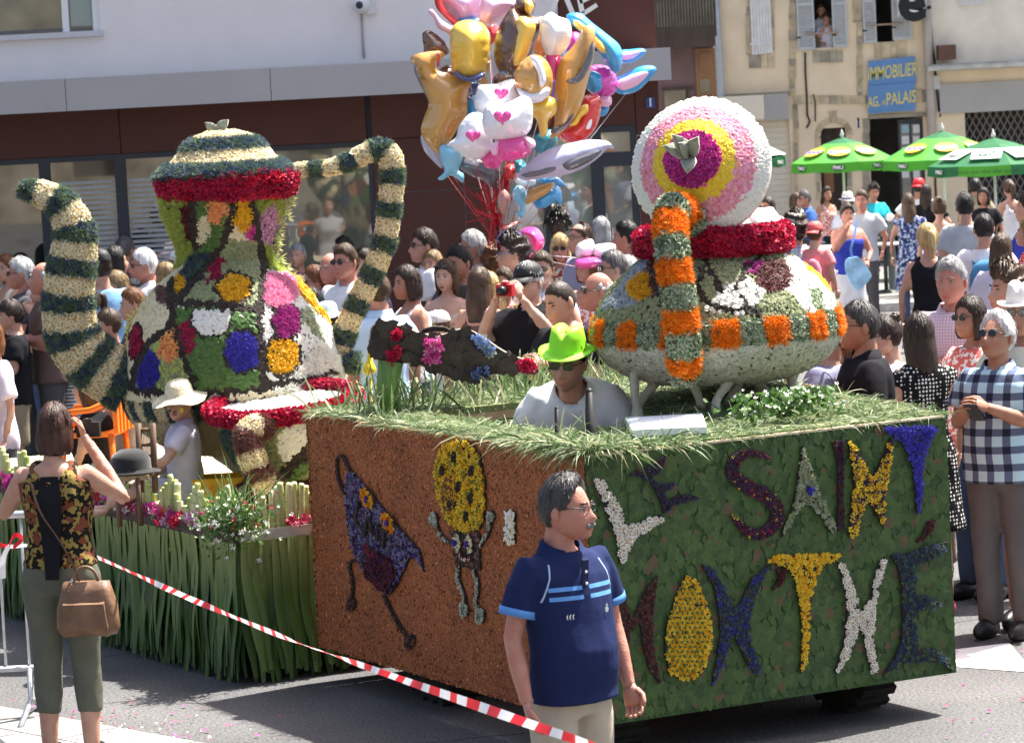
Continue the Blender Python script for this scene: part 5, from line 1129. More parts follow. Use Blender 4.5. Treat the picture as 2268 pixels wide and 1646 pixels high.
def loft(rings, seg=20, p=2.4):
    """rings (cx, cy, z, rx, ry) stacked upward"""
    a = np.arange(seg)*2*np.pi/seg; c, s = np.cos(a), np.sin(a); c = np.sign(c)*abs(c)**(2/p); s = np.sign(s)*abs(s)**(2/p)
    V = np.concatenate([np.stack([r[0]+r[3]*c, r[1]+r[4]*s, np.full(seg, r[2])],1) for r in rings]); n = len(rings); F = []
    for i in range(n-1):
        for j in range(seg): k = (j+1)%seg; F.append((i*seg+j,i*seg+k,(i+1)*seg+k,(i+1)*seg+j))
    F.append(tuple(range(seg))[::-1]); F.append(tuple((n-1)*seg+j for j in range(seg)))
    return (V, F)
ARMS = {  # elbow, wrist for the right-hand side (+x); mirrored for the other
 'down': ((.245,.03,1.16),(.25,-.05,.92)), 'cross': ((.25,-.03,1.17),(-.06,-.21,1.20)), 'phone': ((.24,-.02,1.17),(.07,-.27,1.29)), 'cam': ((.29,-.16,1.27),(.085,-.27,1.57)),
 'camlow': ((.30,-.10,1.22),(.10,-.24,1.45)), 'chin': ((.20,-.14,1.20),(.05,-.17,1.46)), 'up': ((.38,.03,1.62),(.15,.03,1.74)), 'hip': ((.36,.10,1.19),(.20,-.02,1.02)), 'lap': ((.24,-.05,1.16),(.14,-.30,1.05)), 'reach': ((.28,-.14,1.22),(.22,-.38,1.12)), 'back': ((.27,.08,1.17),(.20,.16,.98)), 'bag': ((.27,.0,1.17),(.20,-.18,1.06)), 'wave': ((.26,-.18,1.28),(.16,-.36,1.42))}
def torso_rings(sex, b, belly, g=0.):
    if sex == 'm': R = [(.84,.150,.110,0),(.93,.168,.118,0),(1.02,.158,.110,0),(1.10,.152,.108,0),(1.20,.163,.115,0),(1.31,.180,.122,0),(1.39,.185,.110,.005),(1.44,.150,.088,.01),(1.475,.090,.070,.015)]
    else: R = [(.84,.155,.112,0),(.92,.176,.122,0),(1.00,.160,.108,0),(1.09,.132,.094,0),(1.18,.140,.105,-.008),(1.27,.155,.122,-.022),(1.34,.160,.110,-.008),(1.40,.160,.094,.005),(1.44,.125,.078,.01),(1.475,.075,.060,.015)]
    out = []
    for z,rx,ry,cy in R:
        w = math.exp(-((z-1.07)/.14)**2); out.append((0, cy-.07*belly*w, z, rx*b*(1+.10*belly*w)+g, ry*b*(1+.55*belly*w)+g))
    return out
def arm_pts(pose, sex, side):
    e, w = ARMS[pose]; sh = (.172 if sex=='m' else .150, .01, 1.425); s = side
    return [np.array((p[0]*s,p[1],p[2])) for p in (sh,e,w)]
def legs(sit):
    if sit == 'sit': return lambda s: [np.array(q) for q in ((.09*s,0,.92),(.115*s,-.42,.90),(.12*s,-.40,.50))]
    if sit == 'floor': return lambda s: [np.array(q) for q in ((.09*s,0,.90),(.16*s,-.36,.98),(.12*s,-.62,.88))]
    return lambda s: [np.array(q) for q in ((.09*s,0,.90),(.098*s,-.01,.49),(.105*s,.02,.09))]
_cache = {}
def body_core(sex, b, belly, poses, sit, vox):
    k = ('b',sex,b,belly,poses,sit,vox)
    if k not in _cache:
        ch = [loft(torso_rings(sex,b,belly))]; ch.append(tube([(0,.012,1.42),(0,.02,1.50),(0,.012,1.56)],[.066,.055,.052] if sex=='m' else [.055,.046,.044],14))
        q = 1.0 if sex=='m' else .86
        for s,ps in ((1,poses[0]),(-1,poses[1])):
            a,e,w = arm_pts(ps,sex,s); m1 = a*.5+e*.5; m2 = e*.55+w*.45
            ch.append(tube([a*np.array([.55,1,1])+np.array([0,0,-.015]),a,m1,e,m2,w,w+(w-e)*.05],np.array([.045,.054,.050,.041,.042,.029,.027])*q*b,12))
            h,kn,an = legs(sit)(s); ch.append(tube([h+(h-kn)*.05,h*.8+kn*.2,h*.45+kn*.55,kn,kn*.65+an*.35,an],np.array([.08,.088,.072,.055,.056,.038])*b,12))
            ft = an+np.array([0,-.09,-.055]); ch.append(ellipsoid(ft,(.040,.11,.035),12,8))
        _cache[k] = remesh(ch,vox,3)
    return _cache[k]
def top_core(sex, b, belly, poses, style, vox, folds=.009):
    k = ('t',sex,b,belly,poses,style,vox)
    if k in _cache: return _cache[k]
    g = {'tank':.010,'strap':.010,'tee':.020,'polo':.022,'shirt':.026,'long':.024,'dress':.016,'vest':.014,'blouse':.028}[style]
    R = torso_rings(sex,b,belly,g); hem = {'tee':.88,'polo':.895,'shirt':.86,'long':.88,'tank':.92,'strap':.92,'vest':.975,'blouse':.84,'dress':.86}[style]
    R = [r for r in R if r[2] >= hem-.001]
    loose = .010 if style in ('shirt','blouse','polo','tee') else 0
    R = [(r[0],r[1],r[2],max(r[3],.150*b+loose) if r[2]<1.2 and style in ('shirt','tee','polo','blouse') else r[3], r[4]) for r in R]
    R = [(R[0][0],R[0][1],hem,R[0][3]+.006,R[0][4]+.008)]+[r for r in R if r[2]>hem+.02]
    if style in ('tank','strap','vest'): R = [r for r in R if r[2]<(1.36 if style!='vest' else 1.42)]
    if style == 'dress': R = [(0,0,.50,.235,.185),(0,0,.70,.205,.155)]+R[1:]
    ch = [loft(R,24)]
    if style in ('tank','strap','vest'):
        w = {'tank':.030,'strap':.011,'vest':.045}[style]; dx = .085 if sex=='f' else .10
        for s in (1,-1): ch.append(tube([(dx*s,-.10,1.30),(dx*s,-.070,1.40),(dx*s*.98,.005,1.452),(dx*s,.075,1.40),(dx*s,.10,1.30)],w,8))
    elif style != 'dress' or True:
        q = 1.0 if sex=='m' else .88
        for s,ps in ((1,poses[0]),(-1,poses[1])):
            a,e,w_ = arm_pts(ps,sex,s)
            if style == 'dress': ch.append(tube([a+(a-e)*.02,a*.72+e*.28],[.066*q,.066*q],14)); continue
            if style in ('long',): ch.append(tube([a*np.array([.50,1,1])+np.array([0,0,-.025]),a+np.array([0,0,-.008]),a*.5+e*.5,e,e*.5+w_*.5,w_*.94+e*.06],np.array([.062,.066,.068,.060,.056,.046])*q*b,14))
            else:
                f = .66 if style!='blouse' else .8; end = a*(1-f)+e*f
                ch.append(tube([a*np.array([.50,1,1])+np.array([0,0,-.025]),a+np.array([0,0,-.008]),a*.75+e*.25,end],np.array([.062,.064,.069,.076])*q*b+.004,16))
    V,F = remesh(ch,vox,2,folds,len(_cache)); _cache[k] = (V,F); return V,F
def bottom_core(sex, b, belly, sit, style, vox):
    k = ('p',sex,b,belly,sit,style,vox)
    if k in _cache: return _cache[k]
    R = torso_rings(sex,b,belly*.6,.010); R = [r for r in R if r[2]<(1.04 if style=='skirt' or belly<.2 else .97)]; R = [(r[0],r[1],r[2],r[3],r[4]) for r in R]
    if style == 'skirt': ch = [loft([(0,0,.52,.20,.165),(0,0,.75,.192,.145)]+R[1:],24)]
    else:
        ch = [loft(R,22)]; f = {'pants':1.0,'capri':1.0,'shorts':.62}[style]
        for s in (1,-1):
            h,kn,an = legs(sit)(s)
            if style == 'shorts': ch.append(tube([h+(h-kn)*.08,h*.8+kn*.2,h*.1+kn*.9],np.array([.098,.106,.098])*b,16))
            elif style == 'capri': ch.append(tube([h+(h-kn)*.08,h*.8+kn*.2,h*.45+kn*.55,kn,kn*.7+an*.3,kn*.42+an*.58],np.array([.094,.101,.084,.067,.066,.058])*b,16))
            else: ch.append(tube([h+(h-kn)*.08,h*.8+kn*.2,h*.45+kn*.55,kn,kn*.6+an*.4,an+(an-kn)*.03],np.array([.096,.104,.090,.074,.070,.066])*b,16))
    V,F = remesh(ch,vox,2,.010,len(_cache)); _cache[k] = (V,F); return V,F
# ---- head
NLON, NLAT = 42, 34
_lu = np.arange(NLON)*2*np.pi/NLON; LON = _lu - .55*np.sin(_lu); LAT = np.linspace(-np.pi/2, np.pi/2, NLAT)
def head_base(th, ph):
    x = .076*np.sin(th)*np.cos(ph); y = -.098*np.cos(th)*np.cos(ph); z = .118*np.sin(ph); fr = np.clip(np.cos(th),0,1)
    f = np.clip((-z-.005)/.11,0,1); x = x*(1-.22*f**1.2); y = np.where(y>0, y*(1-.55*f), y)
    y = y - .058*f**1.1*fr**1.2*np.cos(ph)**.2 ; x = x*(1+.35*f*np.clip(1-np.abs(ph)/1.5,0,1))
    y = np.where((z>.02)&(y<0), y*.97, y)
    return x, y, z
def head_mesh(sex):
    if ('h',sex) in _cache: return _cache[('h',sex)]
    th, ph = np.meshgrid(LON, LAT); x,y,z = head_base(th,ph); fr = (np.cos(th)>.1)
    ax = np.abs(x)
    nose = np.exp(-(x/.0125)**2)*np.interp(z,[-.047,-.036,-.026,0,.022],[0,.85,1,.42,.0])*(.027 if sex=='m' else .023)
    eye = .010*np.exp(-((ax-.031)/.016)**2-((z-.010)/.011)**2); brow = .0055*np.exp(-((z-.030)/.009)**2-(x/.05)**4)
    lip = .006*np.exp(-(x/.021)**2-((z+.069)/.011)**2); gro = .004*np.exp(-(x/.022)**2-((z+.068)/.003)**2); dent = .004*np.exp(-(x/.03)**2-((z+.085)/.007)**2); chin = .008*np.exp(-(x/.022)**2-((z+.102)/.012)**2)
    chk = .004*np.exp(-((ax-.045)/.018)**2-((z+.022)/.02)**2); ns = .006*np.exp(-((ax-.014)/.006)**2-((z+.036)/.008)**2)
    y = y + np.where(fr, -nose+eye-brow-lip+gro+dent-chin-chk-ns, 0)
    V = np.stack([x,y,z],2).reshape(-1,3); F = []; mi = []
    for i in range(NLAT-1):
        for j in range(NLON):
            k = (j+1)%NLON; F.append((i*NLON+j,i*NLON+k,(i+1)*NLON+k,(i+1)*NLON+j)); c = V[list(F[-1])].mean(0)
            mi.append(3 if (abs(c[0])<.023 and -.080<c[2]<-.060 and c[1]<-.06) else 0)
    ch = [(V,np.array(F),np.array(mi),True)]
    for s in (1,-1):
        R_ = np.array(Matrix.Rotation(s*.35,3,'Z')); ch.append(ellipsoid((.080*s,.012,-.004),(.010,.021,.033),10,8,0,R_)); ch.append(ellipsoid((.077*s,.006,-.026),(.008,.012,.012),8,6))
        ch.append(ellipsoid((.031*s,-.0790,.009),(.0120,.0095,.0050),10,8,1)); ch.append(ellipsoid((.031*s,-.0875,.0092),(.0052,.0026,.0046),8,6,2))
        ch.append(tube([(.017*s,-.0868,.0125),(.031*s,-.0893,.0150),(.045*s,-.0800,.0120)],.0019,5,2))
        ch.append(tube([(.013*s,-.0985,.029),(.030*s,-.0985,.035),(.050*s,-.084,.030)],[.0035,.0045,.0025] if sex=='m' else [.0022,.003,.0015],6,2))
    ch.append(tube([(0,.022,-.05),(0,.030,-.10),(0,.036,-.17)],[.052,.055,.060] if sex=='m' else [.044,.045,.050],16,0,True,False))
    _cache[('h',sex)] = ch; return ch
def hair_mesh(style, rnd, L=.28):
    th, ph = np.meshgrid(LON, np.linspace(-np.pi/2,np.pi/2,27)); x,y,z = head_base(th,ph); d = np.degrees(np.abs((th+np.pi)%(2*np.pi)-np.pi))
    zl = np.interp(d,[0,35,60,82,98,122,180],[.074,.070,.048,.010,.004,-.055,-.070]); T, side, amp, fz = .020,.011,.25,23
    if style in ('buzz',): T, side, amp = .006,.004,.1
    if style in ('long','bob','pony','bun','long_up'): T, side, amp = .020,.015,.22; zl = np.interp(d,[0,30,55,75,100,122,180],[.078,.070,.035,-.005,-.03,-.06,-.07])
    if style == 'fringe': T, side, amp = .024,.018,.22; zl = np.interp(d,[0,30,55,75,100,122,180],[.040,.040,.020,-.035,-.05,-.07,-.075])
    if style == 'kid': T, side, amp = .024,.018,.2; zl = np.interp(d,[0,35,60,80,100,122,180],[.045,.042,.03,-.005,-.01,-.06,-.075])
    if style in ('curly','locs'): T, side, amp, fz = .036,.024,.55,17
    m = np.clip((z-zl)/.012+.5+.35*np.sin(th*31+z*60),0,1)
    if style in ('bald','ring'): m = m*np.clip((.050-z+.02*np.sin(th*9))/.02,0,1); T, side = .010,.010
    if style == 'recede': zl = np.interp(d,[0,30,52,70,98,122,180],[.103,.092,.062,.012,.004,-.055,-.072]); m = np.clip((z-zl)/.012+.5+.35*np.sin(th*31+z*60),0,1); T, side, amp = .026,.016,.3
    if style == 'balding': m = m*np.clip(1-np.clip((z-.070)/.02,0,1)*np.clip((110-d)/30,0,1),0,1)
    t = side+(T-side)*np.clip(z/.09,0,1); wob = 1+amp*np.sin(th*fz+4*np.sin(z*38+rnd.random()*6))*(.6+.4*np.sin(z*70))
    if style in ('curly','locs'): wob = wob+.5*np.sin(th*fz*1.7+z*140)
    r = np.where(m>0, t*wob*m, 0)-.007*(1-m); ln = np.sqrt(x*x+y*y+z*z)+1e-9
    V = np.stack([x+x/ln*r,y+y/ln*r,z+z/ln*r],2); n0,n1 = V.shape[:2]
    F = np.array([(i*n1+j,i*n1+(j+1)%n1,(i+1)*n1+(j+1)%n1,(i+1)*n1+j) for i in range(n0-1) for j in range(n1)])
    ch = [(V.reshape(-1,3),F,0,True)]
    def curtain(a0,a1,zs,rx,ry,cy,thk=.028):
        n=22; A=np.radians(np.linspace(a0,a1,n)); Vv=[]; Ff=[]
        for zi,(z_,a_,b_,c_) in enumerate(zip(zs,rx,ry,cy)):
            w = 1+.05*np.sin(A*14+z_*25)+.03*np.sin(A*31)
            o = np.stack([a_*np.sin(A)*w,c_-b_*np.cos(A)*w,np.full(n,z_)+.006*np.sin(A*23)],1); i_ = np.stack([(a_-thk)*np.sin(A),c_-(b_-thk)*np.cos(A),np.full(n,z_)],1); Vv.append(np.concatenate([o,i_[::-1]]))
        k=2*n
        for i in range(len(zs)-1):
            for j in range(k): Ff.append((i*k+j,i*k+(j+1)%k,(i+1)*k+(j+1)%k,(i+1)*k+j))
        Ff.append(tuple(range(k))); Ff.append(tuple((len(zs)-1)*k+j for j in range(k))[::-1]); ch.append((np.concatenate(Vv),Ff,0,True))
    if style == 'bob' or style=='fringe': curtain(58,302,[.05,.0,-.05,-.10,-.125],[.086,.093,.097,.092,.080],[.100,.108,.110,.100,.088],[0,.0,.004,.006,.006],.022)
    if style == 'long':
        zs=np.linspace(.05,-L,8); curtain(62,298,zs,np.interp(zs,[-L,-.15,0,.05],[.075,.100,.094,.086]),np.interp(zs,[-L,-.18,-.08,.05],[.055,.080,.105,.100]),np.interp(zs,[-L,-.15,-.05,.05],[.075,.045,.01,0]))
    if style in ('pony','long_up'):
        p=smooth_path([(0,.095,.055),(0,.135,.05),(.005,.150,-.01),(.0,.140,-.10),(0,.125,-.17)],14); ch.append(tube(p,np.array([.018,.026,.032,.035,.036,.036,.035,.034,.032,.030,.027,.023,.016,.006]),10))
        for q in range(14):
            o=np.array([rnd.uniform(-.02,.02),rnd.uniform(-.015,.02),0]); ch.append(tube(p+o*np.linspace(0,1.3,14)[:,None],np.linspace(.008,.002,14),4))
    if style == 'bun':
        for q in range(16):
            v=np.array([rnd.gauss(0,1),rnd.gauss(0,1),rnd.gauss(0,1)]); v/=np.linalg.norm(v); ch.append(ellipsoid(np.array([0,.075,.105])+v*.022,(.022,.022,.02),8,6))
    if style == 'locs':
        for q in range(70):
            a=rnd.uniform(0,6.28); p=rnd.uniform(.15,1.2); b=np.array([.08*math.sin(a)*math.cos(p),-.10*math.cos(a)*math.cos(p),.118*math.sin(p)])*1.12; o=b/np.linalg.norm(b); ch.append(tube([b,b+o*.022,b+o*.032+np.array([0,0,-.03]),b+o*.030+np.array([0,0,-.065])],[.008,.008,.007,.004],5))
    # loose strands that follow the shell
    S=[]; ok=np.argwhere(m>.8)
    if len(ok) and style not in ('buzz',):
        for q in range(190 if style not in ('bald','ring') else 80):
            i,j = ok[rnd.randrange(len(ok))]; ln_=rnd.randint(3,8); st=[]; 
            for k in range(ln_):
                ii=max(0,i-k); 
                if m[ii,j]<.3: break
                p=V[ii,j]; n_=p/np.linalg.norm(p); st.append(p*1.0+n_*(.002+.009*rnd.random()**2)+np.array([rnd.uniform(-.003,.003),rnd.uniform(-.003,.003),0]))
            if len(st)>=2:
                st=np.array(st); tdir=np.cross(st[-1]-st[0],st[0]); tdir/=np.linalg.norm(tdir)+1e-9; S.append(ribbon(st,tdir,np.linspace(.005,.0015,len(st))))
    return ch+S
SKIN = {'fair':(.56,.33,.24),'tan':(.46,.25,.165),'red':(.55,.27,.20),'olive':(.38,.21,.135),'dark':(.055,.030,.020),'pale':(.62,.40,.31)}
def skin_m(t): c=tuple(v*.84 for v in SKIN[t]); return M('skin_'+t, (c[0]*1.04,c[1]*1.06,c[2]*1.06), .48, .10, 16, .25, 130, spec=.4, col2=(c[0]*.96,c[1]*.78,c[2]*.74))
eye_w = M('eye_white',(.50,.46,.43),.3,.02); eye_d = M('eye_dark',(.03,.02,.015),.3,.1); 
def lip_m(t): return M('lip_'+t, tuple(a*b for a,b in zip(SKIN[t],(.85,.5,.55))), .45, .05)
HAIRC = {'black':(.012,.010,.009),'dbrown':(.030,.018,.012),'brown':(.070,.040,.022),'auburn':(.16,.06,.022),'chestnut':(.048,.019,.012),'blond':(.50,.36,.16),'dblond':(.26,.17,.08),'grey':(.30,.30,.31),'lgrey':(.46,.46,.46),'white':(.74,.73,.70),'dgrey':(.11,.10,.10),'pepper':(.050,.047,.046)}
def hair_m(c): return M('hair_'+c, HAIRC[c], .48, .45, 45, .5, 120, stretch=(1,1,.12))
# ---- cloth
def cloth(key, col, kind='plain', c2=None, sc=30., c3=None, rough=.85):
    if key in _M: return _M[key]
    if kind == 'plain': return M(key, col, rough, .12, 7, .35, 16, sheen=.0, spec=.12)
    m = M(key, col, rough, 0, 6, .3, 16, sheen=.0, spec=.12); t=m.node_tree; N=t.nodes; L=t.links; p=N['Principled BSDF']; tc=N.new('ShaderNodeTexCoord')
    def band(axis, freq, duty, ph=0.):
        se=N.new('ShaderNodeSeparateXYZ'); L.new(tc.outputs['Object'],se.inputs[0]); a=N.new('ShaderNodeMath'); a.operation='MULTIPLY_ADD'; a.inputs[1].default_value=freq; a.inputs[2].default_value=ph+100; L.new(se.outputs[axis],a.inputs[0])
        f=N.new('ShaderNodeMath'); f.operation='FRACT'; L.new(a.outputs[0],f.inputs[0]); g=N.new('ShaderNodeMath'); g.operation='LESS_THAN'; g.inputs[1].default_value=duty; L.new(f.outputs[0],g.inputs[0]); return g.outputs[0]
    def mix(fac, a, b, bt='MIX'):
        x=N.new('ShaderNodeMix'); x.data_type='RGBA'; x.blend_type=bt; x.clamp_result=True
        if isinstance(fac,float): x.inputs[0].default_value=fac
        else: L.new(fac,x.inputs[0])
        for i,v in ((6,a),(7,b)):
            if isinstance(v,tuple): x.inputs[i].default_value=v+(1,)
            else: L.new(v,x.inputs[i])
        return x.outputs[2]
    if kind == 'stripe': out = mix(band(2,sc,.38),col,c2)
    elif kind == 'plaid':
        out = mix(band(0,sc,.42),col,c2); out = mix(band(2,sc,.42,.2),out,c2); b = N.new('ShaderNodeMath'); b.operation='MULTIPLY'; L.new(band(0,sc,.42),b.inputs[0]); L.new(band(2,sc,.42,.2),b.inputs[1]); out = mix(b.outputs[0],out,c3 or c2)
    elif kind == 'check': out = mix(band(0,sc,.2),col,c2); out = mix(band(2,sc,.2),out,c2)
    else:
        v=N.new('ShaderNodeTexVoronoi'); v.inputs['Scale'].default_value=sc; L.new(tc.outputs['Object'],v.inputs['Vector']); lt=N.new('ShaderNodeMath'); lt.operation='LESS_THAN'; lt.inputs[1].default_value=.32 if kind=='dots' else .42; L.new(v.outputs['Distance'],lt.inputs[0])
        if kind == 'dots': v.inputs['Randomness'].default_value=.25; out = mix(lt.outputs[0],col,c2)
        else:
            nz=N.new('ShaderNodeTexNoise'); nz.inputs['Scale'].default_value=sc*.9; L.new(tc.outputs['Object'],nz.inputs['Vector']); gt=N.new('ShaderNodeMath'); gt.operation='GREATER_THAN'; gt.inputs[1].default_value=.52; L.new(nz.outputs[0],gt.inputs[0])
            out = mix(gt.outputs[0],col,c2)
            if c3:
                n3=N.new('ShaderNodeTexNoise'); n3.inputs['Scale'].default_value=sc*.6; n3.noise_dimensions='3D'; mp=N.new('ShaderNodeMapping'); mp.inputs['Location'].default_value=(5,3,1); L.new(tc.outputs['Object'],mp.inputs[0]); L.new(mp.outputs[0],n3.inputs['Vector']); g3=N.new('ShaderNodeMath'); g3.operation='GREATER_THAN'; g3.inputs[1].default_value=.56; L.new(n3.outputs[0],g3.inputs[0]); out = mix(g3.outputs[0],out,c3)
    L.new(out,p.inputs['Base Color']); return m
WHT=cloth('cloth_white',(.74,.74,.76)); BLK=cloth('cloth_black',(.012,.012,.015)); DGR=cloth('cloth_dgrey',(.065,.065,.07)); JEAN=cloth('cloth_jean',(.06,.09,.17)); KHA=cloth('cloth_khaki',(.24,.20,.14)); NAVY=cloth('cloth_navy',(.022,.03,.075)); BEI=cloth('cloth_beige',(.42,.37,.29)); SHOE=M('shoe_black',(.015,.014,.014),.4,.2); SHW=M('shoe_light',(.5,.48,.46),.6,.2)
lens_d = M('lens_dark',(.008,.008,.010),.08,.0,spec=.6); metal_f = M('frame_metal',(.05,.05,.055),.35,.05); lens_c = M('lens_clear',(.50,.42,.38),.05,.0,spec=.7)
def rotz(a): return np.array(Matrix.Rotation(a,3,'Z'))
def hand(wr, d, pn, s=1., curl=.6, side=1):
    """palm with five unequal bent fingers; d: along the hand, pn: palm normal"""
    d=np.array(d)/np.linalg.norm(d); pn=np.array(pn,float); pn-=d*pn.dot(d); pn/=np.linalg.norm(pn); x=np.cross(d,pn)*side; wr=np.array(wr); ch=[]
    secs=[(0,.024,.018),(.03,.034,.017),(.065,.040,.015),(.088,.038,.012)]; V=[];F=[]; n=10
    for q,(l,w,t) in enumerate(secs):
        for j in range(n): a=2*math.pi*j/n; V.append(wr+s*(d*l+x*w*math.cos(a)+pn*t*math.sin(a)))
    for i in range(3):
        for j in range(n): k=(j+1)%n; F.append((i*n+j,i*n+k,(i+1)*n+k,(i+1)*n+j))
    F.append(tuple(range(n))[::-1]); F.append(tuple(3*n+j for j in range(n))); ch.append((np.array(V),F,0,True))
    for i,(o,l) in enumerate(((-.029,.070),(-.010,.080),(.010,.076),(.028,.060))):
        b=wr+s*(d*.082+x*o); a1,a2,a3=curl*.6,curl*1.3,curl*1.9; pts=[b]
        for a,fr in ((a1,.45),(a2,.30),(a3,.25)): pts.append(pts[-1]+s*l*fr*(d*math.cos(a)+pn*math.sin(a)))
        ch.append(tube(pts,np.array([.0095,.009,.0082,.0062])*s,6))
    b=wr+s*(d*.028-x*.026); pts=[b,b+s*(d*.026-x*.022+pn*.008),b+s*(d*.052-x*.026+pn*.020),b+s*(d*.072-x*.022+pn*.028)]; ch.append(tube(pts,np.array([.013,.011,.0095,.007])*s,7))
    return ch
def smooth01(t): t=np.clip(t,0,1); return t*t*(3-2*t)
class Person: pass
NP = 0
def person(x, y, h, rot, label, top, bottom, hair, skin='fair', sex='m', pose='down', pose2=None, head=(0,0), b=1., belly=0., Y=None, extras=(), sit=None, vox=1., lean=0., child=False, zroot=None, shoe=SHOE, cat=None, hairL=.28, topfolds=.007, curl=.6, group=None):
    """x,y: pixel of the top of the head (or hat); the distance follows from the standing height h"""
    global NP; NP += 1; rnd = random.Random(NP*13+5)
    hatadd = 0
    for e in extras:
        if e[0]=='fedora': hatadd=.085
        if e[0]=='sunhat': hatadd=.07
        if e[0]=='cap': hatadd=.022
    hs = 1.22 if child else 1.0
    k = h/(1.75+(.235*(hs-1)*.75)); dz = {'sit':-.44,'floor':-.80,None:0}[sit]
    topz = (1.755+.235*(hs-1)*.75+hatadd*hs+dz)*k
    if lean: topz -= (1-math.cos(lean))*.75*k
    if Y is None:
        lo, hi = 6., 90.; d = ray(x,y)
        for _ in range(60):
            mid=(lo+hi)/2; zz=CAMH+d.z*mid/d.y-gz(0,mid)
            if zz>topz: lo=mid
            else: hi=mid
        Y=lo
    p = at(x,y,Y); z0 = gz(0,Y) if zroot is None else zroot
    if zroot == 'fit': z0 = p.z-topz
    if lean:
        hd=np.array([0,-math.sin(lean)*.75*k]); q=rotz(math.radians(rot))[:2,:2]@hd; p = Vector((p.x-q[0],p.y-q[1],p.z))
    root = thing('person', label, cat or ('child' if child else 'person'), (p.x,p.y,z0), group); root.rotation_euler=(0,0,math.radians(rot)); root.scale=(k,k,k)
    P = Person(); P.root=root; P.k=k; P.rot=math.radians(rot); P.loc=np.array((p.x,p.y,z0)); poses=(pose,pose2 or pose)
    def bend(V):
        V=np.array(V,float)
        if lean:
            t=smooth01((V[:,2]-.92)/.30)*lean; yy,zz=V[:,1],V[:,2]-.95; V=np.stack([V[:,0],np.where(V[:,2]>.8,yy*np.cos(t)-zz*np.sin(t),yy),.95+np.where(V[:,2]>.8,yy*np.sin(t)+zz*np.cos(t),zz)],1)
        V[:,2]+=dz; return V
    P.bend=bend; P.world=lambda q: P.loc+rotz(P.rot)@(bend([q])[0]*k)
    Vb,Fb = body_core(sex,b,belly,poses,sit,(.033 if vox>=1 else .024*vox))
    Hr = rotz(math.radians(head[0])) @ np.array(Matrix.Rotation(math.radians(head[1]),3,'X'))
    pv = np.array([0,.02,1.53]); hc = np.array([0,-.008,1.637-.0])
    fs = np.array([rnd.uniform(.95,1.05)*hs,rnd.uniform(.97,1.04)*hs,rnd.uniform(.97,1.03)*hs])
    if sex=='f': fs = fs*np.array([.95,.95,.97])
    hc[2] += .118*(hs-1)*.9
    def hx(V): return bend((np.asarray(V)*fs+hc-pv)@Hr.T+pv)
    P.hx=hx
    ch = [(bend(Vb),Fb,0,True)]+[(hx(c[0]),)+tuple(c[1:]) for c in head_mesh(sex)]
    for s,ps in ((1,poses[0]),(-1,poses[1])):
        a,e,w = arm_pts(ps,sex,s); pn = np.array([-s*.8,-.5,0]) if ps in('down','hip','back') else np.array([-s*.6,.3,-.4]); d = (w-e)
        if ps in ('cross',): d=np.array([-s*1.,-.05,.1]); pn=np.array([0,1.,0])
        if ps in ('cam','camlow'): d=np.array([-s*.35,-.15,.9]); pn=np.array([-s*.9,.3,.0])
        if ps=='up': d=np.array([-s*.8,-.1,.3]); pn=np.array([0,.2,-1.])
        for c in hand(w,d,pn,1.0 if sex=='m' else .9,curl if ps!='cam' else 1.1,s): ch.append((bend(c[0]),)+tuple(c[1:]))
        setattr(P,'w_r' if s>0 else 'w_l',w)
    link('body',make_mesh('body',ch),[skin_m(skin),eye_w,eye_d if hair[1] not in('white','lgrey','grey') else M('brow_grey',(.25,.24,.23),.8,.2),lip_m(skin)],root)
    st,tm = top; V,F = top_core(sex,b,belly,poses,st,(.021 if vox>=1 else .019*vox),topfolds)
    key=('topm',sex,b,belly,poses,st,vox,lean,sit,topfolds); 
    def shared(key,V,F,name,mat):
        if key not in _cache:
            me=make_mesh(name,[(bend(V),F,0,True)]); me.materials.append(mat); _cache[key]=me
        o=bpy.data.objects.new(name,_cache[key]); COL.objects.link(o); o.parent=root; o.material_slots[0].link='OBJECT'; o.material_slots[0].material=mat; return o
    P.top = shared(key,V,F,{'dress':'dress','shirt':'shirt','polo':'shirt','blouse':'blouse'}.get(st,'top'),tm)
    if bottom:
        bs,bm = bottom; V,F=bottom_core(sex,b,belly,sit,bs,.024*vox); P.bot=shared(('botm',sex,b,belly,sit,bs,vox,lean),V,F,{'skirt':'skirt','shorts':'shorts'}.get(bs,'trousers'),bm)
    if sit is None:
        for s in (1,-1):
            an=legs(None)(s)[2]; me_k=('shoe',s)
            if me_k not in _cache:
                V,F,_,_=ellipsoid(an+np.array([0,-.065,-.042]),(.048,.140,.058),14,10); V[:,2]=np.maximum(V[:,2],.004); _cache[me_k]=make_mesh('shoe',[(V,F,0,True)]); _cache[me_k].materials.append(SHOE)
            o=bpy.data.objects.new('shoe',_cache[me_k]); COL.objects.link(o); o.parent=root; o.material_slots[0].link='OBJECT'; o.material_slots[0].material=shoe
    if st in ('shirt','polo'):
        n=20; A=np.linspace(math.radians(22),math.radians(338),n); V=[]
        for r,zz,fl in ((.064,1.515,.0),(.070,1.522,.0),(.094,1.468,.010)):
            V+= [((r+.008)*math.sin(a)*1.05,.016-r*math.cos(a)*1.02-fl*(abs(math.cos(a))),zz-.018*max(0,math.cos(a))*(1 if zz<1.5 else 2.2)) for a in A]
        F=[(i*n+j,i*n+j+1,(i+1)*n+j+1,(i+1)*n+j) for i in range(2) for j in range(n-1)]
        link('collar',make_mesh('collar',[(bend(np.array(V)),F,0,True)]),tm,root)
    if hair[0]!='none':
        hch=hair_mesh(hair[0],rnd,hairL); link('hair',make_mesh('hair',[(hx(c[0]),)+tuple(c[1:]) for c in hch]),hair_m(hair[1]),root)
    for e in extras: extra(P,e,rnd)
    return P
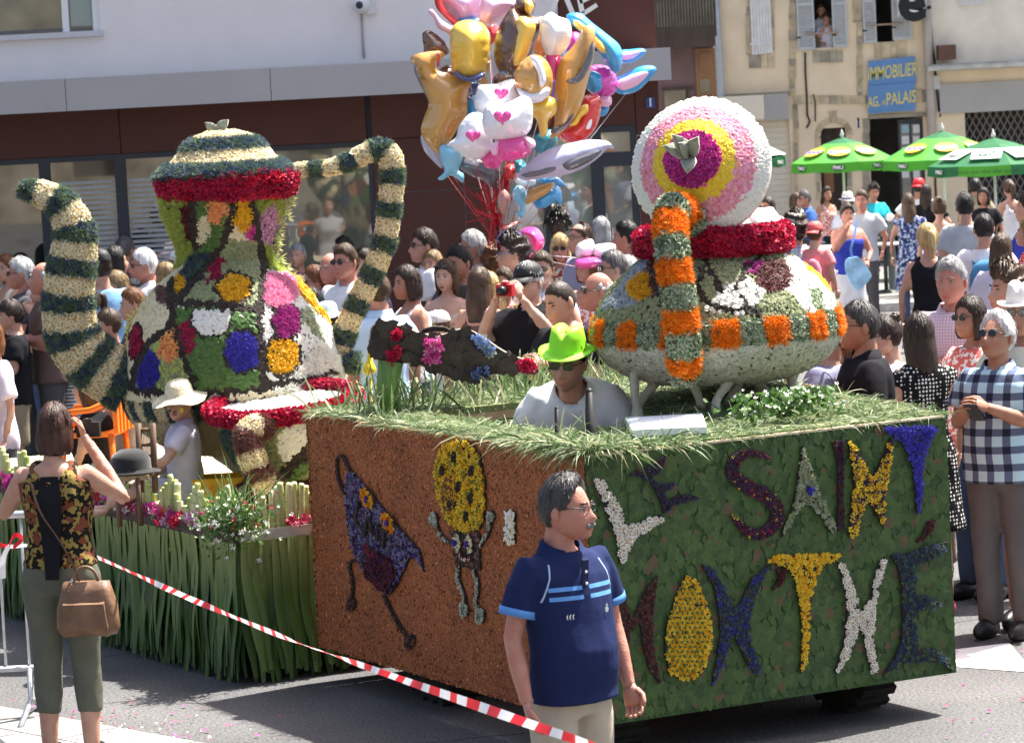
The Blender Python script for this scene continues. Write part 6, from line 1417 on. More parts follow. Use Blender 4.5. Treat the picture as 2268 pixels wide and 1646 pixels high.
def extra(P,e,rnd):
    hx,root=P.hx,P.root; kd=e[0]
    def add(name,ch,mats): return link(name,make_mesh(name,[(hx(c[0]),)+tuple(c[1:]) for c in ch]),mats,root)
    if kd in ('sunglasses','glasses','sunglasses_up'):
        up=.075 if kd=='sunglasses_up' else 0; yo=.012 if up else 0; ch=[]
        for s in (1,-1):
            pl=[(.0325*s+.0235*math.copysign(abs(math.cos(a))**.7,math.cos(a)),.011+.0165*math.copysign(abs(math.sin(a))**.8,math.sin(a))) for a in np.linspace(0,2*math.pi,14,endpoint=False)]
            ch.append(prism(pl,(0,-.1005+yo,up),(1,0,0),(0,0,1),(0,-1,0),0,.002,0)); ring=[(q[0],-.102+yo,q[1]+up) for q in pl]; ch.append(tube(ring+[ring[0]],.0020 if kd!='glasses' else .0016,5,1,True,False))
            ch.append(tube([(.055*s,-.100+yo,.016+up),(.074*s,-.06,.016+up),(.084*s,.015,.010+up)],.0026,5,1))
        ch.append(tube([(-.010,-.103+yo,.016+up),(0,-.105+yo,.018+up),(.010,-.103+yo,.016+up)],.002,5,1)); 
        if kd=='glasses': ch=[c for c in ch if not (len(c)>2 and c[2]==0)]
        add('glasses',ch,[lens_d,e[1] if len(e)>1 else metal_f])
    elif kd in ('fedora','sunhat'):
        br={'fedora':.045,'sunhat':.085}[kd]; V=[];F=[]; n=36
        prof=[(0,.170),(.030,.176),(.055,.172),(.075,.155),(.084,.115),(.090,.072),(.093,.060),(.093+br*.5,.052),(.093+br,.050),(.093+br,.046),(.093+br*.5,.046),(.088,.050)] if kd=='fedora' else [(0,.150),(.040,.148),(.070,.136),(.086,.105),(.094,.060),(.098,.050),(.098+br*.5,.030),(.098+br,.012),(.098+br,.008),(.098+br*.5,.022),(.092,.046)]
        for i,(r,z) in enumerate(prof):
            for j in range(n):
                a=2*math.pi*j/n; xx=r*math.sin(a)*.96; yy=-r*math.cos(a)*1.16; zz=z
                if kd=='fedora':
                    if z>.1: zz-= .034*math.exp(-(xx/.022)**2)*(1 if z>.14 else .3); xx*= 1-.20*max(0,math.cos(a))**2*(1 if z>.08 else 0)
                    if r>.1: zz+= .018*abs(math.sin(a))**3*(r-.093)/br
                elif r>.1: zz+= .016*math.sin(a*3+rnd.random())*(r-.098)/br + rnd.uniform(-.002,.002)
                V.append((xx,yy+.004,zz))
        for i in range(len(prof)-1):
            for j in range(n): k=(j+1)%n; F.append((i*n+j,i*n+k,(i+1)*n+k,(i+1)*n+j))
        add('hat',[(np.array(V),F,0,True)],e[1])
        if kd=='fedora' and len(e)>2:
            band=[(.0945*math.sin(a)*.96,-.0945*math.cos(a)*1.16+.004,.075) for a in np.linspace(0,2*math.pi,30)]; link('hat_band',make_mesh('hat_band',[(hx(c[0]),)+tuple(c[1:]) for c in [ribbon(band,(0,0,1),.026)]]),e[2],root)
    elif kd=='cap':
        V=[];F=[];n=32; prof=[(0,.138),(.035,.136),(.062,.122),(.080,.095),(.088,.060),(.090,.040),(.086,.040)]
        for r,z in prof:
            for j in range(n): a=2*math.pi*j/n; V.append((r*math.sin(a)*.98,-r*math.cos(a)*1.2+.004,z))
        for i in range(len(prof)-1):
            for j in range(n): k=(j+1)%n; F.append((i*n+j,i*n+k,(i+1)*n+k,(i+1)*n+j))
        o=add('cap',[(np.array(V),F,0,True)],e[1]); sgn=-1 if (len(e)>3 and e[3]=='back') else 1
        A=np.linspace(-1.05,1.05,13); V=[]
        for z,dz_ in ((.046,0),(.040,0)):
            for rr_ in (0,1):
                for a in A: V.append(((.088+.0*rr_)*math.sin(a)+0, sgn*(-(.103*math.cos(a))-rr_*(.075*math.cos(a)**.6)), z-rr_*.020-.016*(math.sin(a)**2)*rr_))
        m=len(A); F=[]
        for q in (0,2):
            for j in range(m-1):
                f=(q*m+j,q*m+j+1,(q+1)*m+j+1,(q+1)*m+j); F.append(f if q==0 else f[::-1])
        for j in range(m-1): F.append((m+j,m+j+1,3*m+j+1,3*m+j))
        link('visor',make_mesh('visor',[(hx(np.array(V)),F,0,True)]),e[2] if len(e)>2 and e[2] else e[1],root)
    elif kd=='beard':
        n=260; th=np.array([rnd.uniform(-1.0,1.0) for _ in range(n)]); ph=np.array([rnd.uniform(-1.25,-.75) for _ in range(n)]); x,y,z=head_base(th,ph); Pp=np.stack([x,y,z],1); Nn=Pp/np.linalg.norm(Pp,axis=1)[:,None]+np.array([0,0,-.6]); s=scatter(Pp,Nn,SPIKE[0],SPIKE[1],.022,None,.3,.2); add('beard',[s],e[1])
    elif kd=='moustache':
        ch=[]
        for i in range(60):
            x=rnd.uniform(-.030,.030); ch.append(tube([(x*.7,-.1135+.3*abs(x),-.047),(x,-.121+.42*abs(x),-.055),(x*1.15,-.118+.55*abs(x),-.064-abs(x)*.22)],[.0028,.0034,.0012],4))
        add('moustache',ch,e[1])
    elif kd=='earring':
        add('earring',[ellipsoid((s*.084,.008,-.040),(.008,)*3,8,6) for s in (1,-1)],M('pearl',(.8,.8,.76),.2,.02))
# ---- things people hold
def oriented_box(c, R, s, bev=0): return obox(c,R[:,0]*s[0]/2,R[:,1]*s[1]/2,R[:,2]*s[2]/2)
def camera_at(P, q, label, col, tele=.05, name='camera'):
    c=P.world(q); R=rotz(P.rot); t=thing('photo_camera',label,'camera',tuple(c)); s=P.k
    part('body',[oriented_box(c,R,(.115*s,.04*s,.072*s)),oriented_box(c+R@np.array([0,0,.042*s]),R,(.04*s,.036*s,.022*s))],col,t)
    a=c+R@np.array([0,-.02*s,0]); part('lens',[tube([a,a+R@np.array([0,-.03*s,0]),a+R@np.array([0,-(.03+tele)*s,0])],[.030*s,.030*s,.026*s],14)],M('camera_black',(.015,.015,.016),.4,.1),t); return t
def phone_at(P, q, label, col, tilt=.5):
    c=P.world(q); R=rotz(P.rot)@np.array(Matrix.Rotation(tilt,3,'X')); t=thing('mobile_phone',label,'phone',tuple(c)); s=P.k
    part('case',[oriented_box(c,R,(.075*s,.010*s,.15*s))],col,t); part('screen',[oriented_box(c+R@np.array([0,.0058*s,0]),R,(.066*s,.001,.135*s))],lens_d,t); return t

# ================================================================== FOREGROUND FIGURES
def polo_m():
    m=cloth('polo_navy_stripes',(.010,.016,.056),'stripe',(.010,.016,.056),30); t=m.node_tree; N=t.nodes; L=t.links; p=N['Principled BSDF']; tc=N.new('ShaderNodeTexCoord'); se=N.new('ShaderNodeSeparateXYZ'); L.new(tc.outputs['Object'],se.inputs[0])
    def op(o,a,b):
        n=N.new('ShaderNodeMath'); n.operation=o
        for i,v in enumerate((a,b)):
            if isinstance(v,float): n.inputs[i].default_value=v
            else: L.new(v,n.inputs[i])
        return n.outputs[0]
    X,Y_,Z=se.outputs; ax=op('ABSOLUTE',X,0.); 
    def rng(a,b): return op('MULTIPLY',op('GREATER_THAN',Z,a),op('LESS_THAN',Z,b))
    z2=op('ADD',rng(1.302,1.318),rng(1.338,1.354)); f=op('MULTIPLY',z2,op('LESS_THAN',Y_,-.06)); f=op('MULTIPLY',f,op('LESS_THAN',ax,.148)); f=op('MULTIPLY',f,op('GREATER_THAN',ax,.016))
    # pale raglan seam
    seam=op('MULTIPLY',op('LESS_THAN',op('ABSOLUTE',op('SUBTRACT',ax,op('ADD',.148,op('MULTIPLY',op('SUBTRACT',1.36,Z),.35))),0.),.0025),op('MULTIPLY',rng(1.30,1.44),op('LESS_THAN',Y_,.0)))
    mx=N.new('ShaderNodeMix'); mx.data_type='RGBA'; L.new(f,mx.inputs[0]); mx.inputs[6].default_value=(.014,.022,.075,1); mx.inputs[7].default_value=(.12,.30,.66,1)
    m2=N.new('ShaderNodeMix'); m2.data_type='RGBA'; L.new(seam,m2.inputs[0]); L.new(mx.outputs[2],m2.inputs[6]); m2.inputs[7].default_value=(.35,.5,.7,1)
    for l in list(p.inputs['Base Color'].links): L.remove(l)
    L.new(m2.outputs[2],p.inputs['Base Color']); return m
navy=person(1240,1062,1.59,36,'man in navy polo shirt with light blue stripes standing before the lettered box','X' and ('polo',polo_m()),('pants',BEI),('recede','pepper'),'red','m','down',None,(28,2),.92,.55,extras=(('glasses',),('moustache',M('moustache_grey',(.17,.16,.155),.6,.3,60))),vox=.6,curl=.75,topfolds=.006)
cuffm=cloth('cuff_blue',(.10,.26,.60))
for s in (1,-1):
    a,e,w=arm_pts('down','m',s); end=a*.34+e*.66; d=(e-a)/np.linalg.norm(e-a)
    link('cuff',make_mesh('cuff',[tube([end-d*.026,end+d*.004],[.0745,.076],24)]),cuffm,navy.root)
# brand marks on the chest : three curved strokes, and a small crest
def on_chest(px,zz,front=-.2):
    dg=None; Vv=_cache[('t','m',.92,.55,('down','down'),'polo',.019*.6)][0]; m=(np.abs(Vv[:,0]-px)<.02)&(np.abs(Vv[:,2]-zz)<.02)&(Vv[:,1]<0); return Vv[m][:,1].min()-.0015
ch=[]
for i in range(3):
    cx_=-.098+i*.011; yy=on_chest(cx_,1.24); ch.append(ribbon([(cx_+.004-.010*math.cos(a),yy-.002,1.24+.011*math.sin(a)) for a in np.linspace(-1.2,1.2,8)],(.6,-.3,0),np.array([.001,.004,.0055,.006,.006,.0055,.004,.001])))
link('emblem',make_mesh('emblem',ch),white_m,navy.root)
yy=on_chest(.085,1.25); link('emblem',make_mesh('emblem',[prism([(.085+.008*math.cos(a),1.25+.012*math.sin(a)) for a in np.linspace(0,6.28,9)[:-1]],(0,yy,0),(1,0,0),(0,0,1),(0,-1,0),0,.003),prism([(.081,1.262),(.085,1.275),(.092,1.264)],(0,yy,0),(1,0,0),(0,0,1),(0,-1,0),0,.003)]),white_m,navy.root)
yb=on_chest(0,1.37); link('placket',make_mesh('placket',[obox((0,yb+.002,1.40),(.014,0,0),(0,.004,.004),(0,-.006,.055)),ellipsoid((0,yb-.006,1.405),(.006,.003,.006),8,6,1),ellipsoid((0,yb-.006,1.36),(.006,.003,.006),8,6,1)]),[NAVY,white_m],navy.root)

FLOR=cloth('floral_vest',(.012,.011,.010),'floral',(.26,.19,.055),34,(.16,.05,.028)); OLIVE=cloth('olive_denim',(.115,.12,.092))
wom=person(112,897,1.64,172,'woman seen from behind in black floral top and olive trousers taking photos',('vest',FLOR),('capri',OLIVE),('bob','chestnut'),'fair','f','camlow','cam',(-14,4),1.04,0,vox=.7,extras=(),curl=.9)
link('back_panel',make_mesh('back_panel',[(np.array([(.062*s*w_,.150-dy,z) for z,w_,dy in ((1.42,.7,.045),(1.34,.9,.018),(1.26,1.0,.004),(1.15,.8,.010),(1.02,.62,.0),(.93,.55,-.012)) for s in (-1,-.33,.33,1)]),[(i*4+j,i*4+j+1,i*4+j+5,i*4+j+4) for i in range(5) for j in range(3)],0,True)]),BLK,wom.root)
camera_at(wom,(-.10,-.30,1.60),'black camera held up by the woman in the floral top',M('camera_black',(.015,.015,.016),.4,.1))
leath=M('leather_tan',(.17,.095,.055),.5,.25,14,.3,40); lea2=M('leather_strap',(.11,.06,.035),.55,.2,14)
hb=thing('handbag','brown leather shoulder bag hanging at the hip of the woman in floral top','handbag',tuple(wom.world((-.27,.10,.72))))
Rw=rotz(wom.rot)
def wl(q): return wom.world(q)
bagc=np.array((-.165,.17,.80)); V=[];F=[]
for i,(z,wx,wy) in enumerate(((-.135,.135,.055),(-.10,.150,.070),(.0,.145,.068),(.07,.125,.052),(.115,.115,.030))):
    for j in range(20):
        a=2*math.pi*j/20; c_,s_=math.cos(a),math.sin(a); c_=math.copysign(abs(c_)**.55,c_); s_=math.copysign(abs(s_)**.55,s_); V.append(wl(bagc+np.array([wx*c_,wy*s_,z+.008*math.sin(a*5+i)])))
for i in range(4):
    for j in range(20): k=(j+1)%20; F.append((i*20+j,i*20+k,(i+1)*20+k,(i+1)*20+j))
F.append(tuple(range(20))[::-1]); F.append(tuple(80+j for j in range(20)))
part('body',[(np.array(V),F,0,True)],leath,hb)
part('front_pocket',[(np.array([wl(bagc+np.array([x_,.070+.012,z_])) for x_,z_ in ((-.10,.02),(.10,.02),(.115,-.10),(-.115,-.10))]+[wl(bagc+np.array([x_,.055,z_])) for x_,z_ in ((-.10,.03),(.10,.03),(.12,-.11),(-.12,-.11))]),[(0,1,2,3),(0,4,5,1),(1,5,6,2),(2,6,7,3),(3,7,4,0)])],leath,hb)
part('handle',[tube([wl(bagc+np.array([.06*math.cos(a),.0,.115+.075*math.sin(a)])) for a in np.linspace(0,math.pi,12)],.008,8)],leath,hb)
part('shoulder_strap',[ribbon([wl(q) for q in smooth_path([(-.13,.17,.92),(-.11,.175,1.0),(-.05,.172,1.12),(.04,.160,1.26),(.085,.115,1.40),(.09,.02,1.475),(.08,-.07,1.42)],20)],Rw@np.array([.8,0,.6]),.020)],lea2,hb)
part('clip',[tube([wl(bagc+np.array([.07,.02,.11])),wl(bagc+np.array([.06,-.02,.15]))],.008,6)],M('steel',(0,0,0)),hb)

limey=M('hat_lime',(.30,.80,.03),.55,.05,10,spec=.4)
dYp=bx(.66,1.5,0).y
drv=person(1243,736,1.84,-14,'driver in bright lime green hat and white shirt inside the grassy box',('shirt',WHT),('pants',DGR),('short','dbrown'),'fair','m','reach',None,(-6,-34),1.12,.15,Y=dYp-.12,zroot='fit',sit='sit',extras=(('fedora',limey),('sunglasses',)),vox=.8,lean=.78)
kidskin='pale'
kid=person(400,908,1.22,-84,'child in straw sun hat, glasses and painted whiskers sitting on the leek float',('shirt',cloth('shirt_lilac',(.52,.50,.60))),('shorts',cloth('cloth_pale',(.6,.6,.65))),('short','brown'),kidskin,'m','reach','lap',(58,8),1.0,0,Y=18.90,zroot=ZD,sit='floor',child=True,extras=(('sunhat',M('straw',(.62,.56,.40),.8,.2,40,.6,70)),('glasses',M('frame_purple',(.10,.08,.25),.4,.1))),vox=.9)
yelp=M('face_paint_yellow',(.75,.60,.05),.6,.1); blp=M('face_paint_black',(.015,.015,.02),.6,.1)
link('face_paint',make_mesh('face_paint',[(kid.hx(c[0]),)+tuple(c[1:]) for c in [ellipsoid((.056,-.072,-.040),(.016,.012,.020),10,8,0),ellipsoid((0,-.132,-.028),(.010,.008,.008),8,6,1)]+[tube([(s*.012,-.119,-.050+q*.008),(s*.038,-.104,-.050+q*.014)],.0022,4,1) for s in (1,-1) for q in (-1,0,1)]+[tube([(s*.012,-.1025,.036),(s*.030,-.103,.050),(s*.052,-.088,.044)],.0032,5,1) for s in (1,-1)]]),[yelp,blp],kid.root)
bq_=kid.world(np.array(ARMS['reach'][1])+np.array([.0,-.08,.06])); f=flower('ruff',bq_+RNG.normal(size=(16,3))*.022,RNG.normal(size=(16,3)),.030,None,.6)[0]
solo('orchid_flower',[(f[0],f[1],np.repeat(RNG.integers(0,2,16),8)),tube([bq_+np.array([0,0,-.09]),bq_],.004,5,2)],[P_fuch,P_pink,P_leaf],'pink orchid bloom held by the child in straw hat','flower',tuple(bq_))
# ================================================================== CROWD
G = glassL
plaid_m=cloth('plaid_blue',(.46,.68,.76),'plaid',(.11,.145,.23),10.5,(.022,.028,.05)); pinkck=cloth('pink_check',(.70,.58,.64),'check',(.52,.30,.40),60); palepl=cloth('pale_plaid',(.62,.62,.68),'check',(.35,.38,.48),34)
LIL=cloth('lilac',(.62,.55,.66)); SKY=cloth('sky_blue',(.20,.38,.60)); LBL=cloth('pale_blue',(.46,.60,.78)); RED=cloth('cloth_red',(.55,.03,.03)); CORAL=cloth('coral_print',(.62,.13,.11),'floral',(.78,.70,.66),40); BURG=cloth('burgundy_print',(.25,.03,.05),'floral',(.45,.30,.35),36,(.08,.05,.12)); BLUP=cloth('blue_print',(.05,.08,.25),'floral',(.45,.52,.62),30,(.02,.03,.10)); FLOW=cloth('flower_print',(.58,.53,.42),'floral',(.28,.05,.06),26,(.62,.40,.05)); BEIT=cloth('beige_top',(.52,.42,.34)); SAGE=cloth('sage_dress',(.36,.42,.38),'stripe',(.28,.34,.31),60); TURQ=cloth('turquoise',(.03,.42,.50)); YELT=cloth('yellow_top',(.72,.42,.02)); GREYT=cloth('grey_tee',(.40,.42,.46)); LAV=cloth('lavender_grey',(.25,.25,.36)); ORA=cloth('orange_shorts',(.80,.26,.02)); BLUE=cloth('royal_blue',(.03,.045,.30)); POLKA=cloth('polka_heart',(.012,.012,.014),'dots',(.72,.72,.68),44); CREAM=cloth('cream_shirt',(.72,.66,.54)); STRI=cloth('breton',(.72,.72,.72),'stripe',(.03,.04,.10),26); GLIT=cloth('silver_dress',(.34,.33,.35),'dots',(.75,.74,.76),130); REDD=cloth('red_dress',(.70,.05,.03),'dots',(.85,.75,.7),34); DGS=cloth('charcoal_shirt',(.075,.075,.085)); LGK=cloth('light_skirt',(.55,.55,.60)); TQP=cloth('turq_pants',(.05,.50,.55)); BRN=cloth('brown_top',(.12,.08,.07))
CAPB=M('cap_black',(.012,.012,.014),.6,.1); CAPW=M('cap_white',(.78,.78,.8),.6,.05); NEON=M('visor_neon',(.62,.75,.12),.6,.05); CAPR=M('cap_red',(.62,.02,.03),.6,.1); CAPC=M('cap_coral',(.72,.12,.12),.6,.1); CAPBE=M('cap_beige',(.40,.35,.28),.8,.1); CAPBL=M('cap_blue',(.05,.30,.62),.6,.1); HATW=M('hat_white',(.74,.72,.68),.7,.1,20,.2); HATBL=M('hat_blue',(.42,.62,.72),.7,.15,30,.3); BANDD=M('band_dark',(.10,.10,.22),.7,.1)
sg=('sunglasses',); gl_=('glasses',); pa=('pants',JEAN); pk=('pants',DGR); sh_=('shorts',KHA)
# left, behind the teapot float
person(41,536,1.64,40,'dark haired woman with pearl earring in the shade by the window',('tee',BLK),pk,('long','black'),'fair','f',head=(10,0),extras=(('earring',),),Y=32.2)
person(47,574,1.76,-72,'grey haired man in sunglasses and charcoal shirt behind the spout',('polo',DGS),pk,('short','lgrey'),'red','m','phone','down',(-14,0),extras=(sg,))
person(99,582,1.78,-80,'bald man beside the grey haired man in charcoal shirt',('tee',BRN),pk,('ring','grey'),'red','m','cross',None,(-10,0))
person(100,612,1.64,-52,'boy in black lettered T-shirt with his hand at his mouth',('tee',BLK),pa,('curly','dbrown'),'fair','m','chin','cross',(-12,4))
tb=person(24,668,1.52,-82,'dark haired boy in black T-shirt seen from the side',('tee',BLK),sh_,('kid','dbrown'),'fair','m','phone',None,(0,0))
person(-24,712,1.60,-60,'woman in lilac blouse standing by the end of the float',('blouse',LIL),('skirt',DGS),('bob','auburn'),'fair','f','down')
person(219,552,1.80,-150,'person in dark cap and sky blue T-shirt turned away behind the spout',('tee',SKY),pa,('short','dbrown'),'fair','m','hip','down',(20,0),extras=(('cap',CAPB),))
person(252,549,1.72,120,'dark haired person looking away beside the blue T-shirt',('tee',BRN),pa,('bob','black'),'fair','f')
person(274,530,1.74,150,'dark grey haired man close to the striped window film',('tee',DGS),pk,('short','dgrey'),'fair','m',Y=32.3)
person(268,600,1.62,-60,'girl with long fair brown hair between blue and white shirts',('strap',BRN),pa,('long','dblond'),'fair','f',head=(0,14))
person(321,556,1.76,-82,'white haired man with beard, dark glasses and white shirt',('polo',WHT),pk,('short','white'),'red','m','phone','down',(0,2),extras=(sg,('beard',hair_m('white'))))
person(368,584,1.66,-120,'fair haired woman half hidden by the teapot',('tank',LIL),pa,('long','dblond'),'fair','f')
person(394,558,1.60,30,'youngster in white cap behind the teapot neck',('tee',GREYT),pa,('short','brown'),'olive','m',extras=(('cap',CAPW),),Y=31.5)
person(150,745,1.22,160,'child in navy striped shirt and turquoise trousers behind the spout',('tee',STRI),('pants',TQP),('kid','brown'),'fair','m',child=True)
person(292,772,1.50,170,'person in silver speckled dress between spout and teapot',('dress',GLIT),None,('short','brown'),'fair','f')
# middle, behind the handle
person(658,516,1.60,-12,'grey short haired woman in red patterned blouse by the window',('blouse',BURG),pk,('short','grey'),'fair','f','cross',None,(-8,0),Y=32.2)
person(760,509,1.64,-78,'dark haired woman with glasses in burgundy by the window',('tee',BURG),pk,('short','black'),'fair','f',extras=(gl_,),Y=32.2)
person(765,547,1.78,-28,'man in wraparound sunglasses and white shirt behind the handle',('shirt',WHT),pa,('short','brown'),'red','m',head=(-8,0),extras=(sg,))
person(704,590,1.62,-78,'auburn haired woman with ponytail and sunglasses',('tank',WHT),pa,('pony','auburn'),'red','f',head=(0,8),extras=(sg,))
person(722,656,1.45,150,'child in pale blue brimmed hat beside the teapot',('strap',TURQ),('shorts',LBL),('bob','brown'),'fair','f',extras=(('sunhat',HATBL),))
person(770,603,1.58,-80,'dark brown haired woman against the striped handle',('tee',CORAL),pk,('bob','dbrown'),'fair','f')
person(808,553,1.74,-60,'dark haired man just behind the striped handle',('tee',LAV),pk,('short','dbrown'),'fair','m')
person(833,606,1.76,-150,'man in pale blue shirt turned away right of the handle',('shirt',LBL),pa,('short','brown'),'red','m',head=(20,0))
person(803,668,1.56,-120,'woman in coral and white patterned top',('tee',CORAL),pk,('bob','dbrown'),'fair','f')
person(846,674,1.52,160,'youngster with short dark hair above the spoon',('tee',LBL),pa,('short','black'),'fair','m')
person(838,696,1.44,175,'brown haired girl seen from behind at the end of the spoon',('tee',RED),pa,('long','brown'),'fair','f')
person(941,512,1.80,-78,'dark haired man in sunglasses and white shirt by brown wall',('shirt',WHT),pk,('short','dbrown'),'fair','m',extras=(sg,))
pb_=person(958,557,1.64,-30,'woman with brown bob in blue patterned dress holding a phone',('dress',BLUP),None,('bob','dblond'),'fair','f','phone','down')
phone_at(pb_,(.10,-.33,1.30),'dark phone of the woman in blue patterned dress',lens_d)
pl=person(988,577,1.66,-8,'laughing young woman with long brown hair and sunglasses on her head',('strap',BEIT),pa,('long','brown'),'pale','f','phone',None,(-12,6),extras=(('sunglasses_up',),))
link('mouth',make_mesh('mouth',[(pl.hx(c[0]),)+tuple(c[1:]) for c in [ellipsoid((0,-.111,-.070),(.019,.008,.011),12,8,0),ellipsoid((0,-.1165,-.064),(.014,.004,.003),8,6,1)]]),[M('mouth_dark',(.12,.02,.02),.4,.1),eye_w],pl.root)
phone_at(pl,(-.04,-.32,1.33),'black phone held by the laughing young woman',lens_d)
person(1048,516,1.78,-84,'grey cropped man with glasses in pale checked shirt',('shirt',palepl),pk,('short','lgrey'),'tan','m',extras=(gl_,))
person(1060,596,1.64,150,'brown long haired woman with bare shoulders turned away',('strap',BRN),pa,('long','brown'),'fair','f')
person(1137,528,1.80,-82,'young man with curly dark hair and blue glasses',('tee',WHT),pk,('curly','dbrown'),'fair','m',extras=(('glasses',M('frame_blue',(.1,.25,.4),.4,.1)),))
person(1094,549,1.66,170,'reddish haired person behind the grey man with glasses',('tee',BRN),pk,('curly','auburn'),'fair','f')
person(1116,596,1.62,-20,'woman half hidden behind the red camera',('blouse',FLOW),pa,('pony','brown'),'fair','f')
person(968,688,1.32,-70,'child in white cap with neon visor behind the spoon',('tee',WHT),sh_,('short','brown'),'fair','m',child=True,extras=(('cap',CAPW,NEON),))
cmn=person(1170,579,1.78,-30,'man in black cap and black polo taking a photo',('polo',BLK),pk,('short','lgrey'),'pale','m','cam',None,(-6,0),1.12,.5,extras=(('cap',CAPB),sg))
camera_at(cmn,(.02,-.34,1.62),'small red camera held by man in black cap',M('camera_red',(.45,.01,.02),.3,.05),.025)
person(1240,522,1.66,-6,'blonde woman in dark sunglasses and flowered dress',('blouse',FLOW),pk,('fringe','blond'),'red','f','back',None,(0,0),1.05,extras=(sg,))
person(1234,466,1.80,-18,'dark skinned young man with short locs by the glass door',('tee',DGS),pk,('locs','black'),'dark','m')
person(1286,496,1.76,-60,'brown haired man with glasses behind the blonde woman',('tee',LAV),pk,('balding','brown'),'fair','m',extras=(gl_,))
person(1328,460,1.70,130,'grey long haired woman before the glass door',('tee',BLK),pk,('bob','grey'),'fair','f',Y=31.8)
person(1388,494,1.78,-110,'man with short black hair turned towards the door',('tee',WHT),pk,('short','black'),'red','m')
person(1251,617,1.80,-42,'young man with buzz cut in black T-shirt looking down',('tee',BLK),pa,('buzz','dbrown'),'fair','m','phone',None,(-8,18))
person(1327,605,1.74,-82,'bald man with a glasses cord',('polo',LAV),pk,('ring','grey'),'red','m',extras=(sg,))
person(1391,571,1.60,-60,'grey haired woman beside the flower bowl',('blouse',GREYT),pk,('bob','lgrey'),'fair','f',extras=(sg,))
# right, near the float
person(1906,674,1.74,-84,'man with gelled dark hair and sunglasses in black shirt',('polo',BLK),pk,('short','pepper'),'tan','m','phone','down',(0,0),1.06,extras=(sg,))
g1=person(1966,700,1.60,-86,'girl with brown hair bun and black glasses in white T-shirt',('tee',WHT),('shorts',JEAN),('bun','dbrown'),'pale','f','phone','cross',(0,6),extras=(('glasses',M('frame_black',(.01,.01,.01),.4,.05)),))
phone_at(g1,(.06,-.36,1.36),'pink phone of the girl in white T-shirt',M('phone_pink',(.6,.15,.2),.4,.1),-.3)
person(2034,697,1.62,-160,'girl with very long brown hair in black heart print dress',('dress',POLKA),None,('long','dbrown'),'fair','f','down',None,hairL=.50,shoe=M('shoe_pink',(.6,.08,.15),.6,.2))
person(2108,577,1.82,-22,'grey haired man in pink checked shirt with folded arms',('shirt',pinkck),('pants',BEI),('short','grey'),'red','m','cross',None,(-6,2))
pm=person(2204,702,1.65,-34,'white haired man in blue plaid shirt and sunglasses beside the box',('shirt',plaid_m),('pants',cloth('cloth_mgrey',(.11,.108,.11))),('recede','white'),'tan','m','phone',None,(-6,-12),1.06,.35,extras=(sg,),vox=.75)
phone_at(pm,(.02,-.33,1.27),'dark phone held by the man in plaid shirt',lens_d,.9)
person(2262,607,1.76,-24,'man in cream fedora and sunglasses at the kerb',('shirt',CREAM),('shorts',JEAN),('short','grey'),'tan','m',extras=(('fedora',HATW),sg))
person(2234,596,1.78,-70,'curly brown haired man beside the cream fedora',('tee',WHT),pa,('curly','brown'),'fair','m')
person(2248,720,1.50,150,'dark haired youngster behind the plaid shirt',('tee',BRN),sh_,('short','dbrown'),'fair','m')
person(1832,690,1.70,-120,'person in slate blue T-shirt behind the flower bowl',('tee',LAV),pk,('short','dbrown'),'fair','m')
# cafe terrace side
person(1718,388,1.66,170,'short haired woman in sage striped top turned away',('tank',SAGE),pk,('short','auburn'),'fair','f',head=(30,0))
person(1874,452,1.62,4,'woman in blue camisole and pale skirt holding purple sunglasses',('strap',BLUE),('skirt',LGK),('pony','dbrown'),'red','f','bag','chin',(4,4),1.14,extras=(('sunglasses_up',),))
person(1984,390,1.70,172,'blonde ponytail woman in black strappy top, hand on hip',('strap',BLK),pk,('pony','dblond'),'tan','f','hip',None)
person(2034,394,1.76,150,'man in red cap, white T-shirt and orange shorts',('tee',WHT),('shorts',ORA),('short','dbrown'),'tan','m','hip',None,extras=(('cap',CAPR,None,'back'),))
person(2050,410,1.68,165,'woman with very long straight hair in black top',('tee',BLK),pk,('long','dbrown'),'fair','f','hip',None,hairL=.55)
person(2118,388,1.64,176,'woman in yellow top with both hands on her head',('strap',YELT),pa,('bob','chestnut'),'tan','f','up')
person(2079,439,1.64,175,'bare backed woman with brown hair bun',('strap',cloth('bandeau_print',(.3,.1,.25),'floral',(.6,.6,.5),40,(.1,.3,.2))),pa,('bun','brown'),'fair','f')
person(2054,468,1.20,120,'child in blue cap beside the bare backed woman',('tee',WHT),sh_,('short','brown'),'fair','m',child=True,extras=(('cap',CAPBL),))
person(2136,431,1.74,178,'dark haired man in grey T-shirt with teal strap',('tee',GREYT),pa,('short','black'),'fair','m')
person(2055,498,1.64,168,'blonde ponytail woman in sleeveless black top and khaki trousers',('vest',BLK),('pants',KHA),('pony','blond'),'fair','f','down',None,(24,0))
bpk=person(2178,478,1.66,178,'dark haired boy in white T-shirt wearing a blue backpack',('tee',WHT),('shorts',BLK),('short','black'),'fair','m','bag')
person(2178,418,1.62,-20,'dark haired woman in black T-shirt beyond the backpack',('tee',BLK),pk,('bob','black'),'tan','f')
person(2280,428,1.80,-120,'man in royal blue shirt at the terrace edge',('long',BLUE),pa,('short','dbrown'),'fair','m','down')
person(2279,486,1.62,-100,'long haired woman in red spotted dress at the terrace edge',('dress',REDD),None,('long','dblond'),'fair','f')
cf=person(1760,471,1.76,170,'man in beige cap and pale plaid shirt carrying a child',('shirt',palepl),sh_,('curly','dbrown'),'fair','m','bag',None,extras=(('cap',CAPBE),))
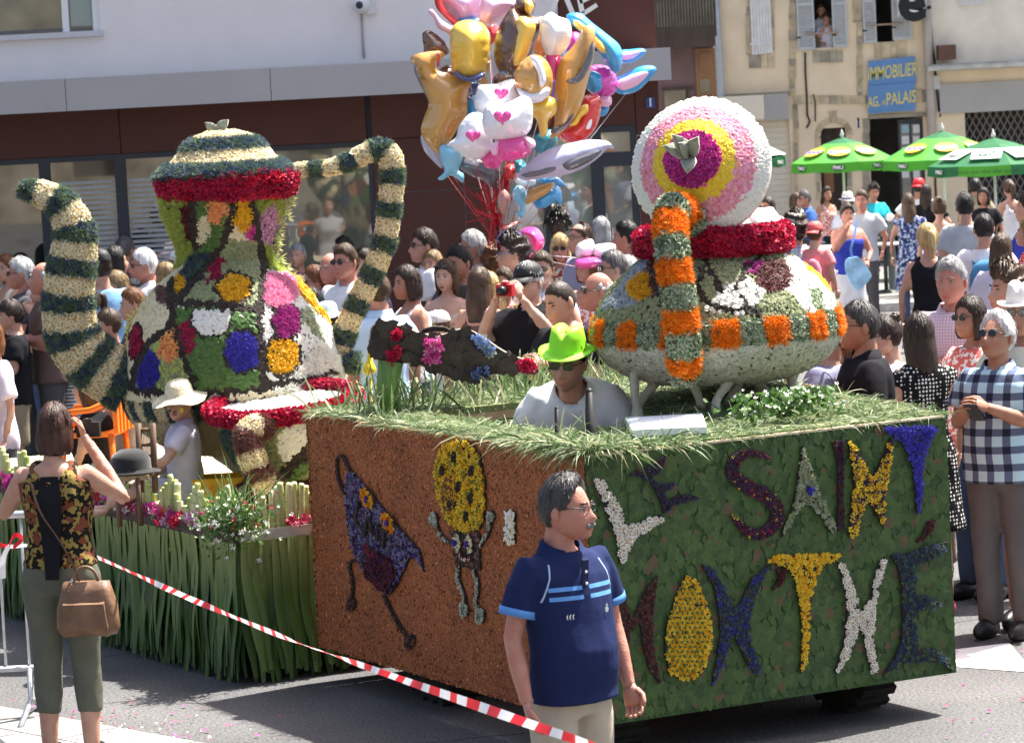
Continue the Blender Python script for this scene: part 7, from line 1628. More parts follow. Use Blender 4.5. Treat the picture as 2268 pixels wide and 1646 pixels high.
person(1804,492,1.08,150,'small child in coral cap with pink backpack',('tee',CAPC and cloth('coral_tee',(.72,.25,.25))),sh_,('short','brown'),'pale','m',child=True,zroot='fit',Y=cf.loc[1]-.12,extras=(('cap',CAPC,None,'back'),))
# seated on the terrace
def seated(x,y,h,rot,label,top,hair,skin,sex,pose='lap',extras=(),Y=None): return person(x,y,h,rot,label,top,pk,hair,skin,sex,pose,None,(0,0),sit='sit',extras=extras,Y=Y)
TY=52.5
for a in ((1783,424,1.74,-70,'seated elderly man with glasses in blue shirt',('shirt',cloth('mid_blue',(.06,.14,.42))),('short','dgrey'),'tan','m','lap',(gl_,)),(1760,429,1.62,60,'seated woman facing the man in blue shirt',('tee',BRN),('bob','brown'),'fair','f'),(1875,420,1.76,20,'seated man in white trilby with dark band',('tee',WHT),('short','grey'),'red','m','lap',(('fedora',HATW,BANDD),sg)),(1934,410,1.66,10,'dark haired woman in turquoise top leaning on a table',('tee',TURQ),('curly','dbrown'),'tan','f'),(2220,452,1.64,-30,'seated dark haired woman in black by the grille',('tee',BLK),('bob','black'),'tan','f')):
    p_=at(a[0],a[1],TY); person(a[0],a[1],a[2],a[3],a[4],a[5],pk,a[6],a[7],a[8],a[9] if len(a)>9 else 'lap',None,(0,4),sit='sit',extras=a[10] if len(a)>10 else (),Y=TY,zroot='fit')
# on the leek float : woman on the orange chair, mostly behind the spout
och=person(200,815,1.62,-100,'woman in black dress sitting on the orange chair',('dress',BLK),None,('bob','brown'),'fair','f','lap',None,Y=20.6,zroot='fit',sit='sit')
# two at the window
wy=BY+.22
person(*c3(1008,30),1.74,10,'man leaning out of the upper window behind a boy',('polo',WHT),pk,('short','brown'),'fair','m','lap',None,(-20,8),Y=wy+.3,zroot='fit')
person(*c3(1038,82),1.45,-10,'boy in striped shirt leaning out of the upper window',('tee',cloth('pale_stripe',(.65,.65,.72),'stripe',(.45,.45,.6),40)),pk,('kid','dbrown'),'fair','m','chin',None,(-10,6),Y=wy,zroot='fit')

# more of the packed rows
for a in ((16,566,1.66,-50,'auburn long haired woman at the end of the left row',('tank',CREAM),('long','auburn'),'fair','f'),(72,618,1.60,-70,'brown haired woman wedged between boy and charcoal shirt',('tee',LIL),('bob','brown'),'fair','f'),(138,575,1.74,-90,'dark haired man just left of the spout',('polo',DGS),('short','black'),'tan','m'),(196,640,1.56,-60,'girl with dark ponytail in turquoise behind the spout',('tank',TURQ),('pony','dbrown'),'fair','f'),(300,640,1.62,-80,'short haired woman in brown behind the white shirt',('tee',BRN),('short','auburn'),'fair','f'),(240,690,1.45,-70,'boy in striped shirt low behind the spout',('tee',STRI),('kid','brown'),'fair','m'),
 (735,560,1.72,-40,'bald man in lilac between the window women and sunglasses man',('polo',LIL),('ring','grey'),'red','m'),(690,640,1.56,-70,'dark haired girl in red top under the ponytail woman',('tank',RED),('long','black'),'fair','f'),(905,590,1.70,-60,'woman with dark bob and white top at the brown wall',('tank',WHT),('bob','dbrown'),'tan','f'),(1020,548,1.74,-30,'man with black hair between laughing woman and grey man',('tee',DGS),('short','black'),'tan','m'),(1086,605,1.60,-40,'fair haired girl beside the red camera',('tank',LBL),('long','blond'),'fair','f'),(1196,560,1.72,-20,'brown haired man behind black cap and blonde woman',('shirt',palepl),('short','brown'),'fair','m'),(1300,560,1.64,-40,'woman in coral top between blonde and bald man',('tank',CORAL),('bob','auburn'),'fair','f'),(1360,560,1.72,-70,'man in pale blue shirt beside the bowl rim',('shirt',LBL),('short','dgrey'),'fair','m'),(1420,520,1.72,-60,'woman with long dark hair by the red bowl rim',('tee',BLK),('long','black'),'tan','f'),
 (1700,440,1.70,-30,'man in white shirt and dark glasses behind the bowl lid',('shirt',WHT),('short','dbrown'),'tan','m'),(1830,415,1.66,30,'standing woman in coral top on the terrace',('tank',CORAL),('long','dbrown'),'tan','f'),(1908,425,1.70,-20,'man in grey T-shirt between trilby and turquoise top',('tee',GREYT),('short','brown'),'red','m'),(2012,430,1.64,170,'woman in floral dress behind the bare backed one',('dress',BLUP),('long','brown'),'fair','f'),(2160,398,1.72,160,'tall man in khaki shirt under the dark parasol',('shirt',cloth('khaki_shirt',(.30,.26,.17))),('short','black'),'tan','m'),(2235,400,1.70,-160,'woman in white top under the dark parasol',('tank',WHT),('pony','brown'),'fair','f'),(2215,520,1.62,170,'girl in lilac T-shirt behind the grey haired man',('tee',LIL),('long','brown'),'fair','f'),(2150,660,1.66,-50,'woman in coral print between pink and plaid shirts',('blouse',CORAL),('bob','dbrown'),'tan','f'),(1870,720,1.62,-80,'boy in grey T-shirt behind the bowl edge',('tee',GREYT),('kid','black'),'fair','m')):
    person(*a[:6],pk if a[8]=='m' else pa,a[6],a[7],a[8],random.choice(('down','cross','phone','lap','back')),None,(random.uniform(-12,12),random.uniform(-2,8)),extras=((sg,) if random.random()<.35 else ()))
# ================================================================== CHAIRS, HATS AND OTHER THINGS ON THE FLOAT
orange_p=M('plastic_orange',(.80,.17,.015),.4,.05)
oc=och.loc; ocz=ZD
oz=thing('plastic_chair','orange plastic chair under the woman in black dress','chair',(oc[0],oc[1],ZD)); Ro=rotz(och.rot)
def ol(x,y,z): return np.array((oc[0],oc[1],ZD))+Ro@np.array((x*.8,y*.8,z*.68))
part('seat',[obox(ol(0,-.02,.40),Ro@np.array([.16,0,0]),Ro@np.array([0,.17,0]),np.array([0,0,.015]))],orange_p,oz)
part('backrest',[obox(ol(x_,.225,.60),Ro@np.array([.016,0,0]),Ro@np.array([0,.014,0]),np.array([0,0,.13])) for x_ in (-.18,-.09,0,.09,.18)]+[obox(ol(0,.225,.80),Ro@np.array([.16,0,0]),Ro@np.array([0,.018,0]),np.array([0,0,.03]))],orange_p,oz)
for s in (1,-1):
    part('armrest',[tube([ol(.22*s,.22,.70),ol(.23*s,.05,.62),ol(.22*s,-.20,.60),ol(.21*s,-.22,.40)],.018,8)],orange_p,oz)
    for q in (-.18,.18): part('leg',[tube([ol(.18*s,q,.40),ol(.21*s,q*1.1,0)],[.02,.014],8)],orange_p,oz)
wch=M('chair_wood',(.13,.075,.045),.6,.3,10,.2,30,stretch=(4,4,.5)); wY=18.55
def wp(x,y,dy=0): p=at(x,y,wY+dy); return p
wc=thing('wooden_chair','small dark wooden ladder back chair beside the child in straw hat','chair',(wp(320,1075).x,wY,ZD))
for x_ in (306,338): part('post',[tube([wp(x_,938),wp(x_+6,1090)],.017,8)],wch,wc)
for y_ in (952,985,1010): part('rail',[tube([wp(306,y_),wp(340,y_)],.010,8)],wch,wc)
st=wp(300,1045); part('seat',[box(wp(268,1045).x,wp(342,1045).x,wY-.30,wY,st.z-.012,st.z+.012)],M('seat_straw',(.36,.26,.13),.8,.3,30),wc)
for x_ in (272,318): part('leg',[tube([Vector((wp(x_,1045).x,wY-.29,st.z)),Vector((wp(x_,1045).x,wY-.29,ZD))],.015,8)],wch,wc)
bo=wp(290,1045); prof=[(.145,0),(.155,.004),(.155,.010),(.115,.014),(.108,.03),(.106,.07),(.09,.105),(.05,.125),(.002,.13)]
solo('bowler_hat',[lathe(prof,32,(bo.x+.02,wY-.17,st.z+.013))],M('felt_black',(.008,.008,.009),.9,.1,sheen=.3),'black bowler hat resting on the small wooden chair','hat',(bo.x,wY-.17,st.z+.013))
yc=at(460,1090,18.95); ym=M('crate_yellow',(.80,.42,.01),.5,.08)
cr=thing('plastic_crate','yellow plastic crate behind the child in straw hat','crate',(yc.x,18.95,ZD))
part('side',[box(yc.x-.16,yc.x+.20,18.80,18.82,ZD,ZD+.16)],ym,cr); part('side',[box(yc.x-.16,yc.x+.20,19.08,19.10,ZD,ZD+.16)],ym,cr); part('end',[box(yc.x-.16,yc.x-.14,18.821,19.079,ZD,ZD+.16)],ym,cr); part('end',[box(yc.x+.18,yc.x+.20,18.821,19.079,ZD,ZD+.16)],ym,cr); part('rim',[box(yc.x-.175,yc.x+.215,18.785,18.799,ZD+.13,ZD+.165)],ym,cr)
gd=at(818,815,18.3); solo('ornamental_gourd',[tube(smooth_path([at(820,830,18.3),at(818,815,18.3),at(819,795,18.3),at(817,770,18.3)],10),np.array([.015,.032,.036,.034,.028,.018,.014,.011,.009,.004]),12),tube([at(820,836,18.3),Vector((at(820,836,18.3).x,18.3,ZD))],.008,6)],M('gourd_yellow',(.80,.58,.02),.4,.1),'yellow ornamental gourd beside the end of the spoon','gourd',(gd.x,18.3,ZD))

# ================================================================== BARRIER AND TAPE
galv=M('galvanised',(.50,.52,.54),.4,.15,20,metal=.4)
bY=17.05
def bpnt(x,y,Y=bY): return at(x,y,Y)
br=thing('crowd_barrier','galvanised steel crowd barrier beside the woman in floral top','barrier',(bpnt(40,1540).x,bY,0))
ztop=bpnt(30,1140).z; xr=bpnt(100,1300).x; xlft=xr-2.0
part('frame',[tube(smooth_path([(xlft,bY,.25),(xlft,bY,ztop-.08),(xlft+.08,bY,ztop),(xr-.12,bY,ztop),(xr-.02,bY,ztop-.08),(xr,bY,.25)],30),.019,10)],galv,br)
zlow=bpnt(40,1480).z; part('lower_rail',[tube([(xlft,bY,zlow),(xr,bY,zlow)],.015,8)],galv,br)
for i in range(17): part('bar',[tube([(xlft+.06+i*.115,bY,zlow),(xlft+.06+i*.115,bY,ztop-.01)],.0075,6)],galv,br)
for x_ in (xr-.10,xlft+.1):
    part('foot',[tube([(x_,bY,zlow),(x_,bY-.02,.10),(x_-.02,bY-.32,.012)],.016,8),tube([(x_,bY-.02,.10),(x_,bY+.30,.012)],.016,8)],galv,br)
red_t=M('tape_red',(.72,.02,.03),.35,.08,20,transl=.25); wht_t=M('tape_white',(.80,.80,.82),.35,.04,20,transl=.25)
pts=[at(-20,1190,17.0),at(15,1210,16.98),at(120,1205,16.9),at(205,1230,16.3),at(420,1325,14.6),at(640,1415,13.0),at(850,1490,11.8),at(1050,1560,10.9),at(1200,1612,10.4),at(1330,1655,10.0),at(1480,1700,9.6)]
path=smooth_path(pts,260); T=np.gradient(path,axis=0); T/=np.linalg.norm(T,axis=1)[:,None]; d=np.concatenate([[0],np.cumsum(np.linalg.norm(np.diff(path,axis=0),axis=1))])
side=np.cross(T,[0,1,0]); side/=np.linalg.norm(side,axis=1)[:,None]; fw=np.cross(T,side); tw=.75*np.sin(d*1.7)+.5*np.sin(d*4.1)
Wd=side*np.cos(tw)[:,None]+fw*np.sin(tw)[:,None]; R=ribbon(path,Wd,np.linspace(.019,.030,260)+.004*np.sin(d*3)); mi=((d[:-1]/.095).astype(int)%2)
tpz=thing('barrier_tape','red and white striped barrier tape stretched across the foreground','tape',tuple(path[120])); part('band',[(R[0],R[1],mi,True)],[red_t,wht_t],tpz)
kn=np.array(at(20,1208,16.95)); f=[ribbon(smooth_path([kn,kn+np.array([.03,-.01,.05]),kn+np.array([.07,0,.03]),kn+np.array([.02,-.01,-.01])],10),(0,.3,.9),.025,0),ribbon(smooth_path([kn,kn+np.array([-.03,-.01,-.06]),kn+np.array([-.04,0,-.16])],8),(.9,.3,.1),.03,1)]
part('knot',f,[red_t,wht_t],tpz)

# petals strewn on the road
n=420; x=RNG.uniform(0,2268,n); y=RNG.uniform(1440,1640,n); sel=((x<700)&(y>1545))|((x>2080)); x,y=x[sel],y[sel]; P=np.array([tuple(gnd(a,b,.012)) for a,b in zip(x,y)]); f=scatter(P,np.tile([0,0,1.],(len(P),1)),PETAL[0],PETAL[1],.014,None,.5,.25)
n2=500; P2=np.array([tuple(gnd(RNG.normal(200,120),RNG.normal(1640,22),.012)) for _ in range(n2)]); f2=scatter(P2,np.tile([0,0,1.],(n2,1)),PETAL[0],PETAL[1],.011,None,.5,.3)
o=struct('strewn_petals',[(f[0],f[1],np.repeat(RNG.integers(0,2,len(P)),6)),(f2[0],f2[1],np.repeat(RNG.choice(4,n2,p=[.3,.1,.4,.2]),6))],[P_fuch,P_red,P_white,P_leaf],kind='stuff'); o['label']='pink and white petals strewn on the road'; o['category']='petals'

# ================================================================== PARASOLS, BOLLARDS, CAFE FURNITURE
def parasol(x,ytop,yedge,halfw,Y,label,cols,pmu,texts=None,rot=.2,n=8):
    c=at(x,yedge,Y); zt=at(x,ytop,Y).z; ze=c.z+.16; r=halfw*Y/FPX; g=gz(0,Y)+(.12 if Y>Y0 else 0)
    t=thing('parasol',label,'parasol',(c.x,Y,g),'cafe parasols')
    part('pole',[tube([(c.x,Y,g),(c.x,Y,zt+.02)],.022,8)],M('pole_white',(.7,.7,.68),.4,.05),t); part('finial',[lathe([(.03,0),(.035,.04),(.012,.10),(.002,.13)],12,(c.x,Y,zt))],M('pole_white',(0,0,0)),t)
    part('base',[lathe([(.26,0),(.26,.05),(.06,.09),(.05,.2)],20,(c.x,Y,g))],M('base_grey',(.2,.2,.2),.8,.1),t)
    for i in range(n):
        a0,a1=rot+2*math.pi*i/n,rot+2*math.pi*(i+1)/n; am=(a0+a1)/2; q=[]
        def pt(f,a,z): return (c.x+r*f*math.cos(a),Y+r*f*math.sin(a),z)
        zz=lambda f: zt-(zt-ze)*(f**1.25)
        for f in (0.0,.33,.34,.7,1.0):
            s=1-.04*f; q+=[pt(f,a0,zz(f)),pt(f*s,am,zz(f)-.01*f),pt(f,a1,zz(f))]
        F=[(k*3+j,k*3+j+1,(k+1)*3+j+1,(k+1)*3+j) for k in range(4) for j in range(2)]; mi=[1,1,0,0,0,0,0,0]
        pn=part('canopy_panel',[(np.array(q),F,np.array(mi),True)],[cols[0] if i%2==0 else cols[1],cols[2]],t)
        v=[pt(1.0,a0,ze),pt(.96,am,ze-.01),pt(1.0,a1,ze),pt(1.015,a0,ze-.15),pt(.985,am,ze-.17),pt(1.015,a1,ze-.15)]
        vo=part('valance',[(np.array(v),[(0,1,4,3),(1,2,5,4)])],cols[3] if i%2 else cols[0],pn)
        # printed marks on the panels that face the street
        nv=np.array([math.cos(am),math.sin(am),0]); 
        if nv[1]<-.25:
            u=np.array([-math.sin(am),math.cos(am),0]); vv=np.array(pt(.0,am,zt))-np.array(pt(1.0,am,ze)); vv/=np.linalg.norm(vv); nn=np.cross(u,vv); nn=nn if nn[1]<0 else -nn; u=u if u[0]>0 else -u
            oo=np.array(pt(.985,am,ze-.085))+nv*.012
            dk=M('logo_dark',(.02,.07,.03),.5,.0)
            if texts and i%2==1: part('lettering',[text(texts,oo,u,(0,0,1),nv,.085,.004)],dk,vo)
            else:
                part('emblem',[prism([(.11*math.cos(b),.055*math.sin(b)) for b in np.linspace(0,6.28,17)[:-1]],oo,u,(0,0,1),nv,0,.003,0),text('PMU',oo,u,(0,0,1),nv,.085,.006,1,bold=.03)],[dk,white_m],vo)
            of=np.array(pt(.66,am,zz(.66)))+nn*.012
            if pmu:
                part('emblem',[obox(of,u*.23,vv*.19,nn*.002,0),prism([(.19*math.cos(b),.12*math.sin(b)) for b in np.linspace(0,6.28,17)[:-1]],of,u,vv,nn,.003,.005,1),text('PMU',of,u,vv,nn,.16,.008,0,bold=.03)],[white_m,dk],pn)
            else:
                part('emblem',[prism([(.19*math.cos(b),.16*math.sin(b)) for b in np.linspace(0,6.28,17)[:-1]],of,u,vv,nn,.0,.004,0),text('spot',of,u,vv,nn,.20,.007,1,bold=.03)],[M('logo_orange',(.85,.42,.02),.5,.0),M('logo_blue',(.05,.10,.5),.5,.0)],pn)
    return t
LG=M('parasol_lime',(.10,.40,.045),.75,.06,4,transl=.35); LG2=M('parasol_green',(.075,.33,.05),.75,.06,4,transl=.35); DG=M('parasol_dark',(.015,.14,.05),.75,.06,4,transl=.3); MG=M('parasol_mid',(.03,.17,.065),.75,.06,4,transl=.3)
parasol(1868,304,378,118,58,'lime green parasol over the arched door',(LG,LG2,DG,LG),False)
parasol(2090,290,372,138,57,'lime green parasol behind the dark green one',(LG,LG2,DG,LG),False,rot=.35)
parasol(2203,305,385,150,54,'dark green parasol with slogan valance by the grille',(MG,DG,DG,LG),True,'On parie que vous allez gagner',rot=.1)
parasol(1660,318,372,82,59,'dark green parasol half hidden by the bowl lid',(DG,MG,DG,DG),True,rot=.5)
def bollard(x,yt,yb,label):
    g=gp(x+8,yb); z=at(x,yt,g.y).z
    t=thing('bollard',label,'bollard',(g.x,g.y,gz(0,g.y)),'street bollards'); h=z-g.z
    part('shaft',[lathe([(.075,0),(.075,.06),(.058,.08),(.058,h-.16),(.07,h-.15),(.07,h-.125),(.03,h-.12)],16,tuple(g))],M('bollard_grey',(.10,.12,.125),.5,.1),t); part('ball',[ellipsoid((g.x,g.y,g.z+h-.068),(.068,)*3,14,10)],M('ball_white',(.72,.72,.70),.5,.05),t)
bollard(1971,473,664,'grey bollard with white ball top by the orange shorts'); bollard(1852,466,640,'grey bollard with white ball top behind the blue camisole')
def cafe_chair(x,y,Y,rot,label):
    c=at(x,y,Y); g=gz(0,Y)+.12; t=thing('cafe_chair',label,'chair',(c.x,Y,g),'cafe chairs'); R=rotz(rot); m_=M('chair_green',(.015,.03,.025),.5,.1)
    def q(a,b,z): return np.array((c.x,Y,g))+R@np.array((a,b,z))
    part('seat',[obox(q(0,0,.44),R@np.array([.21,0,0]),R@np.array([0,.21,0]),np.array([0,0,.015]))],m_,t); part('backrest',[obox(q(0,.22,.66),R@np.array([.20,0,0]),R@np.array([0,.012,0]),np.array([0,0,.18]))],m_,t)
    for a in (-.18,.18):
        for b in (-.18,.18): part('leg',[tube([q(a,b,.43),q(a*1.1,b*1.1,0)],.016,6)],m_,t)
def cafe_table(x,y,Y,label):
    c=at(x,y,Y); g=gz(0,Y)+.12; t=thing('cafe_table',label,'table',(c.x,Y,g),'cafe tables'); part('top',[lathe([(.34,.70),(.35,.71),(.35,.725),(.02,.73)],28,(c.x,Y,g))],M('table_top',(.35,.34,.32),.4,.1),t); part('pedestal',[tube([(c.x,Y,g),(c.x,Y,g+.70)],.03,8),lathe([(.22,0),(.2,.02),(.03,.05)],20,(c.x,Y,g))],M('chair_green',(.015,.03,.025)),t)
for i,(x,rt,lb) in enumerate(((1770,-1.2,'dark cafe chair of the seated man in blue shirt'),(1882,.3,'dark cafe chair of the seated man in trilby'),(1938,.1,'dark cafe chair of the woman in turquoise'),(1845,-.4,'empty dark cafe chair beyond the blue camisole'),(2222,-.5,'dark cafe chair by the lattice grille'))): cafe_chair(x,560,TY+.05,rt,lb)
cafe_table(1822,560,TY-.9,'round cafe table between blue shirt and trilby'); cafe_table(1960,560,TY-.9,'round cafe table before the woman in turquoise')
# backpack, toddler rucksack, bag
def pack(P,label,col,w=.30,h=.42,dp=.14,zc=1.15,name='backpack'):
    c0=np.array((0,.13+dp/2,zc)); V=[];F=[]
    for i,(z,wx,wy) in enumerate(((-.5,.42,.30),(-.44,.50,.5),(-.1,.50,.52),(.25,.46,.45),(.42,.36,.32),(.5,.18,.15))):
        for j in range(18):
            a=2*math.pi*j/18; c_,s_=math.cos(a),math.sin(a); c_=math.copysign(abs(c_)**.7,c_); s_=math.copysign(abs(s_)**.7,s_); V.append(P.world(c0+np.array([w*wx*c_,dp*wy*s_,h*z])))
    for i in range(5):
        for j in range(18): k=(j+1)%18; F.append((i*18+j,i*18+k,(i+1)*18+k,(i+1)*18+j))
    F.append(tuple(range(18))[::-1]); F.append(tuple(90+j for j in range(18)))
    t=thing(name,label,'backpack',tuple(P.world(c0))); part('body',[(np.array(V),F,0,True)],col,t)
    R=rotz(P.rot); part('pocket',[obox(P.world(c0+np.array([0,dp*.52,-h*.2])),R@np.array([w*.36*P.k,0,0]),R@np.array([0,.02*P.k,0]),np.array([0,0,h*.17*P.k]))],col,t); part('patch',[obox(P.world(c0+np.array([0,dp*.52+.023,-h*.26])),R@np.array([.03*P.k,0,0]),R@np.array([0,.002,0]),np.array([0,0,.012]))],BLK,t)
    for s in (1,-1): part('strap',[ribbon([P.world(q) for q in smooth_path([(s*.10,.14,1.34),(s*.10,.05,1.47),(s*.10,-.06,1.42),(s*.11,-.13,1.25)],10)],R@np.array([1,0,0]),.045*P.k)],col,t)
pack(bpk,'blue backpack worn by the dark haired boy',cloth('pack_blue',(.07,.22,.40)),.34,.50,.17,1.14)
tk=[o for o in bpy.data.objects if o.get('label','')=='small child in coral cap with pink backpack'][0]
class _P: pass
kp_=_P(); kp_.root=tk; kp_.k=tk.scale[0]; kp_.rot=tk.rotation_euler[2]; kp_.loc=np.array(tk.location); kp_.world=lambda q: kp_.loc+rotz(kp_.rot)@(np.array(q)*kp_.k)
pack(kp_,'pink child rucksack on the toddler in coral cap',cloth('pack_pink',(.78,.22,.28)),.34,.50,.16,1.10,'rucksack')
tkp=at(1900,600,33.5); 
tw_=[o for o in bpy.data.objects if o.get('label','').startswith('woman in blue camisole')][0]; Yb=tw_.location.y-.28
bc_=at(1902,605,Yb); sB=FPX/Yb; V=[];F=[]
hbg=thing('child_bag','shiny pale blue soft bag hanging from the woman in blue camisole','bag',tuple(bc_))
poly=[(1873,578),(1890,570),(1905,572),(1925,600),(1928,615),(1905,640),(1895,640),(1876,610)]
pq=[(at(*p,Yb).x-bc_.x,at(*p,Yb).z-bc_.z) for p in poly]; part('body',[prism([tuple(q) for q in smooth_closed(pq,24)],bc_,(1,0,0),(0,0,1),(0,-1,0),-.05,.05)],M('bag_blue',(.25,.45,.65),.3,.35,9),hbg)
part('strap',[ribbon([at(1888,574,Yb),at(1884,552,Yb),at(1893,520,Yb+.1),at(1898,490,Yb+.2)],(1,0,0),.03)],M('strap_blue',(.08,.16,.4),.6,.1),hbg)

# ================================================================== BALLOONS (plain foil shapes in the colours of the bunch)
def foil(key,col,col2=None): 
    return M(key,tuple(min(.9,c*1.15) for c in col),.16,.06,3,.5,10,metal=.0,spec=.8,coat=.8)
def inflate(poly, c, Y, thick, rot=0., seg=64, sp=None, tiltx=0., tilty=0.):
    """pillow from a pixel outline at depth Y"""
    q=np.array([(at(*p,Y).x,at(*p,Y).z) for p in poly]); q=smooth_closed(q,seg); cen=q.mean(0); q=cen+(q-cen)*1.10; a_=np.roll(q,-1,0)-np.roll(q,1,0); lo,hi=q.min(0),q.max(0); step=max(hi-lo)/17
    gx=np.arange(lo[0],hi[0],step); gy=np.arange(lo[1],hi[1],step*.87); G_=np.array([(x+(i%2)*step/2,y) for i,y in enumerate(gy) for x in gx]); ins=in_poly(G_[:,0],G_[:,1],[tuple(p) for p in q]); G_=G_[ins]
    def dist(P):
        a=q; b=np.roll(q,-1,0); d=np.full(len(P),9.)
        for i in range(len(q)):
            ab=b[i]-a[i]; t=np.clip(((P-a[i])@ab)/(ab@ab+1e-12),0,1); d=np.minimum(d,np.linalg.norm(P-a[i]-t[:,None]*ab,axis=1))
        return d
    d=dist(G_); G_=G_[d>step*.4]; pts=np.concatenate([q,G_]); n=len(q)
    r=delaunay_2d_cdt([Vector(p) for p in pts],[(i,(i+1)%n) for i in range(n)],[],1,1e-6); vs=np.array([tuple(v) for v in r[0]]); tris=r[2]
    d=dist(vs); dm=d.max(); hgt=thick*np.sqrt(np.clip(1-(1-np.clip(d/dm,0,1))**2,0,1))*(.55+.45*np.clip(d/dm,0,1))
    an=np.arctan2(vs[:,1]-cen[1],vs[:,0]-cen[0]); crn=1+.30*np.sin(an*26+3*np.sin(an*5))*np.clip(1-d/(dm*.55),0,1)**1.5; hgt*=crn
    k=len(vs); x=vs-cen; 
    Vf=np.stack([x[:,0],-hgt,x[:,1]],1); Vk=np.stack([x[:,0],hgt+1e-4,x[:,1]],1); V=np.concatenate([Vf,Vk])
    R=np.array(Matrix.Rotation(tilty,3,'Z')@Matrix.Rotation(tiltx,3,'X')); V=V@R.T+np.array([cen[0],Y,cen[1]])
    F=[]
    for t in tris:
        a=vs[list(t)]; ar=np.cross(a[1]-a[0],a[2]-a[0]); t=t if ar>0 else t[::-1]; F.append(tuple(t)); F.append(tuple(i+k for i in t[::-1]))
    return (V,F,0,True),np.array([cen[0],Y,cen[1]])
knot=np.array(at(1112,560,27.0)); BYd=27.0
ribm=M('ribbon_red',(.55,.01,.02),.4,.1); ribw=M('ribbon_white',(.75,.75,.78),.5,.05)
def balloon(label,poly,Y,thick,mat,parts=(),tie=None,tx=0.,tyy=0.,rm=None):
    ch,c=inflate(poly,None,Y,thick,0,56,None,tx,tyy); t=thing('foil_balloon',label,'balloon',tuple(c),'bunch of foil balloons'); part('envelope',[ch],mat,t)
    for nm,pl,th,m_,dy in parts:
        c2,_=inflate(pl,None,Y+dy,th,0,30,None,tx*0,tyy*0); part(nm,[c2],m_,t)
    low=ch[0][np.argmin(ch[0][:,2])]; part('string',[tube([low,low*.45+knot*.55+np.array([0,.1,0]),knot],.0018,4)],rm or (ribm if hash(label)%2 else ribw),t); return t
gold=foil('foil_gold',(.50,.26,.055)); whitef=foil('foil_white',(.74,.74,.78)); pinkf=foil('foil_pink',(.72,.06,.30)); yell=foil('foil_yellow',(.72,.47,.06)); brownf=foil('foil_brown',(.10,.045,.02)); bluef=foil('foil_blue',(.03,.30,.62)); ltb=foil('foil_lightblue',(.20,.52,.70)); redf=foil('foil_red',(.55,.02,.02)); lilac=foil('foil_lilac',(.62,.40,.62)); greyl=foil('foil_greylilac',(.42,.42,.56)); dgreyf=foil('foil_slate',(.10,.10,.12)); lpink=foil('foil_lightpink',(.80,.45,.62)); purp=foil('foil_violet',(.22,.12,.50)); navyf=foil('foil_navyblue',(.03,.05,.18)); magen=foil('foil_magenta',(.62,.05,.42))
def cB(x,y): return 852.6+.296*x, .296*y         # crop (1400,0)-(2500,800)
def pl_(pts): return [cB(*p) for p in pts]
Lb=lambda p: pl_(p)
balloon('golden foil pony balloon, rearing, on the side of the teapot handle',Lb([(210,460),(280,425),(400,410),(445,425),(440,455),(380,490),(400,545),(470,560),(540,590),(600,570),(660,560),(730,590),(745,640),(700,640),(640,620),(600,720),(605,830),(560,900),(500,1000),(440,1110),(380,1095),(310,1020),(285,940),(320,830),(340,760),(290,650),(245,570),(240,500)]),26.9,.15,gold,(('mane',Lb([(235,500),(250,560),(300,680),(345,780),(320,740),(265,640),(225,540)]),.05,dgreyf,-.10),('ear',Lb([(205,462),(250,455),(245,490),(222,485)]),.03,gold,-.03),('bridle',Lb([(395,412),(412,412),(405,490),(390,490)]),.02,redf,-.13)))
balloon('golden foil pony balloon seen edge on below the blue one',Lb([(1450,300),(1480,240),(1530,235),(1558,290),(1555,400),(1530,520),(1490,680),(1450,800),(1400,880),(1340,950),(1290,990),(1250,990),(1280,900),(1275,780),(1285,620),(1320,470),(1400,380)]),26.6,.17,gold,(('mane',Lb([(1545,330),(1555,420),(1500,560),(1430,620),(1360,600),(1440,560),(1500,440)]),.05,dgreyf,-.16),('tail',Lb([(1405,860),(1380,930),(1300,990),(1245,995),(1260,965),(1340,920)]),.05,dgreyf,-.05)))
balloon('yellow capsule shaped foil balloon',Lb([(510,230),(560,185),(640,172),(720,195),(770,260),(778,360),(770,480),(740,560),(650,600),(560,580),(515,500),(500,380),(500,290)]),26.9,.20,yell,(('band',Lb([(530,535),(620,570),(720,545),(740,560),(700,610),(600,610),(545,585)]),.09,navyf,-.10),))
balloon('big brown foil balloon with tan front',Lb([(960,70),(990,110),(1100,140),(1180,150),(1150,240),(1110,340),(1100,430),(1040,500),(960,550),(880,530),(835,430),(840,300),(880,180),(920,120)]),26.8,.20,brownf,(('front',Lb([(1000,150),(1090,160),(1120,220),(1090,330),(1050,430),(980,480),(950,400),(970,280)]),.10,yell,-.14),))
balloon('small round brown foil balloon on top of the bunch',Lb([(975,30),(1000,-10),(1060,-25),(1110,0),(1115,70),(1080,120),(1030,115),(985,80)]),26.9,.12,brownf,(('front',Lb([(1040,20),(1085,10),(1110,50),(1085,105),(1050,80)]),.06,yell,-.09),))
balloon('plain white oval foil balloon above the tan and white one',Lb([(1180,160),(1240,110),(1300,140),(1370,170),(1385,270),(1350,360),(1290,410),(1220,400),(1175,320),(1165,230)]),26.7,.16,whitef,(('tail',Lb([(1220,410),(1300,410),(1320,480),(1290,590),(1240,580),(1215,480)]),.08,pinkf,.02),))
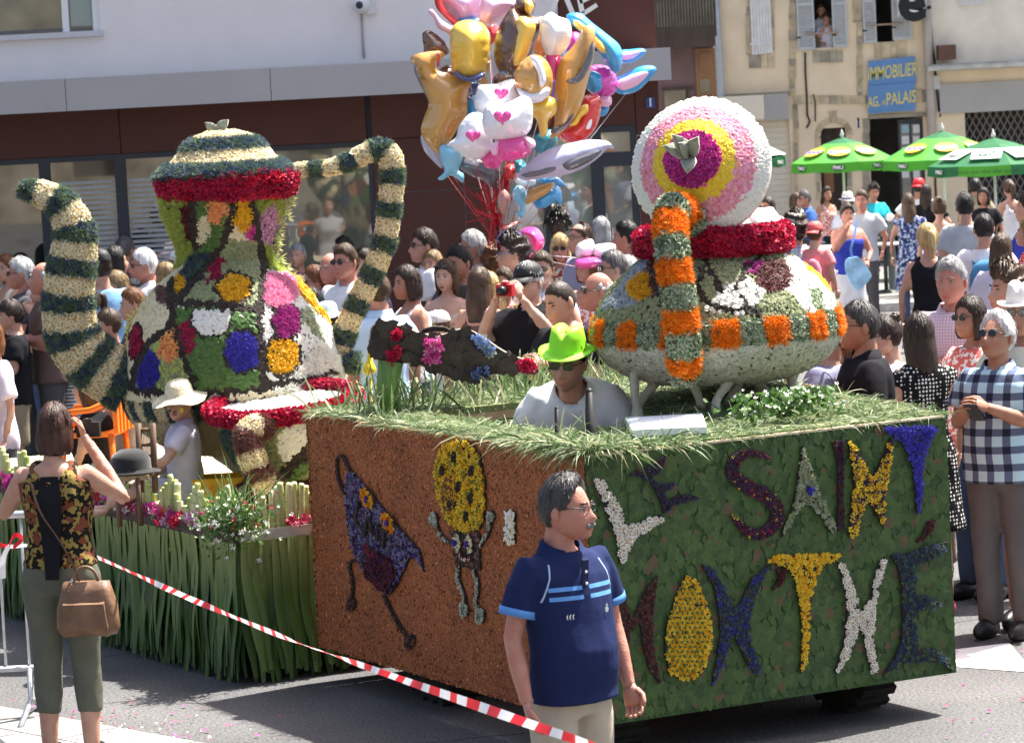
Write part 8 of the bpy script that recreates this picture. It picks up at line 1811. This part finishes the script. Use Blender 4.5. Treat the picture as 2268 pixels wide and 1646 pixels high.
balloon('tan and white oval foil balloon in the middle',Lb([(1000,520),(1060,450),(1130,430),(1200,470),(1240,560),(1235,680),(1190,750),(1110,770),(1040,740),(990,650),(982,570)]),26.4,.18,gold,(('blaze',Lb([(1090,440),(1130,432),(1170,480),(1200,600),(1160,640),(1140,540)]),.05,whitef,-.165),('chin',Lb([(1000,670),(1080,690),(1200,660),(1225,690),(1180,750),(1110,770),(1040,740)]),.06,whitef,-.10),('body',Lb([(1100,780),(1200,740),(1270,760),(1270,850),(1220,900),(1210,990),(1170,1010),(1140,900),(1095,860)]),.09,yell,.02)))
balloon('white round foil balloon behind the front white one',Lb([(700,690),(720,650),(830,640),(940,605),(990,650),(1005,740),(960,820),(860,870),(740,860),(685,790)]),26.5,.17,whitef)
balloon('large white foil balloon with pink lower half at the front',Lb([(760,830),(790,795),(900,790),(1020,735),(1080,770),(1090,880),(1070,970),(1000,1020),(880,1040),(780,1010),(742,920)]),26.1,.18,whitef,(('skirt',Lb([(860,1050),(1000,1030),(1060,1060),(1080,1140),(1000,1190),(880,1195),(840,1130)]),.10,pinkf,.0),('lobe',Lb([(790,1100),(850,1060),(850,1140),(810,1160)]),.05,lpink,-.02),('lobe',Lb([(1040,1030),(1110,1050),(1120,1100),(1070,1110)]),.05,lpink,-.02)))
balloon('white foil balloon at the lower left of the bunch',Lb([(560,960),(620,880),(690,860),(760,900),(790,1000),(780,1110),(700,1180),(610,1170),(520,1100),(480,1080),(540,1030)]),26.3,.17,whitef,(('skirt',Lb([(740,1170),(840,1120),(870,1210),(830,1260),(750,1240)]),.07,pinkf,.03),))
balloon('pink foil balloon with rounded ears on top',Lb([(720,40),(760,-20),(860,-40),(950,0),(975,60),(900,110),(830,170),(760,190),(710,130)]),27.1,.16,lpink)
balloon('lilac foil balloon with curling arm on the upper left',Lb([(335,100),(365,85),(420,150),(500,200),(540,190),(560,260),(520,300),(470,250),(400,210),(375,150)]),27.2,.06,lilac)
balloon('lilac and blue foil balloon cut by the top edge',Lb([(430,-60),(560,-70),(720,-50),(720,20),(690,120),(600,170),(545,150),(500,90),(440,30)]),27.4,.14,lilac,(('trim',Lb([(560,150),(620,130),(720,150),(700,175),(600,180)]),.05,bluef,-.06),))
balloon('dark red curved foil balloon on the upper left',Lb([(375,-40),(420,-50),(440,40),(500,110),(550,170),(520,190),(450,130),(390,60)]),27.3,.06,redf)
balloon('small brown foil balloon by the white wall',Lb([(290,260),(340,240),(400,280),(460,340),(470,400),(400,420),(310,410),(295,340)]),27.2,.10,brownf)
balloon('blue and yellow long crinkled foil balloon on the right',Lb([(1380,130),(1470,120),(1560,190),(1650,260),(1740,340),(1760,440),(1720,530),(1660,480),(1610,400),(1540,310),(1450,230),(1395,180)]),26.9,.12,bluef,(('stripe',Lb([(1420,190),(1460,170),(1560,260),(1640,350),(1620,390),(1520,290)]),.04,yell,-.10),))
balloon('blue and pink long eared foil balloon pointing right, upper ear',Lb([(1760,390),(1840,375),(1920,370),(1945,395),(1910,430),(1840,470),(1760,460)]),27.2,.07,bluef,(('inner',Lb([(1775,405),(1850,390),(1910,390),(1850,440),(1780,445)]),.03,lpink,-.06),))
balloon('blue and pink long foil balloon pointing right, lower ear',Lb([(1720,600),(1800,560),(1900,510),(1990,505),(2015,540),(1960,610),(1880,680),(1780,700),(1720,660)]),27.1,.08,bluef,(('inner',Lb([(1740,620),(1820,575),(1920,545),(1960,560),(1880,640),(1780,670)]),.03,lpink,-.07),))
balloon('magenta and blue round foil balloon on the right',Lb([(1510,540),(1580,500),(1680,520),(1725,600),(1710,690),(1640,720),(1560,700),(1505,640)]),27.0,.13,magen,(('side',Lb([(1500,560),(1560,540),(1620,580),(1620,660),(1560,690),(1505,650)]),.07,bluef,-.10),('chin',Lb([(1590,740),(1680,720),(1690,780),(1650,800),(1600,790)]),.06,lpink,-.03),('foot',Lb([(1580,800),(1670,800),(1650,860),(1600,865)]),.05,bluef,.02)))
balloon('red foil balloon with yellow flash low on the right',Lb([(1480,740),(1590,735),(1600,850),(1560,970),(1480,1050),(1400,1065),(1310,1020),(1300,960),(1400,900),(1450,820)]),26.8,.13,redf,(('flash',Lb([(1450,820),(1510,790),(1520,840),(1470,880),(1440,930),(1390,930)]),.04,yell,-.11),('mark',Lb([(1510,910),(1545,900),(1535,960),(1500,960)]),.02,whitef,-.10)))
balloon('grey lilac dolphin shaped foil balloon',Lb([(1025,1310),(1080,1240),(1160,1170),(1280,1110),(1400,1080),(1520,1060),(1640,1075),(1685,1120),(1640,1120),(1580,1180),(1480,1250),(1350,1300),(1200,1325),(1080,1335)]),26.4,.13,greyl,(('fin',Lb([(1340,1230),(1420,1180),(1600,1130),(1560,1190),(1450,1250),(1380,1270)]),.05,dgreyf,-.11),('fin',Lb([(1030,1310),(1120,1280),(1280,1240),(1240,1290),(1100,1325)]),.04,dgreyf,-.09)))
balloon('slim pale blue fish tailed foil balloon hanging low',Lb([(420,1110),(500,1100),(560,1120),(570,1200),(545,1270),(580,1300),(575,1360),(500,1310),(440,1340),(405,1330),(450,1280),(425,1200)]),26.8,.09,ltb)
balloon('slate grey foil balloon behind the pony',Lb([(275,1040),(310,1020),(400,1100),(420,1180),(420,1250),(360,1200),(300,1130)]),27.0,.05,greyl)
balloon('black and silver star pointed foil balloon under the white ones',Lb([(560,1250),(600,1190),(720,1200),(850,1260),(800,1390),(720,1340),(640,1310)]),26.9,.08,dgreyf)
balloon('teal foil balloon in the shade of the bunch',Lb([(1130,1040),(1200,980),(1270,1000),(1280,1080),(1200,1150),(1140,1140)]),27.0,.10,foil('foil_teal',(.02,.20,.26)))
balloon('blue foil balloon between pony and white balloons',Lb([(610,770),(680,730),(720,800),(700,880),(620,920),(595,850)]),27.0,.10,bluef)
balloon('small blue dolphin foil balloon on a stick',Lb([(1120,1480),(1180,1420),(1280,1400),(1315,1450),(1310,1530),(1270,1510),(1200,1550),(1140,1550)]),26.6,.08,bluef)
balloon('small gold foil balloon on a stick',Lb([(1060,1480),(1100,1420),(1180,1390),(1255,1375),(1220,1440),(1140,1490),(1070,1525)]),26.5,.06,gold)
balloon('small pale blue foil balloon on a stick',Lb([(960,1440),(1000,1400),(1050,1430),(1055,1530),(1030,1620),(975,1590),(1010,1560),(965,1510)]),26.6,.07,ltb)
balloon('small white foil balloon on a stick',Lb([(980,1340),(1050,1310),(1110,1330),(1115,1380),(1050,1395),(990,1370)]),26.7,.06,whitef)
balloon('small blue finned foil balloon on a stick',Lb([(1120,1340),(1200,1330),(1290,1330),(1340,1390),(1270,1390),(1180,1370)]),26.8,.05,bluef)
balloon('small silver and red foil balloon on a stick',Lb([(850,1480),(890,1430),(930,1470),(925,1540),(890,1600),(860,1560)]),26.6,.05,foil('foil_silverred',(.45,.22,.18)))
def cE(x,y): return 1035.3+.222*x, 426.4+.222*y
balloon('round hot pink balloon above the curly haired man',[cE(*p) for p in ((540,400),(620,355),(700,375),(755,460),(745,550),(690,600),(640,560),(600,480))],26.0,.13,foil('foil_hotpink',(.78,.05,.25)))
balloon('round violet balloon beside the hot pink one',[cE(*p) for p in ((320,430),(400,375),(490,380),(540,430),(520,480),(330,500))],26.1,.10,purp)
balloon('pink heart sized balloon low behind the blonde woman',[cE(*p) for p in ((590,660),(640,615),(720,620),(760,680),(740,730),(640,720))],25.8,.09,pinkf)
balloon('small white balloon beside the blonde woman',[cE(*p) for p in ((1085,590),(1110,520),(1230,475),(1260,560),(1220,640),(1110,650))],26.2,.10,whitef)
balloon('small white balloon beside the dark haired man at the door',[cE(*p) for p in ((1260,600),(1290,530),(1450,520),(1465,590),(1400,660),(1290,660))],26.2,.10,whitef)
balloon('magenta pink balloon under the two small white ones',[cE(*p) for p in ((1090,680),(1180,655),(1300,660),(1320,720),(1200,760),(1100,740))],26.1,.08,pinkf)
balloon('blue balloon under the two small white ones',[cE(*p) for p in ((1320,690),(1380,650),(1500,670),(1500,740),(1400,790),(1320,760))],26.1,.08,bluef)
for lb,c_,r_,Yq,mt in (('small red balloon tucked behind the yellow one',(790,250),70,27.3,redf),('violet balloon tucked behind the tan and white one',(1250,640),80,27.2,purp),('dark blue balloon behind the golden pony',(640,640),75,27.3,navyf),('brown balloon behind the white ones',(900,620),80,27.2,brownf),('sky blue balloon above the red one',(1330,420),70,27.3,ltb),('slate balloon below the brown one',(1010,560),70,27.1,dgreyf),('magenta balloon behind the blue crinkled one',(1420,330),70,27.3,magen),('orange balloon deep in the bunch',(1180,330),80,27.3,foil('foil_orange',(.75,.25,.02))),('small red balloon over the ribbon tangle',(940,1290),50,26.9,redf),('teal balloon beside the ribbon tangle',(1010,1250),45,26.8,foil('foil_teal',(0,0,0))),('golden brown balloon above the pony',(470,560),60,27.2,brownf)):
    balloon(lb,[cB(c_[0]+r_*(1+.12*math.sin(3*t+r_))*math.cos(t),c_[1]+r_*1.15*math.sin(t)) for t in np.linspace(0,6.28,12)[:-1]],Yq,.11,mt)
def heart(cx,cy,r): return [cB(cx+r*1.0*(math.sin(t)**3),cy-r*.95*(.8125*math.cos(t)-.3125*math.cos(2*t)-.125*math.cos(3*t)-.0625*math.cos(4*t))) for t in np.linspace(0,2*math.pi,22)[:-1]]
for lb,(cx_,cy_,r_),Yq in (('large white foil balloon with pink lower half at the front',(880,880,62),25.93),('white foil balloon at the lower left of the bunch',(660,1020,52),26.14),('white round foil balloon behind the front white one',(870,700,50),26.34)):
    o_=[o for o in bpy.data.objects if o.get('label','')==lb][0]; c2,_=inflate(heart(cx_,cy_,r_),None,Yq,.02); part('printed_heart',[c2],pinkf,o_)
# bunch ribbons and the pole they are tied to
bpl=thing('balloon_pole','dark pole with red ribbons holding the balloon bunch','pole',(knot[0],27.02,gz(0,27)))
part('shaft',[tube([(knot[0]-.03,27.02,0),(knot[0]-.02,27.02,at(1100,440,27.02).z)],.014,8)],dark,bpl)
rb=[]
for i in range(26):
    a=np.array(at(1112+random.uniform(-30,30),360+random.uniform(-20,30),27.0)); b=np.array(at(1098+random.uniform(-14,14),470+random.uniform(-30,40),26.9)); m_=(a+b)/2+RNG.normal(size=3)*.05; rb.append(ribbon(smooth_path([a,m_,b,b+RNG.normal(size=3)*.12],14),RNG.normal(size=3)*.6,.016))
part('ribbon_tangle',rb,ribm,bpl,kind='stuff')
bpy.data.scenes.remove(TMP)
